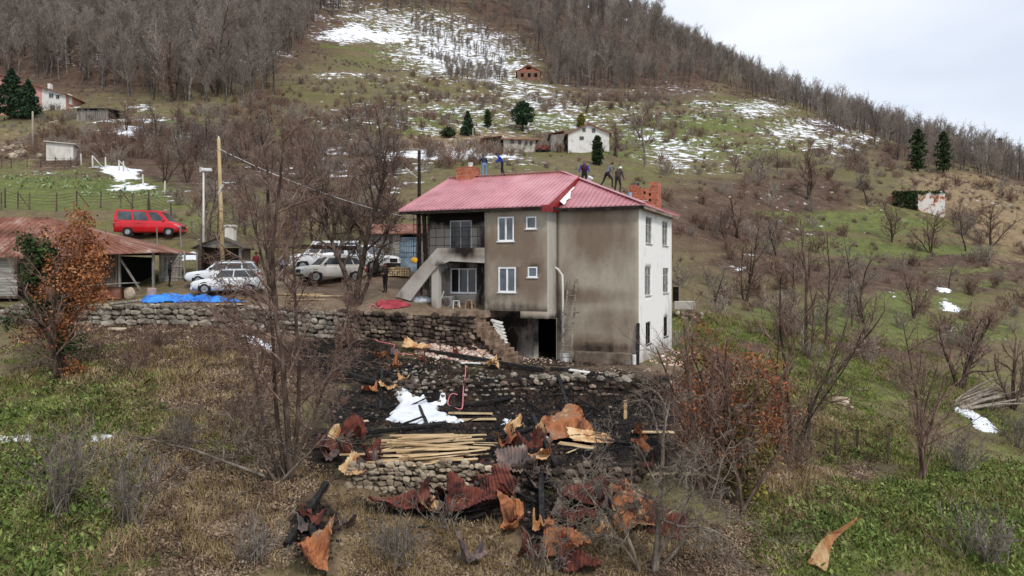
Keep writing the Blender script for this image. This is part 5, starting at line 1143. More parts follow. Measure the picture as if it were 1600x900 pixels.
o = obj('snow', snow_patch([([(622, 614), (640, 612), (645, 620), (690, 626), (684, 640), (722, 660), (650, 662), (606, 656), (618, 640)], .14), ([(788, 656), (812, 664), (806, 669), (790, 664)], .08), ([(822, 671), (838, 668), (838, 676), (824, 679)], .08), ([(845, 684), (856, 680), (856, 690), (846, 690)], .08),
    ([(378, 520), (398, 528), (432, 543), (428, 549), (400, 543), (384, 534)], .1), ([(1494, 640), (1520, 642), (1552, 664), (1554, 676), (1530, 672), (1512, 656)], .14), ([(0, 683), (46, 683), (44, 689), (0, 688)], .06), ([(140, 684), (170, 683), (168, 687), (142, 688)], .05), ([(1464, 450), (1486, 453), (1480, 458), (1466, 456)], .2), ([(1470, 474), (1500, 482), (1502, 488), (1474, 486)], .2), ([(1465, 508), (1490, 512), (1488, 518), (1468, 516)], .2),
    ([(836, 726), (850, 726), (850, 736), (838, 736)], .04), ([(280, 396), (312, 398), (312, 408), (282, 408)], .2), ([(1380, 836), (1380, 835), (1381, 836)], .01)])); tag(o, 'melting snow lying in patches on the near ground', 'snow', None, 'stuff')

# ---------------- tarps, hose, sacks ----------------
def tarp(name, label, cat, pts, m, th, seed, amp=.25, sc=1.2):
    w3 = [hit(*p) for p in pts]; poly = [(p[0], p[1]) for p in w3]; xs_ = [p[0] for p in poly]; ys_ = [p[1] for p in poly]; gx = np.arange(min(xs_), max(xs_), .07); gy = np.arange(min(ys_), max(ys_), .07); X, Y = np.meshgrid(gx, gy)
    d = polysd(X, Y, poly) + (fbm(X * 1.2, Y * 1.2, 2, seed) - .5) * .5; n = fbm(X * sc + 3, Y * sc * 1.5, 4, seed); h_ = H(X, Y) + .03 + amp * np.abs(n - .5) * 2 * np.clip(d * 2.5, 0, 1) + th * np.clip(d * 1.5, 0, 1) * fbm(X * .6, Y * .6, 2, seed + 3)
    ok = d > 0; a = ok[:-1, :-1] & ok[1:, :-1] & ok[:-1, 1:] & ok[1:, 1:]; idx = np.arange(X.size).reshape(X.shape); fq = np.stack([idx[:-1, :-1], idx[:-1, 1:], idx[1:, 1:], idx[1:, :-1]], -1)[a]
    V = np.stack([X - xs_[0], Y - ys_[0], h_ - w3[0][2]], -1).reshape(-1, 3); o = obj(name, mesh_np(name, V, fq, [m], smooth_=True), None, w3[0]); q = o.modifiers.new('s', 'SOLIDIFY'); q.thickness = .01; return tag(o, label, cat)
M_blue = mat('blue tarpaulin', [(.35, (24, 96, 190)), (.6, (52, 140, 226))], 2, 4, .45, .2, spec=.5)
tarp('tarpaulin', 'crumpled bright blue tarpaulin spread along the yard edge in front of the white cars', 'tarpaulin', [(216, 473), (232, 462), (262, 460), (300, 465), (345, 467), (386, 471), (384, 474.5), (300, 474.5), (230, 475)], M_blue, .35, 4, .5)
M_redt = mat('faded red cloth', [(.35, (128, 38, 48)), (.6, (170, 70, 78))], 2, 4, .8, .3)
tarp('red_cloth', 'faded red cloth heaped at the foot of the outside stairs', 'cloth', [(584, 482), (590, 472), (622, 470), (642, 479), (628, 483), (600, 486)], M_redt, .15, 6, .25)
M_hose = mat('pink hose', [(.4, (196, 104, 112)), (.6, (214, 132, 138))], 4, 2, .6)
def hose(label, pts, r=.028):
    ps = [Vector(hit(*p)) + Vector((0, 0, .05)) for p in pts]; out = []
    for i in range(len(ps) - 1):
        a, b_, c, d = ps[max(i - 1, 0)], ps[i], ps[i + 1], ps[min(i + 2, len(ps) - 1)]
        for k in range(6):
            t = k / 6; q = .5 * ((2 * b_) + (c - a) * t + (2 * a - 5 * b_ + 4 * c - d) * t * t + (3 * b_ - a - 3 * c + d) * t ** 3); q.z = max(q.z, float(H(q.x, q.y)) + .03); out.append(q)
    out.append(ps[-1]); o = MB().tube([q - ps[0] for q in out], r, 6).build('hose', M_hose, None, smooth_=True); o.location = ps[0]; return tag(o, label, 'hose')
hose('pink hose coming down over the stone wall beside the porch onto the dark slope', [(618, 478), (604, 477), (592, 484), (583, 478), (577, 497), (577, 520), (590, 535), (616, 541), (612, 552), (640, 556), (660, 560)])
hose('pink hose looping over the rim onto the burned floor near the snow', [(722, 562), (727, 572), (727, 590), (724, 615), (722, 640), (712, 640), (700, 634), (704, 623), (715, 621)])
M_sack = mat('white sacks', [(.35, (176, 182, 190)), (.6, (214, 218, 224))], 3, 4, .8, .3)
def blob(name, label, cat, loc, sz, m, seed, sub=2, group=None):
    mb = MB(); mb.rock((0, 0, sz[2] * .7), 1, random.Random(seed), sz, sub); o = mb.build(name, m, None, smooth_=True, sub=1); o.location = loc; return tag(o, label, cat, group)
b_ = hw(fr(657, 470, -.8)[0], -.8, -1.72); blob('sack', 'white sack heaped under the outside stairs', 'sack', b_, (.75, .4, .3), M_sack, 4)
# porch things: stool, washing tub, boards
def stool(loc, m, label, s=1.0, rz=0):
    t = thing('stool', label, 'stool', loc, rz); mb = MB().box(-.17 * s, .17 * s, -.17 * s, .17 * s, .4 * s, .44 * s); mb.build('seat', m, t, bevel=.02)
    for sx in (-1, 1):
        for sy in (-1, 1): MB().bar((sx * .18 * s, sy * .18 * s, 0), (sx * .14 * s, sy * .14 * s, .4 * s), .07 * s, .04 * s).build('leg', m, t)
    return t
M_plb = mat('beige plastic', [(.4, (150, 120, 96)), (.6, (178, 150, 124))], 3, 2, .5)
q = fr(735, 480, -1.0); stool(hw(q[0], -1.0, -1.98), M_plb, 'beige plastic stool on the porch next to the jutting wall', 1.2, -TH)
M_plw = mat('white plastic', [(.4, (196, 198, 198)), (.6, (226, 226, 226))], 3, 2, .5)
q = fr(712, 480, -.9); stool(hw(q[0], -.9, -1.98), M_plw, 'white plastic stool standing in the middle of the porch', 1.1, .3)
q = fr(699, 478, -.7); t = thing('washing_machine', 'old washing machine with round door on the porch below the window', 'washing machine', hw(q[0], -.5, -1.98), -TH)
MB().box(-.3, .3, -.28, .28, 0, .72).build('cabinet', mat('dull enamel', [(.4, (120, 124, 124)), (.6, (150, 152, 150))], 3, 3, .4), t, bevel=.03)
MB().lathe([(.22, -.31), (.24, -.3), (.24, -.281)], (0, 0, .4), 20, 'y').build('door', M_rust_g, t)
q = fr(684, 482, -1.1)
o = MB().bar((0, 0, 0), (.25, .3, 1.0), .12, .03).build('board', M_blk, None); o.location = hw(q[0], -1.15, -1.98); o.rotation_euler = (0, 0, -TH); tag(o, 'narrow white board leaning beside the porch column', 'board')
q = fr(648, 405, J); M_yel = mat('yellow plastic', [(.4, (206, 150, 36)), (.6, (228, 176, 60))], 3, 3, .6)
blob('yellow_bag', 'yellow bag lying on the rail of the outside stairs', 'bag', hw(q[0], J - .02, q[1] - .2), (.22, .12, .2), M_yel, 9)
# white drum piece at wall foot
q = fr(991, 560, -.5); o = MB().lathe([(.09, 0), (.1, .02), (.1, .5), (.085, .52)], k=14).build('pipe_offcut', M_pipe, None, smooth_=False); pp = hw(q[0], -.5); o.location = (pp[0], pp[1], float(H(pp[0], pp[1]))); tag(o, 'short white pipe offcut standing near the house corner', 'pipe')
o = MB().lathe([(.2, 0), (.22, .02), (.25, .42), (.26, .44)], k=16).build('bucket', M_plw, None); pp = hw(fr(880, 552, -.9)[0], -.7); o.location = (pp[0], pp[1], float(H(pp[0], pp[1]))); tag(o, 'white bucket behind the foot of the ladder', 'bucket')
rg = random.Random(5)
for i, (px, py) in enumerate([(735, 571), (770, 562), (800, 563), (905, 583)]):
    b_ = hit(px, py); o = MB().box(-.5, .5, -.14, .14, 0, .06).build('white_board', M_blk, None, bevel=.01); o.location = (b_[0], b_[1], b_[2] + .06); o.rotation_euler = (rg.uniform(-.1, .2), rg.uniform(-.1, .1), rg.uniform(-.5, .5)); tag(o, ['white broken board on the rubble left of the charred beam', 'white broken board at the foot of the brown stairs', 'white broken board before the black basement door', 'white lath lying on the rim right of the ladder'][i], 'board')
# ---------------- vehicles ----------------
M_carw = mat('white car paint', [(.4, (214, 216, 218)), (.6, (232, 233, 234))], .6, 3, .25, spec=.6)
M_carg = mat('dusty beige grey paint', [(.4, (182, 178, 170)), (.6, (208, 205, 198))], .8, 3, .3, spec=.6)
M_carr = mat('red van paint', [(.4, (188, 14, 28)), (.6, (214, 28, 42))], .6, 3, .28, spec=.6)
M_cglass = mat('car glass', [(.4, (36, 42, 46)), (.6, (76, 86, 92))], 1.0, 2, .08, spec=.9)
M_tyre = mat('tyre rubber', [(.4, (20, 20, 20)), (.6, (40, 38, 37))], 4, 3, .9)
M_rim = mat('grey wheel rim', [(.4, (130, 132, 134)), (.6, (170, 172, 174))], 3, 2, .4, metal=.5)
M_blkp = mat('black car trim', [(.4, (22, 22, 23)), (.6, (38, 38, 39))], 3, 2, .6)
M_lamp = mat('clear headlamp', [(.4, (150, 158, 164)), (.6, (196, 202, 206))], 3, 2, .15, spec=.8)
M_tail = mat('red tail lamp', [(.4, (120, 10, 12)), (.6, (160, 20, 22))], 3, 2, .25, spec=.6)
def car(name, label, cat, px, py, yaw, paint, L, Wd, prof, gh, wheels, wr=.31, zb=.22, group='parked white cars', rack=False, black_low=False, vents=None, wins=None):
    """prof: [(x, z_top)] lower body top line front->rear, x from 0 at the nose; gh: greenhouse polygon [(x,z)...] base-front, top-front, top-rear, base-rear;
    wins: list of side window spans as fractions of the greenhouse base/top"""
    b_ = hit(px, py); t = thing(name, label, cat, b_, R(yaw), group)
    # tilt with the ground
    hw_ = Wd / 2; X = lambda x: L / 2 - x
    zt = lambda x: float(np.interp(x, [p[0] for p in prof], [p[1] for p in prof]))
    mb = MB(); xs_ = sorted(set([0, .05, .2, .5, L - .5, L - .2, L - .05, L] + [p[0] for p in prof] + list(np.linspace(0, L, 18)))); rows = []
    for x in xs_:
        e = min(x, L - x); f = 1 - .16 * max(0, 1 - e / .55) ** 2; w_ = hw_ * f; z1 = zt(x); z0 = zb + .12 * max(0, 1 - e / .4); m_ = (z0 + z1) / 2
        half = [(w_ * .86, z0), (w_ * .97, z0 + .1), (w_, m_), (w_ * .985, z1 - .16), (w_ * .94, z1 - .05), (w_ * .8, z1), (w_ * .4, z1 + .015)]
        rows.append([(X(x), -a, z) for a, z in half] + [(X(x), a, z) for a, z in half[::-1]])
    k = len(rows[0]); vs = [p for r in rows for p in r]; fs = [(i * k + j, i * k + (j + 1) % k, (i + 1) * k + (j + 1) % k, (i + 1) * k + j) for i in range(len(rows) - 1) for j in range(k)] + [tuple(range(k)), tuple(range((len(rows) - 1) * k, len(rows) * k))[::-1]]
    body = mb.add(vs, fs).build('body', paint, t, smooth_=True); q = body.modifiers.new('es', 'EDGE_SPLIT'); q.split_angle = R(50)
    # greenhouse
    (ax, az), (bx, bz), (cx_, cz), (dx, dz) = gh; wb = hw_ * .93; wt = hw_ * .76
    def gp(u, v, s):  # u 0..1 front->rear, v 0..1 base->top
        x0 = ax + (dx - ax) * u; z0 = az + (dz - az) * u; x1 = bx + (cx_ - bx) * u; z1 = bz + (cz - bz) * u
        return (X(x0 + (x1 - x0) * v), s * (wb + (wt - wb) * v), z0 + (z1 - z0) * v)
    nU, nV = 12, 4; vs = []
    for i in range(nU + 1):
        u = i / nU; row = [gp(u, v / nV, -1) for v in range(nV + 1)]; top = [(row[-1][0], -wt * .6, row[-1][2] + .03), (row[-1][0], wt * .6, row[-1][2] + .03)]; row = row + top + [gp(u, v / nV, 1) for v in range(nV, -1, -1)]; vs += row
    k = 2 * (nV + 1) + 2; fs = [(i * k + j, i * k + j + 1, (i + 1) * k + j + 1, (i + 1) * k + j) for i in range(nU) for j in range(k - 1)] + [tuple(range(k)), tuple(range(nU * k, nU * k + k))[::-1]]
    r_ = MB().add(vs, fs).build('roof', paint, t, smooth_=True); q = r_.modifiers.new('es', 'EDGE_SPLIT'); q.split_angle = R(35)
    def quad(name_, pts, m, n=.012):
        p = [Vector(a) for a in pts]; c = sum(p, Vector()) / len(p); nn = (p[1] - p[0]).cross(p[2] - p[0]).normalized(); 
        if nn.dot(c - Vector((0, 0, .8))) < 0: nn = -nn
        vs = [a + nn * n for a in p] + [a - nn * .02 for a in p]; m_ = len(p)
        return MB().add(vs, [tuple(range(m_)), tuple(range(m_, 2 * m_))[::-1]] + [(i, m_ + i, m_ + (i + 1) % m_, (i + 1) % m_) for i in range(m_)]).build(name_, m, t)
    for s in (-1, 1):
        for (u0, u1, o0, o1) in wins: quad('side_window', [gp(u0, .1, s), gp(u1, .1, s), gp(u1 - o1, .86, s), gp(u0 + o0, .86, s)], M_cglass)
    def fp(u, v, s): a = gp(u, v, 1); return (a[0], a[1] * s, a[2])
    quad('windscreen', [fp(0, .06, -.9), fp(0, .06, .9), fp(0, .92, .88), fp(0, .92, -.88)], M_cglass, .015)
    quad('rear_window', [fp(1, .12, -.85), fp(1, .12, .85), fp(1, .88, .84), fp(1, .88, -.84)], M_cglass, .015)
    # wheels
    for x in wheels:
        for s in (-1, 1):
            wl = thing_part('wheel', t, (X(x), s * (hw_ - .09), wr), [(.0, -.09), (wr * .93, -.1), (wr, -.07), (wr, .07), (wr * .93, .1), (0, .1)], M_tyre); 
            MB().lathe([(.02, s * .105), (wr * .62, s * .105), (wr * .64, s * .06)], k=18, ax='y').build('rim', M_rim, wl)
            MB().lathe([(wr * 1.2, s * .0), (wr * 1.2, s * .088)], (X(x), s * (hw_ - .095), wr + .03), 20, 'y').build('wheel_arch', M_blkp, t)
    # bumpers, grille, lights
    zf = zt(.05); MB().box(X(0) - .06, X(0) + .035, -hw_ * .82, hw_ * .82, zb + .05, zb + .24).build('bumper', M_blkp if black_low else paint, t, bevel=.03)
    MB().box(X(0) - .02, X(0) + .025, -hw_ * .42, hw_ * .42, zb + .28, zf - .06).build('grille', M_blkp, t, bevel=.01)
    for s in (-1, 1):
        MB().box(X(0) - .12, X(0) + .02, s * hw_ * .8 - .15, s * hw_ * .8 + .1 if s < 0 else hw_ * .8 + .05, zf - .2, zf - .05).build('headlight', M_lamp, t, bevel=.03)
        MB().box(X(L) - .02, X(L) + .1, s * hw_ * .84 - .08, s * hw_ * .84 + .08, zt(L) - .35, zt(L) - .08).build('tail_light', M_tail, t, bevel=.02)
        m0 = gp(.1, .05, s); MB().box(m0[0] - .05, m0[0] + .06, m0[1] + (0 if s > 0 else -.2), m0[1] + (.2 if s > 0 else 0), m0[2] + .02, m0[2] + .16).build('mirror', paint if not black_low else M_blkp, t, bevel=.03)
        MB().box(X(L * .62), X(L * .62) + .14, s * hw_ - (.01 if s > 0 else .02), s * hw_ + (.02 if s > 0 else .01), zt(L * .5) - .22, zt(L * .5) - .19).build('door_handle', M_blkp, t)
        for xx in (.42, .66): MB().box(X(L * xx) - .004, X(L * xx) + .004, s * hw_ * .99 - .006, s * hw_ * .99 + .006, zb + .18, zt(L * xx) - .18).build('door_gap', M_blkp, t)
    MB().box(X(L) - .04, X(L) + .06, -hw_ * .82, hw_ * .82, zb + .05, zb + .25).build('bumper', M_blkp if black_low else paint, t, bevel=.03)
    if rack:
        for s in (-1, 1): MB().tube([gp(.1, 1.0, s * .85), (gp(.15, 1, s)[0], gp(.15, 1, s)[1] * .85, gp(.15, 1, s)[2] + .07), (gp(.85, 1, s)[0], gp(.85, 1, s)[1] * .85, gp(.85, 1, s)[2] + .07), gp(.9, 1.0, s * .85)], .018, 6).build('roof_rail', M_rim, t)
    return t
def thing_part(nm, parent, loc, prof, m):
    o = MB().lathe(prof, k=22, ax='y').build(nm, m, parent, smooth_=False); o.location = loc; return o
car('hatchback', 'white hatchback parked nearest the yard edge behind the blue tarpaulin, its nose to the left', 'car', 356, 459, 200, M_carw, 3.95, 1.66,
    [(0, .62), (.12, .72), (.5, .82), (1.15, .93), (1.3, .95), (3.6, .99), (3.9, .9), (3.95, .86)], [(1.0, .9), (1.62, 1.42), (3.25, 1.44), (3.88, .95)], (.72, 3.12), .3, .2, wins=[(.05, .42, .02, 0), (.45, .76, 0, 0), (.79, .97, 0, .05)])
car('estate_car', 'older white estate car with a roof rack, parked behind the white hatchback', 'car', 350, 446, 193, M_carw, 4.3, 1.66,
    [(0, .6), (.1, .76), (.5, .84), (1.25, .93), (3.9, .97), (4.25, .95), (4.3, .9)], [(1.15, .9), (1.75, 1.42), (3.9, 1.44), (4.24, .95)], (.78, 3.3), .3, .2, rack=True, wins=[(.05, .36, .02, 0), (.39, .68, 0, 0), (.71, .97, 0, .02)], black_low=True)
car('off_road_car', 'dusty beige four wheel drive with roof rails parked in front of the white van', 'car', 517, 441, 216, M_carg, 4.3, 1.8,
    [(0, .8), (.1, .95), (.6, 1.02), (1.2, 1.08), (3.9, 1.12), (4.25, 1.05), (4.3, 1.0)], [(1.1, 1.05), (1.7, 1.62), (3.7, 1.64), (4.2, 1.1)], (.8, 3.45), .36, .3, rack=True, wins=[(.05, .38, .02, 0), (.41, .72, 0, 0), (.75, .96, 0, .05)], black_low=True)
car('pickup_truck', 'white pickup with its nose to the right, by the grey plank shed', 'pickup', 566, 426, -28, M_carw, 5.2, 1.86,
    [(0, .9), (.08, 1.02), (.5, 1.12), (1.4, 1.18), (5.1, 1.22), (5.2, 1.2)], [(1.3, 1.15), (1.95, 1.8), (4.9, 1.84), (5.12, 1.2)], (.95, 4.1), .4, .38, wins=[(.04, .25, .02, 0), (.27, .47, 0, 0), (.56, .93, 0, .02)], black_low=True)
car('van', 'white van standing behind the dusty four wheel drive, mostly hidden by branches', 'van', 508, 424, 200, M_carw, 4.8, 1.85,
    [(0, .85), (.1, 1.0), (.7, 1.15), (1.1, 1.25), (4.75, 1.3), (4.8, 1.2)], [(.8, 1.1), (1.6, 2.0), (4.6, 2.05), (4.75, 1.25)], (.85, 3.8), .34, .28, wins=[(.06, .25, .05, 0), (.28, .55, 0, 0), (.58, .95, 0, .01)])
car('minibus', 'red minibus with three side windows parked on the upper track', 'van', 236, 370.5, 2, M_carr, 5.1, 1.95,
    [(0, .8), (.1, .95), (.6, 1.12), (.9, 1.2), (5.05, 1.25), (5.1, 1.1)], [(.75, 1.1), (1.55, 2.0), (4.95, 2.1), (5.08, 1.22)], (.8, 3.95), .34, .3, None, wins=[(.05, .29, .06, 0), (.36, .62, 0, 0), (.66, .94, 0, .0)])
# ---------------- people ----------------
def flat(name, c, rough=.85): return mat(name, [(.4, tuple(int(v * .82) for v in c)), (.6, c)], 9, 4, rough)
M_skin = flat('skin', (176, 132, 108), .6)
def person(label, loc, yaw, J_, top, legs, hair, vest=None, group=None, hat=None, shoes=(38, 34, 32), sc=1.0):
    """J_: joints in metres, x right, y forward, z up; figure faces +y before yaw"""
    j = dict(pelvis=(0, 0, .95), waist=(0, 0, 1.1), chest=(0, 0, 1.33), neck=(0, 0, 1.48), head=(0, .02, 1.6), crown=(0, .01, 1.69),
             hipR=(.1, 0, .92), kneeR=(.11, .02, .5), ankR=(.11, -.02, .09), toeR=(.12, .15, .05), hipL=(-.1, 0, .92), kneeL=(-.11, .02, .5), ankL=(-.11, -.02, .09), toeL=(-.12, .15, .05),
             shR=(.19, 0, 1.42), elR=(.25, 0, 1.14), haR=(.25, .1, .9), shL=(-.19, 0, 1.42), elL=(-.25, 0, 1.14), haL=(-.25, .1, .9)); j.update({a: c for a, c in J_.items() if a != 'face'})
    rad = dict(pelvis=.15, waist=.145, chest=.165, neck=.06, head=.1, crown=.075, hipR=.1, kneeR=.062, ankR=.045, toeR=.035, hipL=.1, kneeL=.062, ankL=.045, toeL=.035, shR=.07, elR=.05, haR=.03, shL=.07, elL=.05, haL=.03)
    ed = [('pelvis', 'waist'), ('waist', 'chest'), ('chest', 'neck'), ('neck', 'head'), ('head', 'crown')]
    for s in 'RL': ed += [('pelvis', 'hip' + s), ('hip' + s, 'knee' + s), ('knee' + s, 'ank' + s), ('ank' + s, 'toe' + s), ('chest', 'sh' + s), ('sh' + s, 'el' + s), ('el' + s, 'ha' + s)]
    names = list(j); me = bpy.data.meshes.new('skel'); me.from_pydata([j[n] for n in names], [(names.index(a), names.index(b)) for a, b in ed], []); o = bpy.data.objects.new('skel', me); COL.objects.link(o)
    sk = o.modifiers.new('skin', 'SKIN'); 
    if not me.skin_vertices: me.attributes  # layer is made by the modifier
    o.modifiers.new('sub', 'SUBSURF').levels = 2
    import bmesh
    b = bmesh.new(); b.from_mesh(me); ly = b.verts.layers.skin.verify()
    b.verts.ensure_lookup_table()
    for i, n in enumerate(names): b.verts[i][ly].radius = (rad[n], rad[n] * (.72 if n in ('pelvis', 'waist', 'chest') else 1)); b.verts[i][ly].use_root = n == 'pelvis'
    b.to_mesh(me); b.free()
    ev = o.evaluated_get(bpy.context.evaluated_depsgraph_get()); m2 = bpy.data.meshes.new_from_object(ev); bpy.data.objects.remove(o)
    V = [v.co.copy() for v in m2.vertices]; Fs = [tuple(p.vertices) for p in m2.polygons]; 
    def segd(p, a, c):
        a = Vector(a); c = Vector(c); t = max(0, min(1, (p - a).dot(c - a) / (c - a).length_squared)); return (p - a - (c - a) * t).length
    kind = {'pelvis': 1, 'waist': 0, 'chest': 0, 'neck': 2, 'head': 2}
    mi = []
    for f in Fs:
        c = sum((V[i] for i in f), Vector()) / len(f); best = None
        for a, d in ed:
            ds = segd(c, j[a], j[d]) - rad[a] * .5
            if best is None or ds < best[0]: best = (ds, a, d)
        a, d = best[1:]
        if a[:3] == 'ank': k = 3
        elif a[:4] == 'knee' or a[:3] == 'hip' or d[:3] == 'hip': k = 1
        elif a == 'pelvis': k = 1 if c.z < Vector(j['waist']).z - .03 else 0
        elif a in ('neck', 'head'): k = 2
        elif a == 'chest' and d == 'neck': k = 2 if (c - Vector(j['neck'])).length < .07 else 0
        else: k = 0
        mi.append(k)
    mb = MB(); mb.v = [tuple(v) for v in V]; mb.f = Fs; mb.m = mi; mb.cur = 2
    # hands: palm, four fingers, thumb
    for s in 'RL':
        e = Vector(j['el' + s]); h = Vector(j['ha' + s]); d = (h - e).normalized(); side = Vector((1 if s == 'R' else -1, 0, 0)); fw = d.cross(side).normalized(); fw = fw if fw.y > 0 else -fw
        mb.tube([h - d * .02, h + d * .03, h + d * .085], [.027, .036, .03], 7)
        for q in range(4):
            b0 = h + d * .08 + fw * (.027 - .018 * q); L = (.07, .078, .072, .055)[q]; cu = -side * .02
            mb.tube([b0, b0 + d * L * .5 + cu * .3, b0 + d * L * .85 + cu * 1.2], [.0095, .009, .007], 5)
        b0 = h + d * .02 + fw * .03; mb.tube([b0, b0 + fw * .03 + d * .025, b0 + fw * .035 + d * .06], [.013, .011, .008], 5)
    # face: nose and ears
    hd = Vector(j['head']); up = (Vector(j['crown']) - hd).normalized(); f0 = Vector(J_.get('face', (0, 1, 0))).normalized(); sd_ = f0.cross(up).normalized()
    mb.tube([hd + f0 * .085 + up * .035, hd + f0 * .122 + up * .0, hd + f0 * .09 - up * .012], [.01, .016, .012], 5)
    for s in (-1, 1): mb.rock(tuple(hd + sd_ * s * .098 + up * .01), .026, random.Random(1), (.5, .8, 1))
    mats = [flat('jacket', top), flat('trousers', legs), M_skin, flat('shoes', shoes)]
    o = mb.build('person', mats, None, smooth_=True); o.location = loc; o.rotation_euler = (0, 0, yaw); o.scale = (sc,) * 3
    tag(o, label, 'person', group)
    eyes = MB()
    for s in (-1, 1): eyes.rock(tuple(hd + f0 * .092 + sd_ * s * .035 + up * .03), .011, random.Random(1))
    eyes.build('eyes', M_blkp, o)
    hm = MB()
    n = 12
    rows = []
    for a in range(5):
        ph = a / 4 * 1.45; r_ = .112 * math.sin(ph + .02); z = .112 * math.cos(ph)
        rows.append((r_, z))
    vs = []; 
    for r_, z in rows:
        for q in range(n):
            th = 2 * math.pi * q / n; p = sd_ * r_ * math.cos(th) + f0 * r_ * math.sin(th); low = .05 if (math.sin(th) < .2 and r_ > .1) else 0; vs.append(hd + up * (.045 + z * .92 - low) + p - f0 * .012)
    hm.add(vs, [(a * n + q, a * n + (q + 1) % n, (a + 1) * n + (q + 1) % n, (a + 1) * n + q) for a in range(4) for q in range(n)] + [tuple(range(n))])
    hm.build('hair' if not hat else 'cap', flat('hair', hair) if not hat else flat('cap', hat), o, smooth_=True)
    if vest:
        c = Vector(j['chest']); w_ = Vector(j['waist']); nk = Vector(j['neck']); vb = MB()
        k = 14; vs = []
        for t, rx, ry in ((0, .172, .135), (.35, .19, .15), (.7, .2, .155), (1.0, .15, .13)):
            p = w_.lerp(nk, t * .92); 
            for q in range(k): th = 2 * math.pi * q / k; vs.append(p + Vector((rx * math.cos(th), ry * math.sin(th), 0)))
        vb.add(vs, [(a * k + q, a * k + (q + 1) % k, (a + 1) * k + (q + 1) % k, (a + 1) * k + q) for a in range(3) for q in range(k)]).build('vest', flat('vest', vest), o, smooth_=True, solid=.01)
    return o
def roofz(x, y):
    """height of the house roof at local x,y"""
    c = [zL(y) if x < XB else zR(y)] if y < RY else [RZ - (RZ - ZE) / 4.55 * (y - RY)]
    if x > PX: c.append(zH(x))
    return min(c) + .05
def on_roof(px, x=None, y=None):
    """local roof spot along a pixel column for a given local y"""
    k = (px - 800) / F; b_ = H0 + HY * y; x = -(b_.x - k * b_.y) / (HX.x - k * HX.y); return x
bend = lambda a: dict()
def at_roof(px, y):
    x = on_roof(px, y=y); return hw(x, y, roofz(x, y) - .06)
person('worker in a dark jacket and light blue jeans next to the small left chimney', at_roof(757, 4.3), .35, dict(waist=(0, .04, 1.1), chest=(0, .12, 1.3), neck=(0, .2, 1.43), head=(0, .26, 1.54), crown=(0, .29, 1.62), shR=(.19, .13, 1.37), shL=(-.19, .13, 1.37), elR=(.27, .2, 1.12), haR=(.2, .38, 1.0), elL=(-.27, .2, 1.12), haL=(-.2, .4, 1.02), kneeR=(.14, .06, .5), kneeL=(-.14, .06, .5), face=(0, 1, -.4)), (44, 48, 62), (116, 150, 186), (52, 42, 36), group='workers on the red roof', sc=.9)
person('worker in a bright blue jacket and black trousers leaning forward on the ridge', at_roof(785, 4.3), 1.35, dict(waist=(0, .05, 1.1), chest=(0, .16, 1.3), neck=(0, .28, 1.42), head=(0, .37, 1.52), crown=(0, .42, 1.6), shR=(.19, .17, 1.36), shL=(-.19, .17, 1.36), elR=(.24, .32, 1.12), haR=(.18, .52, 1.02), elL=(-.24, .3, 1.12), haL=(-.2, .5, 1.0), kneeR=(.12, .1, .5), ankR=(.12, .02, .09), toeR=(.12, .2, .05), kneeL=(-.12, -.04, .5), ankL=(-.12, -.2, .1), toeL=(-.12, -.03, .05), face=(0, 1, -.5)), (36, 66, 172), (32, 32, 42), (40, 32, 28), group='workers on the red roof', sc=.9)
person('worker in blue jacket and dark red vest on the roof, facing the viewer', at_roof(913, 5.75), math.pi - .1, dict(waist=(0, .02, 1.1), chest=(0, .06, 1.31), neck=(0, .1, 1.46), head=(0, .14, 1.58), crown=(0, .15, 1.67), elR=(.3, .02, 1.15), haR=(.3, .1, .92), elL=(-.3, .02, 1.15), haL=(-.3, .12, .92), kneeR=(.14, .06, .5), kneeL=(-.14, .06, .5)), (44, 82, 176), (34, 32, 34), (120, 98, 84), vest=(84, 36, 48), group='workers on the red roof')
person('worker in a grey sweater and dark trousers striding up the roof with legs apart', at_roof(948, 5.4), -1.2, dict(waist=(0, .1, 1.08), chest=(0, .2, 1.28), neck=(0, .3, 1.41), head=(0, .36, 1.52), crown=(0, .39, 1.6), shR=(.19, .2, 1.36), shL=(-.19, .2, 1.36), elR=(.25, .2, 1.08), haR=(.24, .36, .88), elL=(-.25, .22, 1.08), haL=(-.22, .4, .9), hipR=(.1, 0, .92), kneeR=(.13, .32, .62), ankR=(.13, .3, .16), toeR=(.13, .46, .12), kneeL=(-.12, -.14, .52), ankL=(-.12, -.42, .14), toeL=(-.13, -.26, .04)), (120, 124, 132), (40, 38, 40), (46, 38, 34), group='workers on the red roof')
person('white haired man in a dark brown jacket standing left of the big brick chimney', at_roof(965, 5.6), -.7, dict(waist=(0, .06, 1.08), chest=(0, .15, 1.28), neck=(0, .23, 1.42), head=(0, .3, 1.53), crown=(0, .33, 1.61), shR=(.19, .15, 1.36), shL=(-.19, .15, 1.36), elR=(.25, .16, 1.09), haR=(.22, .34, .92), elL=(-.25, .16, 1.09), haL=(-.22, .36, .95), kneeR=(.12, .14, .5), ankR=(.12, .06, .09), toeR=(.12, .22, .05), kneeL=(-.12, -.02, .5), ankL=(-.12, -.14, .1)), (74, 66, 62), (48, 44, 44), (226, 222, 218), group='workers on the red roof')
person('worker mostly hidden behind the big brick chimney, only the cap showing', at_roof(997, 8.0), .4, {}, (60, 66, 84), (50, 50, 60), (40, 34, 30), hat=(52, 60, 80), group='workers on the red roof')
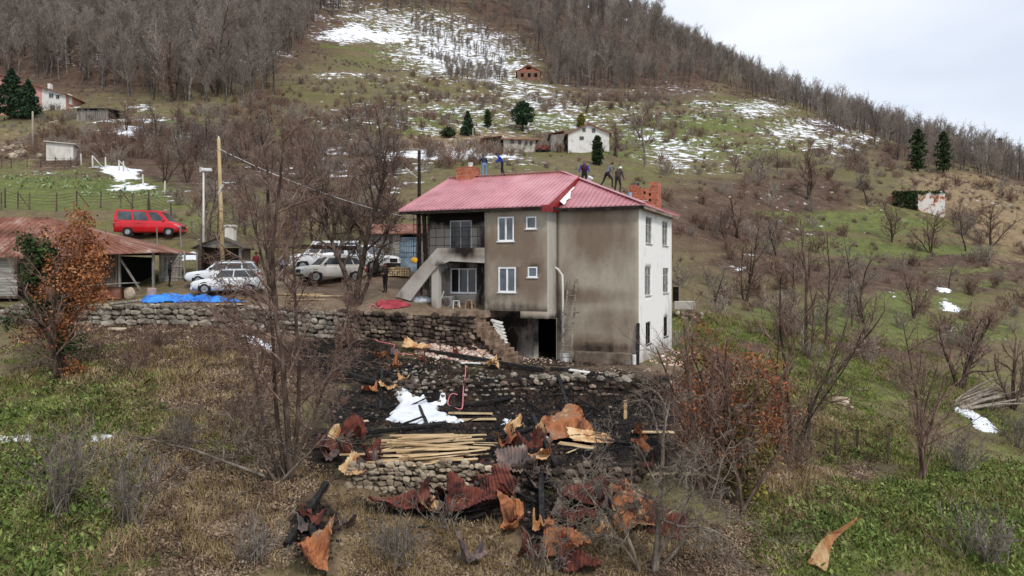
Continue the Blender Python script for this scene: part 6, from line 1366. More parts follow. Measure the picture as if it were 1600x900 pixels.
# the yard
b_ = hit(265, 449); person('person dressed all in black standing by the open plank door of the rust roofed barn', b_, -1.2, dict(head=(0, .05, 1.59), crown=(0, .05, 1.68), haR=(.2, .16, .95), elR=(.26, -.02, 1.15), elL=(-.26, -.02, 1.15), haL=(-.2, .16, .95), kneeL=(-.14, .02, .5), ankL=(-.16, -.04, .09), toeL=(-.2, .12, .05)), (28, 28, 32), (24, 24, 28), (40, 34, 30))
b_ = hit(602, 458); person('person in long dark clothes standing at the foot of the outside stairs', b_, 2.6, dict(elR=(.27, .06, 1.16), haR=(.1, .22, 1.1), elL=(-.27, .06, 1.16), haL=(-.08, .22, 1.12), kneeR=(.08, .02, .5), kneeL=(-.08, .02, .5), ankR=(.08, -.02, .09), ankL=(-.08, -.02, .09)), (58, 50, 48), (30, 28, 30), (58, 48, 42), hat=(52, 44, 44))
b_ = hit(441, 440); person('person in a pale blue grey top standing between the white cars behind branches', b_, .5, dict(chest=(0, .12, 1.3), neck=(0, .2, 1.43), head=(0, .26, 1.54), crown=(0, .29, 1.62), shR=(.19, .12, 1.36), shL=(-.19, .12, 1.36), haR=(.2, .35, 1.05), haL=(-.2, .35, 1.05)), (150, 160, 178), (44, 50, 66), (110, 84, 64))
b_ = hit(400, 436); person('person in a dark red jacket standing behind the white hatchback, seen through branches', b_, -.4, {}, (120, 36, 40), (50, 48, 50), (50, 40, 34))
# buckets on the roof
o = MB().lathe([(.13, 0), (.17, .3), (.18, .31)], k=16).build('bucket', M_plw, None); x_ = on_roof(735, y=4.1); o.location = hw(x_, 4.1, RZ + .62); tag(o, 'white bucket standing on top of the small left chimney', 'bucket')
o = MB().lathe([(.13, 0), (.17, .3), (.18, .31)], k=16).build('bucket', M_plw, None); o.location = Vector(at_roof(919, 3.9)) + Vector((0, 0, .05)); o.rotation_euler = (.4, .5, 0); tag(o, 'white bucket tipped on the roof at the feet of the worker in the vest', 'bucket')
o = MB().lathe([(.12, 0), (.14, .3), (.15, .31)], k=16).build('bucket', flat('pale blue plastic', (156, 186, 214), .5), None); x_ = on_roof(984, y=6.2); o.location = Vector(at_roof(984, 6.3)) + Vector((0, 0, .03)); tag(o, 'pale blue bucket on the roof left of the big brick chimney', 'bucket')
# ---------------- sheds, barns, far houses ----------------
M_board_g = mat('grey weathered boards', [(.3, (84, 78, 72)), (.5, (130, 124, 116)), (.7, (172, 166, 158))], 3.5, 6, .95, .3, stretch=(3, 3, .25), facerand=.2)
M_board_d = mat('dark weathered boards', [(.3, (48, 40, 34)), (.5, (82, 72, 62)), (.7, (122, 110, 98))], 3.5, 6, .95, .3, stretch=(3, 3, .25), facerand=.25)
M_board_h = mat('grey horizontal boards', [(.3, (96, 92, 86)), (.5, (146, 142, 134)), (.7, (186, 182, 174))], 3.5, 6, .95, .3, stretch=(.25, 3, 3), facerand=.15)
M_rustroof = mat('rusted roof sheets', [(.32, (76, 50, 42)), (.43, (112, 72, 56)), (.53, (134, 90, 74)), (.62, (148, 114, 100)), (.72, (176, 154, 142))], .8, 7, .8, .1, dist=.5)
M_tile = mat('old clay tiles', [(.3, (108, 70, 56)), (.5, (146, 98, 80)), (.7, (172, 130, 110))], 2.0, 6, .9, .3)
M_lime = mat('flaking limewash', [(.3, (150, 142, 130)), (.42, (214, 211, 204)), (.7, (232, 230, 226))], .9, 8, .9, .1)
M_pink = mat('pink wall', [(.3, (186, 132, 122)), (.6, (208, 156, 146))], .8, 5, .9)
M_rough = mat('rough stone masonry', [(.3, (104, 98, 88)), (.45, (160, 154, 142)), (.6, (188, 182, 170)), (.7, (210, 206, 196))], 1.6, 8, .95, .3)
M_concw = mat('pale concrete', [(.3, (160, 154, 144)), (.5, (206, 202, 192)), (.7, (222, 218, 210))], 1.2, 7, .9, .1, stretch=(1, 1, .4))
M_hay = mat('hay', [(.3, (96, 74, 48)), (.5, (140, 112, 74)), (.7, (180, 150, 104))], 3, 6, 1, .5)
def boards(mb, x0, x1, z0, z1, y, w_=.18, th=.03, seed=0, gap=.01, jag=0):
    rg = random.Random(seed); x = x0
    while x < x1 - .02:
        ww = min(w_ * rg.uniform(.8, 1.2), x1 - x); d = rg.uniform(0, .012); mb.box(x, x + ww - gap, y - d - th, y - d, z0 + rg.uniform(0, jag), z1 - rg.uniform(0, jag)); x += ww
def hboards(mb, x0, x1, z0, z1, y, w_=.2, th=.04, seed=0):
    rg = random.Random(seed); z = z0
    while z < z1 - .02:
        ww = min(w_ * rg.uniform(.8, 1.2), z1 - z); d = rg.uniform(0, .02); mb.box(x0 - rg.uniform(0, .06), x1 + rg.uniform(0, .05), y - d - th, y - d, z, z + ww - .012); z += ww
def roofpoly(t, nm, polys, m, th=.06, ribs=0):
    mb = MB()
    for p in polys: slab(mb, p, th)
    return mb.build(nm, m, t)
# barn at the left
t = thing('barn', 'wooden barn with a rusty red roof behind the orange leaved bush at the left edge', 'barn', (-28, 46, -1.4)); zo = 1.4
mb = MB(); hboards(mb, -8, -.7, 0, 2.5, -1.45, seed=1); mb.build('board_wall', M_board_h, t)
mb = MB(); mb.bar((-3.9, -1.56, .3), (-2.1, -1.56, 2.2), .16, .05); mb.bar((-8, -1.58, .05), (-.6, -1.58, .05), .12, .14); mb.build('brace', M_board_d, t)
mb = MB(); boards(mb, -.6, 4.0, -.1, 2.75, .9, seed=2); mb.build('board_wall', M_board_d, t)
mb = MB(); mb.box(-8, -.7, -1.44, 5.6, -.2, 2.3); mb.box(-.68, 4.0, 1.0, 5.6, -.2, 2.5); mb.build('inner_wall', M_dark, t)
for x in (4.05, 6.1): MB().bar((x, .9, -.1), (x, .9, 2.75), .12, .12).build('post', M_board_g, t)
mb = MB(); mb.bar((4.2, .7, 2.3), (5.7, .5, .1), .12, .08); mb.bar((.9, .7, 1.7), (1.6, .6, .3), .08, .05); mb.bar((1.6, .65, 2.4), (.3, .65, .6), .07, .05); mb.build('brace', M_board_g, t)
RR = [(-8.5, -1.95, 2.4), (-.1, -1.95, 2.4), (-1.4, 2.6, 5.0), (-8.5, 2.6, 5.0)]
roofpoly(t, 'roof', [RR, [(-.1, -1.95, 2.4), (6.6, .5, 2.75), (-1.4, 2.6, 5.0)], [(6.6, .5, 2.75), (6.6, 6.2, 2.75), (-1.4, 2.6, 5.0)], [(6.6, 6.2, 2.75), (-8.5, 6.2, 2.6), (-8.5, 2.6, 5.0), (-1.4, 2.6, 5.0)]], M_rustroof)
mb = MB(); rg = random.Random(3)
for k in range(24):
    x = -8.4 + k * .35
    if x < -.2: rib(mb, (x, -1.97, 2.41), (x, 2.6, 5.0) if x < -1.4 else (x, -1.95 + 4.55 * (-.1 - x) / 1.3, 2.4 + 2.6 * (-.1 - x) / 1.3), .06, .03)
for k in range(18):
    a = Vector((-.1, -1.95, 2.41)).lerp(Vector((6.6, .5, 2.76)), (k + .5) / 18); b_ = a.lerp(Vector((-1.4, 2.6, 5.0)), .9); rib(mb, a, b_, .05, .03)
mb.build('roof_ribs', M_rustroof, t)
# open plank door
b_ = hit(259, 444); b_ = (b_[0], b_[1] + .8, b_[2]); t = thing('plank_gate', 'grey plank gate with crossed laths standing behind the person in black', 'gate', b_, .1)
mb = MB(); boards(mb, -.75, .7, .1, 2.0, 0, seed=4, gap=.02); mb.build('boards', M_board_g, t); mb = MB()
for z in (.4, 1.1, 1.75): mb.bar((-.75, -.05, z), (.7, -.05, z), .04, .09)
mb.bar((-.7, -.08, .3), (.6, -.08, 1.9), .03, .07); mb.build('lath', M_board_h, t)
MB().bar((.85, 0, -.2), (.82, 0, 2.1), .1, .1).build('post', M_board_g, t)
# bench-like sheet roofed box
b_ = hit(178, 468); t = thing('hutch', 'low dark hutch with a tilted grey sheet on top beside the barn', 'hutch', b_, -.05)
MB().box(-1.2, .55, -.3, .6, 0, .7).build('box', M_rustroof, t, bevel=.02); mb = MB(); mb.bar((-1.5, .1, .78), (1.1, .1, .95), 1.3, .05, up=(0, 0, 1)); mb.build('lid', M_board_h, t)
blob('sack', 'pale sack slumped against the low hutch', 'sack', (b_[0] + .95, b_[1] - .1, b_[2]), (.35, .3, .45), flat('pale sacking', (186, 166, 146)), 4)
b_ = hit(237, 466); o = MB().lathe([(.24, 0), (.25, .05), (.26, .55), (.2, .58)], k=12).build('tree_stump', flat('cut pale wood', (188, 160, 148)), None); o.location = b_; tag(o, 'pale cut stump at the left end of the blue tarpaulin', 'stump')
beam('pale pole lying on the ground below the hutch', (172, 478), (222, 472), .14, .12, .1, .1, M_board_g, 'pole', 'pole', None)
# small gabled hut with chimney
b_ = hit(368, 414, 46); t = thing('hut', 'small open fronted hut with a shingled gable and a white chimney behind the white cars', 'hut', (b_[0], 50.5, float(H(b_[0], 50.5)) + .1), .05)
s = 50.5 / F; hz = lambda py: (HZ - py) * s - t.location.z
W2_ = 1.45
MB().prism([(-W2_, hz(386)), (W2_, hz(386)), (0.1, hz(371))], 'y', 0, .05).build('gable', M_board_h, t)
mb = MB(); mb.bar((-W2_ - .25, 1, hz(388)), (.1, 1, hz(370)), 2.6, .07, up=(0, 0, 1)); mb.bar((.1, 1, hz(370)), (W2_ + .25, 1, hz(388)), 2.6, .07, up=(0, 0, 1)); mb.build('roof', M_board_d, t)
MB().box(-W2_, -W2_ + .14, 0, .14, -.5, hz(386)).build('post', M_board_g, t); MB().box(W2_ - .14, W2_, 0, .14, -.5, hz(386)).build('post', M_board_g, t)
MB().box(-W2_ + .1, W2_ - .1, 1.6, 2.2, -.5, hz(386)).box(-W2_, -W2_ + .08, .14, 2.2, -.5, hz(387)).box(W2_ - .08, W2_, .14, 2.2, -.5, hz(387)).build('wall', M_board_d, t)
MB().box(-.05, .55, 1.4, 2.0, hz(380), hz(352)).box(-.12, .62, 1.34, 2.06, hz(352), hz(349)).build('chimney', M_concw, t)
# grey plank shed behind the stairs
Ys = 54.0; s = Ys / F; x0 = (572 - 800) * s; zg = -.05
t = thing('plank_shed', 'grey plank shed with a rusty roof and pale blue metal door behind the stairs', 'shed', (x0, Ys, zg), -.1)
wz = lambda py: (HZ - py) * s - zg; wx = lambda px: (px - 572) * s
mb = MB(); boards(mb, 0, wx(626), -.8, wz(366), 0, seed=7); boards(mb, wx(655), wx(690), -.8, wz(366), 0, seed=8); mb.build('board_wall', M_board_g, t)
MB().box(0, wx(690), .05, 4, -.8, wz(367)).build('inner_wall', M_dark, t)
M_bluedoor = mat('pale blue metal door', [(.4, (120, 142, 160)), (.6, (156, 174, 188))], 2, 5, .6)
d = MB().box(wx(627), wx(654), -.06, 0, -.8, wz(371)).build('door', M_bluedoor, t); mb = MB()
for i in range(7): mb.box(wx(629) + i * .17, wx(629) + i * .17 + .03, -.09, -.061, wz(402), wz(374))
for z in (402, 395, 385, 378, 374): mb.box(wx(628), wx(653), -.085, -.062, wz(z), wz(z) + .03)
mb.build('door_grille', mat('grey blue grille', [(.4, (84, 100, 112)), (.6, (110, 126, 138))], 4, 2, .6), d)
MB().box(wx(618), wx(626), -.08, -.02, -.8, wz(366)).build('post', M_board_h, t)
roofpoly(t, 'roof', [[(-.4, -.4, wz(365)), (wx(700), -.4, wz(365)), (wx(700), 2.6, wz(346)), (-.4, 2.6, wz(346))], [(-.4, 5, wz(360)), (wx(700), 5, wz(360)), (wx(700), 2.6, wz(346)), (-.4, 2.6, wz(346))]], M_rustroof)
b_ = hit(576, 372, 50); 
t = thing('firewood_stack', 'low stack of split firewood between the person in long clothes and the stairs', 'firewood', hit(608, 432), 0); mb = MB(); rg = random.Random(8)
for i in range(44):
    x = -.3 + (i % 11) * .16; z = .09 + (i // 11) * .15; mb.tube([(x, -.35 + rg.uniform(-.06, .06), z), (x + rg.uniform(-.03, .03), .4, z)], rg.uniform(.06, .09), 6)
mb.build('logs', M_plank, t)

def simple_house(name, label, cat, px, py, Y, wpx, dpth, eave_px, peak_px, wallm, roofm, rz=0, windows=(), gable=True, over=.4, wz_=None, rise_back=None, zoff=0):
    """front centred on (px, py) at depth Y; sizes given in photo pixels"""
    hh_ = hit(px, py, 60); Y = hh_[1]; s = Y / F; loc = (hh_[0], Y, hh_[2] + zoff); t = thing(name, label, cat, loc, rz); w_ = wpx * s; he = eave_px * s; hp = peak_px * s
    mb = MB()
    if gable: mb.prism([(-w_ / 2, -2.5), (w_ / 2, -2.5), (w_ / 2, he), (0, hp), (-w_ / 2, he)], 'y', 0, dpth)
    else: mb.box(-w_ / 2, w_ / 2, 0, dpth, -2.5, he)
    mb.build('wall', wallm, t)
    if gable: roofpoly(t, 'roof', [[(-w_ / 2 - over, -over, he - over * (hp - he) / (w_ / 2)), (0, -over, hp + .08), (0, dpth + over, hp + .08), (-w_ / 2 - over, dpth + over, he - over * (hp - he) / (w_ / 2))], [(w_ / 2 + over, -over, he - over * (hp - he) / (w_ / 2)), (0, -over, hp + .08), (0, dpth + over, hp + .08), (w_ / 2 + over, dpth + over, he - over * (hp - he) / (w_ / 2))]], roofm, .15)
    else: 
        r0 = w_ * .28; A = [(-w_ / 2 - over, -over, he), (w_ / 2 + over, -over, he), (w_ / 2 + over, dpth + over, he), (-w_ / 2 - over, dpth + over, he)]; p1 = (-w_ / 2 + r0, dpth / 2, hp); p2 = (w_ / 2 - r0, dpth / 2, hp)
        roofpoly(t, 'roof', [[A[0], A[1], p2, p1], [A[1], A[2], p2], [A[2], A[3], p1, p2], [A[3], A[0], p1]], roofm, .12)
    for (a, b_, ww, hh, m) in windows:
        o = MB().box((a - ww / 2) * s, (a + ww / 2) * s, -.06, -.01, (b_ - hh / 2) * s, (b_ + hh / 2) * s).build('window', m, t)
        MB().box((a - ww * .36) * s, (a - .3) * s, -.075, -.061, (b_ - hh * .36) * s, (b_ + hh * .36) * s).box((a + .3) * s, (a + ww * .36) * s, -.075, -.061, (b_ - hh * .36) * s, (b_ + hh * .36) * s).build('pane', M_glassd, o)
    return t, s
M_wf = flat('window surround', (150, 148, 142)); M_wfw = flat('white surround', (214, 212, 208))
t, s = simple_house('far_house', 'white gabled house with four front windows on the middle slope behind the cypress', 'house', 920, 238, 136, 64, 9, 31, 44, M_lime, M_tile, .0, [(-7.5, 35, 5.5, 6, M_wf), (7.5, 34, 5.5, 7, M_wf), (-11, 22, 7, 6, M_wf), (12, 20, 7, 7, M_wf)])
MB().box(-5.6, -3.7, 1.0, 7, -2.5, 2.9).build('side_wing', M_board_g, t); roofpoly(t, 'wing_roof', [[(-5.9, .7, 2.95), (-3.6, .7, 3.4), (-3.6, 7.3, 3.4), (-5.9, 7.3, 2.95)]], M_tile)
t, s = simple_house('far_house', 'old stone house with a clay tiled roof and dark wooden wing', 'house', 812, 238, 128, 50, 7, 20, 28, M_rough, M_tile, .1, [(-12, 16, 5, 6, M_board_d), (0, 15, 5, 6, M_board_d), (10, 14, 4, 6, M_board_d), (18, 14, 4, 6, M_board_d)], gable=False, over=.5)
MB().box(-5.3, -2.7, .8, 6, -2, 2.4).build('wooden_wing', M_board_d, t); roofpoly(t, 'wing_roof', [[(-5.8, .3, 2.1), (-2.6, .3, 2.5), (-2.6, 6.3, 2.5), (-5.8, 6.3, 2.1)]], M_tile)
t, s = simple_house('far_house', 'small unfinished brick house with an orange gable high up beside the snowy clearing', 'house', 826, 125, 238, 36, 8, 14, 23, M_hollow, M_tile, 0, [(-10, 8, 5, 6, M_board_d), (1, 7, 5, 8, M_board_d), (11, 8, 4, 6, M_board_d)])
MB().box(-.75, .75, -.1, -.02, 16 * s, 20 * s).build('window', M_dark, t)
MB().box(-18 * s, 18 * s, -.3, -.07, -1, 13.2 * s).build('lower_wall', mat('rough brown brick', [(.3, (100, 72, 60)), (.6, (140, 108, 92))], 1, 6, .95), t)
for a in (-10, 1, 11): MB().box((a - 2.2) * s, (a + 2.2) * s, -.36, -.31, 4 * s, 10 * s).build('window', M_dark, t)
# pink and white house far left
t, s = simple_house('far_house', 'long pink and white gabled house at the far left behind the two conifers', 'house', 2, 180, 150, 196, 10, 34, 62, M_pink, M_tile, .05, [(76, 31, 8, 9, M_wfw), (86, 29, 6, 8, M_wfw), (78, 12, 9, 10, M_wfw), (40, 30, 7, 9, M_wfw), (25, 30, 7, 9, M_wfw)], over=.7)
mb = MB(); mb.prism([(62 * s, -2.5), (98.2 * s, -2.5), (98.2 * s, 33.6 * s), (62 * s, 44 * s)], 'y', -.04, -.005); mb.build('white_wall', M_lime, t)
MB().box(66 * s, 70 * s, 1, 2, 44 * s, 52 * s).build('chimney', M_lime, t)
MB().box(96 * s, 100 * s, 1, 2, 20 * s, 36 * s).build('chimney', M_lime, t)
# plank byre far left
Yb = hit(145, 188, 60)[1]; s = Yb / F; t = thing('byre', 'grey vertical plank byre built into the slope right of the pink house', 'shed', ((120 - 800) * s, Yb, (HZ - 188) * s), 0)
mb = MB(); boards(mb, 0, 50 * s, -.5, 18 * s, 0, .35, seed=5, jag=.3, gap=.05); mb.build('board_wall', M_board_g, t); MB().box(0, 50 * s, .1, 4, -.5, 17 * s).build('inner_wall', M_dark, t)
roofpoly(t, 'roof', [[(-.5, -.4, 18 * s), (51 * s, -.4, 18.5 * s), (60 * s, 5, 22 * s), (10 * s, 5, 22 * s)]], M_board_d)
# white box shed
Yb = 89.5; s = Yb / F; t = thing('concrete_shed', 'small off white concrete shed with a flat slab roof above the green vegetable field', 'shed', ((92 - 800) * s, Yb, (HZ - 255) * s), .35)
MB().box(-1.3, 1.45, 0, 2.4, -.8, 2.3).build('wall', M_concw, t); mb = MB(); mb.bar((-1.5, 1.2, 2.45), (1.75, 1.2, 2.3), 3.0, .12, up=(0, 0, 1)); mb.build('roof', M_conc, t)
# ruin
Yb = hit(1440, 331, 60)[1]; s = Yb / F; zr0 = (HZ - 331) * s
t = thing('ruined_house', 'ivy covered ruined walls of white plaster and brick on the right hillside', 'ruin', ((1440 - 800) * s, Yb, zr0), -.2)
MB().prism([(-.8, -.8), (3.0, -.8), (3.0, 2.4), (2.5, 2.9), (2.1, 2.3), (1.6, 1.1), (1.5, 2.5), (1.0, 2.7), (.4, 2.2), (-.1, 1.2), (-.4, 2.6), (-.8, 2.5)], 'y', 0, .4).build('wall', mat('patchy plaster on brick', [(.3, (150, 84, 60)), (.42, (168, 104, 78)), (.47, (214, 206, 198)), (.7, (228, 224, 218))], .8, 5, .95), t)
MB().box(-3.6, -.8, .1, .5, -.8, 2.7).build('wall', M_hollow, t); MB().box(-3.6, -3.2, .5, 4, -.8, 2.4).build('wall', M_hollow, t); MB().box(2.6, 3.0, .4, 4, -.8, 2.0).build('wall', M_hollow, t)
M_ivy = leafmat('dark ivy', [(.3, (24, 34, 20)), (.5, (44, 58, 32)), (.7, (70, 84, 46))], .5)
def leaves(name, pts, size, m, parent, seed=0, asp=.6):
    rs = np.random.RandomState(seed); n = len(pts); u = rs.normal(0, 1, (n, 3)); u /= np.linalg.norm(u, axis=1, keepdims=True); v = np.cross(u, rs.normal(0, 1, (n, 3))); v /= np.linalg.norm(v, axis=1, keepdims=True); s_ = (size * rs.uniform(.6, 1.3, n))[:, None]
    V = np.stack([pts - u * s_, pts - v * s_ * asp, pts + u * s_, pts + v * s_ * asp], 1).reshape(-1, 3); return obj(name, mesh_np(name, V, np.arange(4 * n).reshape(-1, 4), [m]), parent)
rs = np.random.RandomState(3); n = 3000; pts = np.c_[rs.uniform(-3.8, -.5, n), rs.uniform(-.25, .1, n), rs.uniform(-.5, 2.95, n)]; p2 = np.c_[rs.uniform(-3.7, 3, 900), rs.uniform(-.2, 1, 900), rs.normal(2.7, .15, 900)]
leaves('ivy', np.concatenate([pts, p2]), .13, M_ivy, t, 3)
# rusty skip
b_ = hit(849, 238, 100); t = thing('trailer', 'small rusty orange trailer beside the old stone house', 'trailer', b_, .1); MB().box(-1.1, 1.1, 0, 1.2, .35, 1.1).build('tub', M_rust_r, t, bevel=.03)
for x in (-.6, .6): MB().lathe([(.0, -.1), (.3, -.1), (.3, .1), (0, .1)], (x, .0, .3), 14, 'y').build('wheel', M_tyre, t)
# trough and stone base right of the house
b_ = hit(1070, 500); t = thing('trough', 'grey concrete trough raised on stones behind the right corner of the house', 'trough', b_, -.1)
mb = MB(); mb.box(-.75, .75, 0, .9, .75, 1.35); mb.build('basin', M_conc, t, bevel=.03); mb = MB(); rg = random.Random(3)
for i in range(14): mb.rock((rg.uniform(-.8, 1.3), rg.uniform(-.2, .8), rg.uniform(0, .5)), rg.uniform(.14, .28), rg)
mb.build('stone_base', M_stone_w, t)
MB().box(-.78, -.4, .3, .8, 1.3, 2.4).build('post', M_dark, t)

# ---------------- poles, lamps, cable, fences ----------------
M_wpole = mat('weathered pole', [(.3, (110, 100, 88)), (.6, (158, 148, 134))], 3, 5, .95, .2, stretch=(1, 1, .2)); M_ypole = mat('yellowish wooden pole', [(.3, (150, 130, 92)), (.6, (190, 168, 126))], 2, 5, .9, .1, stretch=(1, 1, .2))
def pole(label, px, py0, py1, Y, r, m, dx=0, name='utility_pole', parts=None):
    z0 = float(H((px - 800) / F * Y, Y)) - .3; x = (px - 800) / F * Y; zt_ = (HZ - py1) / F * Y; t = thing(name, label, 'pole', (x, Y, z0)); h = zt_ - z0
    MB().tube([(0, 0, 0), (dx * .5, 0, h * .5), (dx, 0, h)], [r * 1.15, r, r * .8], 10).build('shaft', m, t, smooth_=True)
    if parts: parts(t, h, dx)
    return t
def p_yellow(t, h, dx):
    mb = MB(); mb.bar((dx + .05, -.1, h * .62), (dx + .38, -.25, h * .62 + .55), .1, .06); mb.build('street_lamp_head', M_plw, t); mb = MB(); mb.tube([(dx, 0, h - .15), (dx, 0, h + .12)], .05, 8); mb.build('insulator', M_plw, t)
yp = pole('yellowish wooden utility pole with a small lamp rising behind the white cars', 349, 400, 216, 49, .12, M_ypole, -.3, parts=p_yellow)
def p_lamp(t, h, dx):
    mb = MB(); mb.box(-.1, .55, -.15, .15, h, h + .22); mb.build('lamp_head', M_plw, t, bevel=.04); mb = MB(); mb.box(-.25, -.08, -.08, .08, h - .05, h + .3); mb.build('bracket', M_conc, t)
pole('grey concrete lamp post with a boxy white head left of the yellowish pole', 318, 395, 268, 52, .07, M_concw, 0, 'street_lamp', p_lamp)
def p_dark(t, h, dx):
    mb = MB(); mb.tube([(0, 0, h - 1.9), (-.5, -.2, h - 1.5)], .03, 6); mb.bar((-.45, -.2, h - 1.6), (-.85, -.3, h - 1.2), .14, .08); mb.build('street_lamp_head', M_conc, t)
dp = pole('black utility pole rising behind the left end of the red roof', 655, 400, 235, 51, .13, M_soot, 0, parts=p_dark)
pole('slim grey pole on the slope below the pink house', 51, 236, 174, 100, .13, M_wpole, 0)
pole('short grey pole in the scrub above the vegetable field', 302, 246, 212, 108, .13, M_wpole, 0)
pole('thin pole standing left of the old stone house', 739, 238, 200, 122, .1, M_wpole, 0)
pole('dark forked pole in the yard left of the concrete lamp post', 312, 400, 350, 50, .09, M_board_d, .1)
a = Vector(yp.location) + Vector((-.3, -.1, (HZ - 232) / F * 49 - yp.location.z)); c = Vector(P(660, 345, 44.5)); pts = [a.lerp(c, i / 16) - Vector((0, 0, .9 * 4 * (i / 16) * (1 - i / 16) * .5)) for i in range(17)]
o = MB().tube([p - a for p in pts], .018, 5).build('cable', M_plw, None); o.location = a; tag(o, 'pale cable sagging from the yellowish pole to the corner of the red roof', 'cable')
def fence(label, posts, Hh, m, r=.05, wires=2, braces=(), name='wire_fence', wm=None, y0=0):
    P0 = hit(*posts[0][:2], y0); t = thing(name, label, 'fence', P0); pr = []
    rg = random.Random(len(posts))
    for p in posts:
        b_ = Vector(hit(p[0], p[1], y0)) - Vector(P0); h = Hh * (p[2] if len(p) > 2 else rg.uniform(.85, 1.1)); ln = rg.uniform(-.08, .08); MB().tube([b_ - Vector((0, 0, .2)), b_ + Vector((ln, 0, h))], [r, r * .8], 6).build('post', m, t); pr.append((b_, h))
    for i in braces: b_, h = pr[i]; MB().tube([b_ + Vector((0, 0, h * .95)), b_ + Vector((1.1, .1, 0))], r * .7, 5).build('brace', m, t)
    mb = MB()
    for (a, ha), (c, hc) in zip(pr[:-1], pr[1:]):
        for k in range(wires): f = .35 + .5 * k / max(wires - 1, 1); mb.tube([a + Vector((0, 0, ha * f)), c + Vector((0, 0, hc * f))], .012, 4, False)
    mb.build('wire', wm or M_rod, t); return t
fence('wire fence with dark leaning posts at the lower edge of the green vegetable field', [(2, 329), (8, 325), (28, 328), (46, 327), (88, 331), (120, 323), (157, 325), (189, 325), (206, 336), (232, 330), (268, 345)], 1.7, M_board_d, .07, 4, (2, 5, 7), y0=50)
fence('wire fence with thin dark posts along the top of the vegetable field', [(2, 263), (18, 264), (42, 262), (63, 262), (86, 262), (110, 262)], 1.3, M_board_d, .06, 3, (4,), y0=60)
fence('row of pale concrete fence posts along the track above the vegetable field', [(127, 258), (145, 262), (165, 264), (186, 267), (193, 268), (224, 290), (257, 303)], 1.35, M_concw, .09, 2, (1, 3), y0=60)
fence('rough wire fence with old wooden posts crossing the right meadow', [(1222, 712), (1263, 700), (1305, 716), (1340, 704), (1388, 724)], 1.25, M_board_d, .07, 2, y0=20)
fence('grey stake fence along the track behind the red minibus and the yard', [(246, 384), (283, 386), (300, 372), (322, 392), (330, 370), (390, 400), (410, 402)], 1.5, M_board_g, .06, 2, y0=46)
b_ = hit(233, 337, 55); beam('short black post standing on the bank above the red minibus', (233, 331), (232, 318), .25, .2, 0, .4, M_char, 'post', 'post', None)
# log stack at the right
b_ = hit(1500, 640); t = thing('log_pile', 'heap of long grey poles lying beside the snow at the right edge', 'log pile', b_, 0); rg = random.Random(2)
for i in range(26):
    a = Vector((rg.uniform(-.3, .5), rg.uniform(-.3, 1.3), .1)); c = Vector((rg.uniform(3.6, 5.6), rg.uniform(1.5, 4.2), 0)); c.z = float(H(b_[0] + c.x, b_[1] + c.y)) - b_[2] + rg.uniform(.3, 1.1); MB().tube([a, a.lerp(c, .5) + Vector((0, 0, rg.uniform(-.1, .15))), c], [rg.uniform(.05, .1), .07, .04], 6).build('pole', M_wpole, t)
# cabbage-like plants
def cabbage(x, y): return np.exp(-(((proj(x, y, H(x, y))[0] - 90) / 120) ** 2 + ((proj(x, y, H(x, y))[1] - 283) / 16) ** 2) ** 1.5) + np.exp(-(((proj(x, y, H(x, y))[0] - 200) / 90) ** 2 + ((proj(x, y, H(x, y))[1] - 305) / 9) ** 2) ** 1.5)
M_cab = leafmat('grey green leaves', [(.3, (88, 110, 74)), (.5, (122, 144, 106)), (.7, (164, 180, 148))], .3)
leaf_field('vegetable_leaves', 'grey green cabbage leaves growing in the upper field', 'vegetables', cabbage, 2600, M_cab, .15, 31, .25, (-62, -20, 60, 90), .8, thr=.45)
# ---------------- near and middle trees ----------------
PN = tree_params(n=(11, 7, 6, 4, 0), seg=(10, 7, 6, 4, 3), wob=(.06, .14, .18, .2, .2), ang=(48, 45, 42, 40, 40), lenf=(.45, .5, .5, .45, .4), grav=(.03, .04, .03, .02, .0), start=(.25, .15, .12, .1, .1), tip=(.3, .3, .35, .45, .5), rf=(.4, .45, .5, .5, .5))
def rmin(root, t0, t1): pass
def ntree(label, px, py, top_py, seed, prm=PN, r0=.12, mt=None, mb=None, stems=1, stem_dirs=None, name='bare_tree', y0=0, cat='tree', group=None, k=6, spread=.25, lean=(0, 0), hs=1.0):
    b_ = hit(px, py, y0); h = (py - top_py) / F * b_[1] * hs; return bare_tree(name, label, cat, b_, h, seed, prm, r0, mt, mb, lean, stems, group, k, spread, 1, stem_dirs)
M_mid = bark('brown grey bark', (58, 47, 41), (88, 74, 66), (128, 112, 100))
ntree('tall bare tree with several stems in the leaves left of the burned area', 445, 745, 215, 11, tree_params(n=(17, 8, 7, 4, 0), seg=(10, 7, 6, 4, 3), wob=(.06, .16, .2, .22, .22), ang=(42, 46, 44, 40, 40), lenf=(.31, .5, .5, .45, .4), grav=(.02, .03, .02, .0, 0), start=(.22, .12, .12, .1, .1), tip=(.3, .3, .35, .45, .5), rf=(.4, .45, .5, .5, .5)), .11, M_twig, M_mid, 5,
    stem_dirs=[(.03, .0, 1, 1.0, 1), (.16, .08, 1, .86, .8), (-.16, -.06, 1, .85, .8), (.36, .0, 1, .6, .6), (-.34, 0, 1, .6, .6)])
PS = tree_params(n=(9, 8, 6, 0), seg=(8, 7, 5, 4), wob=(.1, .2, .24, .25), ang=(60, 50, 45, 40), lenf=(.6, .5, .45, .4), grav=(-.01, -.03, -.02, 0), start=(.1, .12, .12, .1), tip=(.3, .3, .35, .45), rf=(.5, .5, .5, .5))
ntree('low sprawling pale branches growing from the foot of the tall bare tree', 436, 748, 560, 23, PS, .07, M_bark_g, M_bark_g, 3, stem_dirs=[(-1.1, -.3, .7, 1.3, 1), (-.6, -.2, 1, .9, .8), (.7, -.3, .8, .9, .8)])
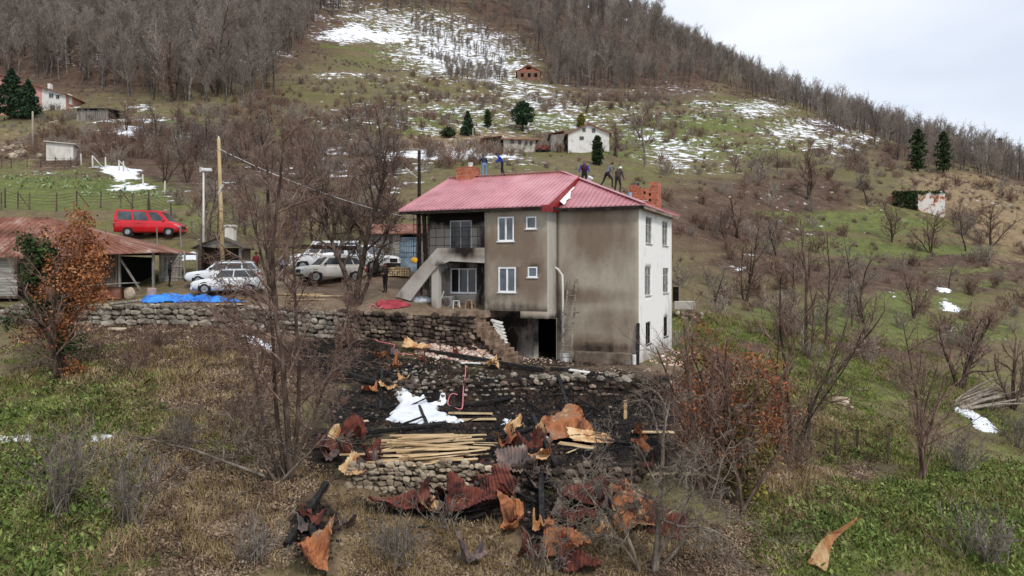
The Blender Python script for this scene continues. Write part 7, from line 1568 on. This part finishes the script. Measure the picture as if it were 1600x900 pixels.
ntree('dark trunked bare tree rising from behind the stone wall near the middle of the yard', 430, 492, 200, 12, PN, .16, M_twig, M_bark_d, 2, stem_dirs=[(-.02, .0, 1, 1, 1), (-.35, .1, 1, .75, .6)], y0=41)
ntree('dark forked bare tree in the yard beside the dusty four wheel drive and the pickup', 557, 478, 215, 13, tree_params(n=(12, 8, 6, 4, 0), seg=(9, 7, 5, 4, 3), wob=(.07, .15, .2, .2, .2), ang=(45, 45, 42, 40, 40), lenf=(.5, .5, .5, .45, .4), grav=(.03, .04, .03, 0, 0), start=(.3, .15, .12, .1, .1), tip=(.3, .3, .35, .45, .5), rf=(.45, .45, .5, .5, .5)), .22, M_mid, M_bark_d, 3, stem_dirs=[(.1, .05, 1, .95, .9), (-.42, .1, 1, .85, .8), (.45, .0, 1, .6, .6)], y0=42.3)
beam('thick dark trunk of a felled tree lying level behind the forked tree', tuple(P(425, 384, 46)), tuple(P(556, 388, 46.5)), .3, .3, m=M_bark_d, name='fallen_trunk', cat='trunk', group=None)
PG = tree_params(n=(11, 7, 6, 4, 0), seg=(9, 8, 6, 5, 3), wob=(.1, .2, .24, .26, .25), ang=(62, 50, 48, 45, 40), lenf=(.6, .5, .5, .45, .4), grav=(.01, -.01, -.01, 0, 0), start=(.25, .15, .12, .1, .1), tip=(.2, .25, .35, .45, .5), rf=(.4, .45, .5, .5, .5))
ntree('gnarled pale grey bare tree in the foreground, its crown spreading over the rusty sheets', 1012, 893, 600, 14, PG, .12, M_bark_g, M_bark_g, 5, stem_dirs=[(.06, .1, 1, .95, 1), (-.35, .1, 1, .75, .6), (.9, .1, .8, .95, .5), (.5, -.15, 1, .7, .5), (-.7, -.1, .9, .7, .4)])
PB = tree_params(n=(10, 6, 5, 0), seg=(7, 5, 4, 3), wob=(.09, .15, .2, .2), ang=(38, 40, 40, 40), lenf=(.5, .5, .5, .4), grav=(.06, .05, .04, 0), start=(.15, .15, .1, .1), tip=(.3, .35, .4, .5), rf=(.5, .5, .5, .5))
for a in [('slender dark bare tree in the right meadow next to the first fence post', 1235, 715, 420, 15, .1, [(.05, 0, 1, 1, 1), (.5, .1, 1, .75, .8), (-.18, 0, 1, .7, .6), (.25, -.1, 1, .8, .6)], M_bark_d), ('many stemmed reddish young tree rising from the green grass right of the fence', 1440, 752, 490, 16, .07, [(0, 0, 1, 1, 1), (.25, 0, 1, .9, .8), (-.28, 0, 1, .9, .8), (.12, .1, 1, .95, .8), (-.14, -.1, 1, .85, .7), (.45, 0, 1, .7, .6)], M_twig), ('dark tree leaning to the right beside the pale boulder', 1285, 600, 470, 17, .11, [(.8, .1, .9, 1.2, 1), (.4, .3, 1, .9, .6)], M_bark_d),
          ('tall thin bare tree on the slope right of the house', 1262, 560, 330, 18, .12, [(0, 0, 1, 1, 1), (.12, .1, 1, .7, .6)], M_mid), ('second tall thin bare tree on the slope, right of the first', 1290, 540, 365, 19, .1, [(.02, 0, 1, 1, 1)], M_mid), ('spreading bare tree low on the slope right of the house', 1165, 470, 350, 20, .13, [(.05, 0, 1, 1, 1), (-.3, 0, 1, .8, .7), (.3, 0, 1, .8, .7)], M_bark_d),
          ('stout leaning tree with a dense grey crown near the log pile', 1498, 606, 470, 21, .2, [(.35, 0, 1, .9, 1), (.7, .1, .8, .9, .7), (-.3, 0, 1, .8, .7)], M_bark_d), ('bare tree with a purple grey crown high on the right slope', 1262, 312, 228, 22, .25, [(.0, 0, 1, 1, 1), (.3, 0, 1, .8, .7)], M_bark_d), ('crooked bare tree left of the purple grey crowned one', 1152, 372, 305, 24, .2, [(-.1, 0, 1, 1, 1), (.3, 0, 1, .8, .7)], M_bark_d),
          ('slim pale bare poplar right of the white gabled house', 1008, 262, 140, 25, .2, [(-.03, 0, 1, 1, 1)], M_bark_g), ('bare bushy tree touching the right side of the white gabled house', 962, 244, 192, 26, .22, [(0, 0, 1, 1, 1), (.2, 0, 1, .8, .7)], M_mid), ('bare leaning tree in front of the wood above the white gabled house', 916, 176, 150, 27, .35, [(.1, 0, 1, 1, 1)], M_bark_d),
          ('bare tree among the scrub left of the old stone house', 592, 250, 165, 28, .22, [(.05, 0, 1, 1, 1), (-.25, 0, 1, .8, .7)], M_bark_d), ('tall old bare tree wrapped in ivy at the edge of the left wood', 337, 150, 12, 29, .42, [(0, 0, 1, 1, 1), (-.4, 0, 1, .75, .7), (.3, 0, 1, .7, .7)], M_bark_d), ('dark round crowned bare tree at the foot of the left wood', 270, 160, 66, 30, .34, [(0, 0, 1, 1, 1), (-.3, 0, 1, .8, .7), (.3, 0, 1, .8, .7)], M_bark_d),
          ('bare shrubby tree at the right edge above the log pile', 1585, 640, 520, 32, .14, [(0, 0, 1, 1, 1), (-.4, 0, 1, .8, .7), (.4, 0, 1, .9, .7), (.1, -.3, 1, .8, .6)], M_mid), ('bare tree behind the fence posts in the middle of the right meadow', 1350, 520, 440, 33, .12, [(0, 0, 1, 1, 1), (.4, 0, 1, .8, .7), (-.3, 0, 1, .8, .7)], M_mid),
          ('thin bare tree between the concrete lamp post and the yellowish pole', 332, 402, 300, 34, .09, [(0, 0, 1, 1, 1), (.15, 0, 1, .8, .7)], M_mid), ('bare tree on the bank above the pickup', 520, 375, 235, 36, .15, [(0, 0, 1, 1, 1), (.3, 0, 1, .9, .7), (-.3, 0, 1, .9, .7)], M_mid), ('bare tree on the bank left of the roof corner', 585, 372, 245, 37, .14, [(0, 0, 1, 1, 1), (.3, 0, 1, .9, .7)], M_mid), ('bare tree on the bank above the dusty four wheel drive', 465, 372, 240, 38, .13, [(0, 0, 1, 1, 1), (-.3, 0, 1, .9, .7)], M_mid)]:
    lb, px, py, tp, sd_, r0, st, m = a; y0 = 46 if py < 410 and py > 360 and px < 700 else 0
    ntree(lb, px, py, tp, sd_, PB, r0, M_twig if m is not M_bark_g else M_twig_g, m, len(st), st, y0=y0)
# young shoots and dead bushes near the viewer
def shrub(label, px, py, h, seed, m, n=22, tw=5, spread=.28, r=.012, group=None, name='leafless_bush'):
    b_ = hit(px, py); o = obj(name, shrub_mesh(seed, m, h, n, tw, r, spread)); o.location = b_; return tag(o, label, 'bush', group)
shrub('clump of straight grey shoots in the lower left grass', 92, 808, 3.0, 201, M_twig_g, 26, 6, .2)
shrub('clump of thin shoots right of the straight grey clump, in the dry leaves', 203, 822, 2.8, 202, M_twig_g, 22, 6, .22)
shrub('grey dead bush below the orange leaved bush', 205, 585, 2.2, 203, M_twig, 20, 6, .35)
shrub('loose twiggy bush left of the low sprawling branches', 285, 700, 1.7, 204, M_twig_g, 18, 6, .6)
shrub('pale twiggy bush at the bottom edge in the dry grass', 620, 880, 1.8, 205, M_twig_g, 22, 6, .5)
shrub('thin dead stalks in front of the crumpled red sheets', 700, 830, 1.6, 206, M_twig_g, 10, 4, .4)
shrub('pale dead bush at the bottom right in the green grass', 1545, 880, 2.0, 207, M_twig_g, 26, 7, .55)
shrub('grey dead bush in the green grass right of the many stemmed young tree', 1500, 740, 2.2, 208, M_twig_g, 24, 6, .45)
shrub('reddish dead bush beside the fence in the right meadow', 1240, 735, 1.8, 209, M_twig, 22, 6, .5)
shrub('twiggy bush at the right edge under the log pile', 1592, 700, 2.6, 210, M_twig_g, 26, 7, .5)
shrub('thin bush between the leaning tree and the log pile', 1405, 610, 2.2, 211, M_twig, 20, 6, .45)
shrub('low tangle of twigs at the bottom left of the grey foreground tree', 850, 893, 1.3, 212, M_twig_g, 16, 5, .7)
shrub('dead bush left of the charred post at the bottom', 400, 880, 1.7, 213, M_twig_g, 20, 6, .5)
shrub('small thorny bush below the stone wall under the white cars', 330, 560, 1.6, 214, M_twig, 20, 6, .6)
shrub('small thorny bush at the foot of the long stone wall, left', 250, 545, 1.5, 215, M_twig, 18, 6, .6)
shrub('tangle of thorny twigs on the bank under the forked tree', 545, 540, 1.3, 216, M_twig, 22, 6, .7)
# leafy bushes
M_copper = leafmat('copper coloured dry leaves', [(.3, (96, 58, 38)), (.5, (150, 94, 58)), (.7, (196, 146, 102))], .5)
M_evg = leafmat('dark evergreen leaves', [(.3, (28, 42, 24)), (.5, (50, 68, 36)), (.7, (84, 100, 54))], .5)
M_olive = leafmat('olive leaves', [(.3, (72, 70, 34)), (.5, (112, 106, 50)), (.7, (150, 136, 72))], .4)
def blobs_pts(rs, bl, n):
    """points near the surface of irregular lobes, as clusters"""
    out = []; tot = sum(b_[3] ** 2 for b_ in bl)
    for (x, y, z, r) in bl:
        k = max(6, int(34 * r)); c = rs.normal(0, 1, (k, 3)); c /= np.linalg.norm(c, axis=1, keepdims=True); c *= (r * rs.uniform(.25, 1.0, k))[:, None]; m_ = int(n * r * r / tot); i = rs.randint(0, k, m_); p = c[i] + rs.normal(0, .16 + .05 * r, (m_, 3)); out.append(p * (1, 1, 1.0) + (x, y, z))
    return np.concatenate(out)
# copper bush left
b_ = hit(100, 590); sB = b_[1] / F
t = thing('leafy_bush', 'tall bush with copper orange dry leaves and dark green foliage on its left', 'bush', b_)
sg = (Segs(), Segs()); rs = np.random.RandomState(61)
for k in range(7): d = np.array([rs.normal(0, .25), rs.normal(0, .2), 1]); d /= np.linalg.norm(d); grow(rs, sg, np.array([rs.normal(0, .3), rs.normal(0, .2), -.2]), d, 6.6 * rs.uniform(.7, 1), .08, 0, PB, 1)
obj('trunk', segs_mesh('trunk', sg[0], M_bark_d, 5), t); obj('twigs', segs_mesh('twigs', sg[1], M_twig, 3), t)
B2 = lambda px, py, r: ((px - 100) * sB, rs.uniform(-.3, .3), (590 - py) * sB, r)
leaves('copper_leaves', blobs_pts(rs, [B2(118, 345, .45), B2(105, 375, .7), B2(140, 385, .7), B2(90, 410, .5), B2(130, 420, 1.0), B2(150, 440, .6), B2(120, 460, .9), B2(145, 470, .7), B2(110, 500, .7), B2(100, 530, .5), B2(60, 515, .5), B2(45, 525, .35), B2(112, 575, .5), B2(125, 400, .8), B2(70, 360, .25), B2(95, 440, .8), B2(75, 460, .6), B2(155, 410, .5), B2(85, 500, .6), B2(140, 350, .35), B2(125, 330, .3)], 6800), .075, M_copper, t, 1)
leaves('green_leaves', blobs_pts(rs, [B2(50, 385, .5), B2(58, 410, .6), B2(62, 440, .6), B2(48, 430, .5), B2(85, 480, .7), B2(60, 480, .6), B2(30, 500, .4), B2(90, 520, .6), B2(75, 395, .6), B2(105, 540, .4)], 5200), .085, M_evg, t, 2)
# beech shrub right foreground
b_ = hit(1135, 775); sB = b_[1] / F
t = thing('leafy_bush', 'large beech bush with brown withered leaves behind the grey foreground tree', 'bush', b_)
sg = (Segs(), Segs()); rs = np.random.RandomState(62)
for k in range(14): d = np.array([rs.normal(0, .42), rs.normal(0, .25), 1]); d /= np.linalg.norm(d); grow(rs, sg, np.array([rs.normal(0, .5), rs.normal(0, .4), -.2]), d, 6.6 * rs.uniform(.55, 1), .07, 0, PB, 1)
obj('trunk', segs_mesh('trunk', sg[0], M_mid, 5), t); obj('twigs', segs_mesh('twigs', sg[1], M_twig, 3), t)
B2 = lambda px, py, r: ((px - 1135) * sB, rs.uniform(-.6, .6), (775 - py) * sB, r)
leaves('brown_leaves', blobs_pts(rs, [B2(1110, 520, .5), B2(1090, 560, .8), B2(1140, 570, .9), B2(1180, 570, .8), B2(1120, 620, 1.1), B2(1170, 640, 1.1), B2(1200, 610, .7), B2(1100, 680, .9), B2(1150, 700, 1.0), B2(1195, 680, .7), B2(1120, 740, .8), B2(1080, 620, .7)], 4200), .06, leafmat('withered brown leaves', [(.3, (88, 50, 32)), (.5, (132, 78, 48)), (.7, (170, 112, 74))], .4), t, 3)
leaves('olive_leaves', blobs_pts(rs, [B2(1170, 620, .7), B2(1150, 670, .7), B2(1180, 700, .7), B2(1150, 740, .8), B2(1175, 760, .6)], 2200), .065, M_olive, t, 4)
# conifers and evergreens
def conifer(label, px, py, top, wd, seed, m, Y=None, shape='cone', n=3000, size=.22, name='conifer', lobes=None):
    b_ = hit(px, py, 0) if Y is None else ((px - 800) / F * Y, Y, float(H((px - 800) / F * Y, Y))); h = (HZ - top) / F * b_[1] - b_[2]; w_ = wd / F * b_[1] / 2
    t = thing(name, label, 'tree', b_); rs = np.random.RandomState(seed); MB().tube([(0, 0, -.3), (0, 0, h * .85)], [w_ * .08 + .08, .04], 8).build('trunk', M_bark_d, t, smooth_=True)
    z = rs.uniform(.12 if shape != 'round' else .3, 1, n); k = rs.randint(0, 34, n)
    if shape == 'cone': rr = (1 - z) ** .75
    elif shape == 'col': rr = np.sqrt(np.clip(1 - ((z - .45) / .56) ** 2, 0, 1)) * .9
    else: rr = np.sqrt(np.clip(1 - ((z - .64) / .37) ** 2, 0, 1))
    lay = np.floor(z * 11) / 11; zz = lay + (z - lay) * .55; a = k * 2.4 + lay * 40 + rs.normal(0, .16, n); ra = rr * w_ * rs.uniform(.15, 1, n) ** .5 * (.62 + .5 * np.sin(k * 5.1 + lay * 30 + seed))
    pts = np.c_[np.cos(a) * ra, np.sin(a) * ra, zz * h - ra * .18 + rs.normal(0, .12, n)]
    leaves('crown', pts, size, m, t, seed, .35); return t
M_con = leafmat('conifer needles', [(.3, (22, 36, 24)), (.5, (42, 62, 42)), (.7, (74, 96, 62))], .5)
conifer('dark blue green conifer in front of the pink house, left one of the pair', 18, 184, 106, 78, 71, M_con, 142, 'cone', 6500, .34); conifer('dark green conifer in front of the pink house, right one of the pair', 44, 186, 124, 56, 72, M_con, 140, 'cone', 4500, .34)
conifer('small dark conifer left of the old stone house', 731, 212, 174, 28, 73, M_con, None, 'cone', 2500, .32); conifer('round dark pine on the slope above the old stone house', 817, 205, 158, 38, 74, M_con, None, 'round', 3200, .34)
conifer('dark cypress leaning against the front of the white gabled house', 933, 258, 212, 20, 75, M_ivy, None, 'col', 3000, .24); conifer('tall dark conifer at the end of the right ridge wood, left one', 1434, 268, 200, 30, 76, M_ivy, None, 'col', 1500, .42); conifer('tall dark conifer at the end of the right ridge wood, right one', 1474, 270, 206, 28, 77, M_ivy, None, 'col', 1300, .42)
conifer('dark evergreen peak at the right end of the skyline', 1562, 268, 216, 22, 78, M_con, None, 'cone', 2500, .6); conifer('small green bush tree above the white gabled house', 908, 200, 178, 16, 79, M_olive, None, 'col', 1500, .3)
conifer('ragged dark evergreen right of the small conifer by the stone house', 762, 200, 172, 14, 80, M_ivy, None, 'col', 900, .3)
conifer('low evergreen shrub above the white gabled house, left', 700, 215, 200, 26, 83, M_ivy, None, 'round', 900, .3)
# individually visible bare trees scattered on the middle slopes
rs = np.random.RandomState(9); MB_ = []
protoM = []
for i in range(5):
    r_ = np.random.RandomState(300 + i); sg = (Segs(), Segs()); grow(r_, sg, np.array([0, 0, -.3]), np.array([0, 0, 1.]), 6, .14, 0, tree_params(n=(14, 7, 5, 0), seg=(7, 5, 4, 3), wob=(.1, .16, .2, .2), ang=(48, 45, 42, 40), lenf=(.55, .5, .5, .4), grav=(.04, .07, .05, .03), start=(.15, .15, .1, .1), tip=(.3, .35, .4, .5), rf=(.45, .5, .5, .5)), 1)
    if i % 2:
        for q in range(2): d = np.array([r_.normal(0, .35), r_.normal(0, .3), 1.]); d /= np.linalg.norm(d); grow(r_, sg, np.array([0, 0, -.3]), d, 5, .1, 0, PB, 1)
    sg[1].ra = [max(v, .014) for v in sg[1].ra]; sg[1].rb = [max(v, .009) for v in sg[1].rb]
    tr = segs_mesh('trunk', sg[0], M_bark_d, 4); cr = segs_mesh('crown', sg[1], M_twig if i % 2 else M_twig_g, 3)
    vs = []; fs = []; mi = []; n = 0
    for q, me in enumerate((tr, cr)):
        v = np.empty(len(me.vertices) * 3, np.float32); me.vertices.foreach_get('co', v); l = np.empty(len(me.loops), np.int32); me.loops.foreach_get('vertex_index', l); v = v.reshape(-1, 3); l = l.reshape(-1, 4); vs.append(v); fs.append(l + n); n += len(v); mi += [q] * len(l)
    protoM.append(mesh_np('bare_tree', np.concatenate(vs), np.concatenate(fs), [M_bark_d, M_twig if i % 2 else M_twig_g], mi, True))
spots = {'bare young tree in the scrub of the left slope': ('bare young trees on the left slope', [(rs.uniform(180, 640), rs.uniform(185, 300)) for _ in range(40)]),
         'bare young tree in the scrub of the right slope': ('bare young trees on the right slope', [(rs.uniform(1080, 1590), rs.uniform(240, 520)) for _ in range(24)]),
         'bare young tree on the bank between the red minibus and the roof': ('bare young trees on the bank above the yard', [(rs.uniform(300, 640), rs.uniform(310, 392)) for _ in range(15)]),
         'bare young tree on the bank above the upper field': ('bare young trees above the upper field', [(rs.uniform(120, 400), rs.uniform(215, 262)) for _ in range(20)])}
for lb, (gr, sp_) in spots.items():
    for (px, py) in sp_:
        if 1030 < px < 1110 and py > 430: continue
        b_ = hit(px, py, 47.5)
        o = obj('bare_tree', protoM[rs.randint(5)]); o.location = b_; s_ = rs.uniform(.4, .95); o.scale = (s_, s_, s_); o.rotation_euler = (0, 0, rs.uniform(0, 6.28)); tag(o, lb, 'tree', gr)
# top-level things keep their kind whatever their name suggests
for o in COL.objects:
    if o.parent is None and o.get('label') and not o.get('kind'): o['kind'] = 'thing'
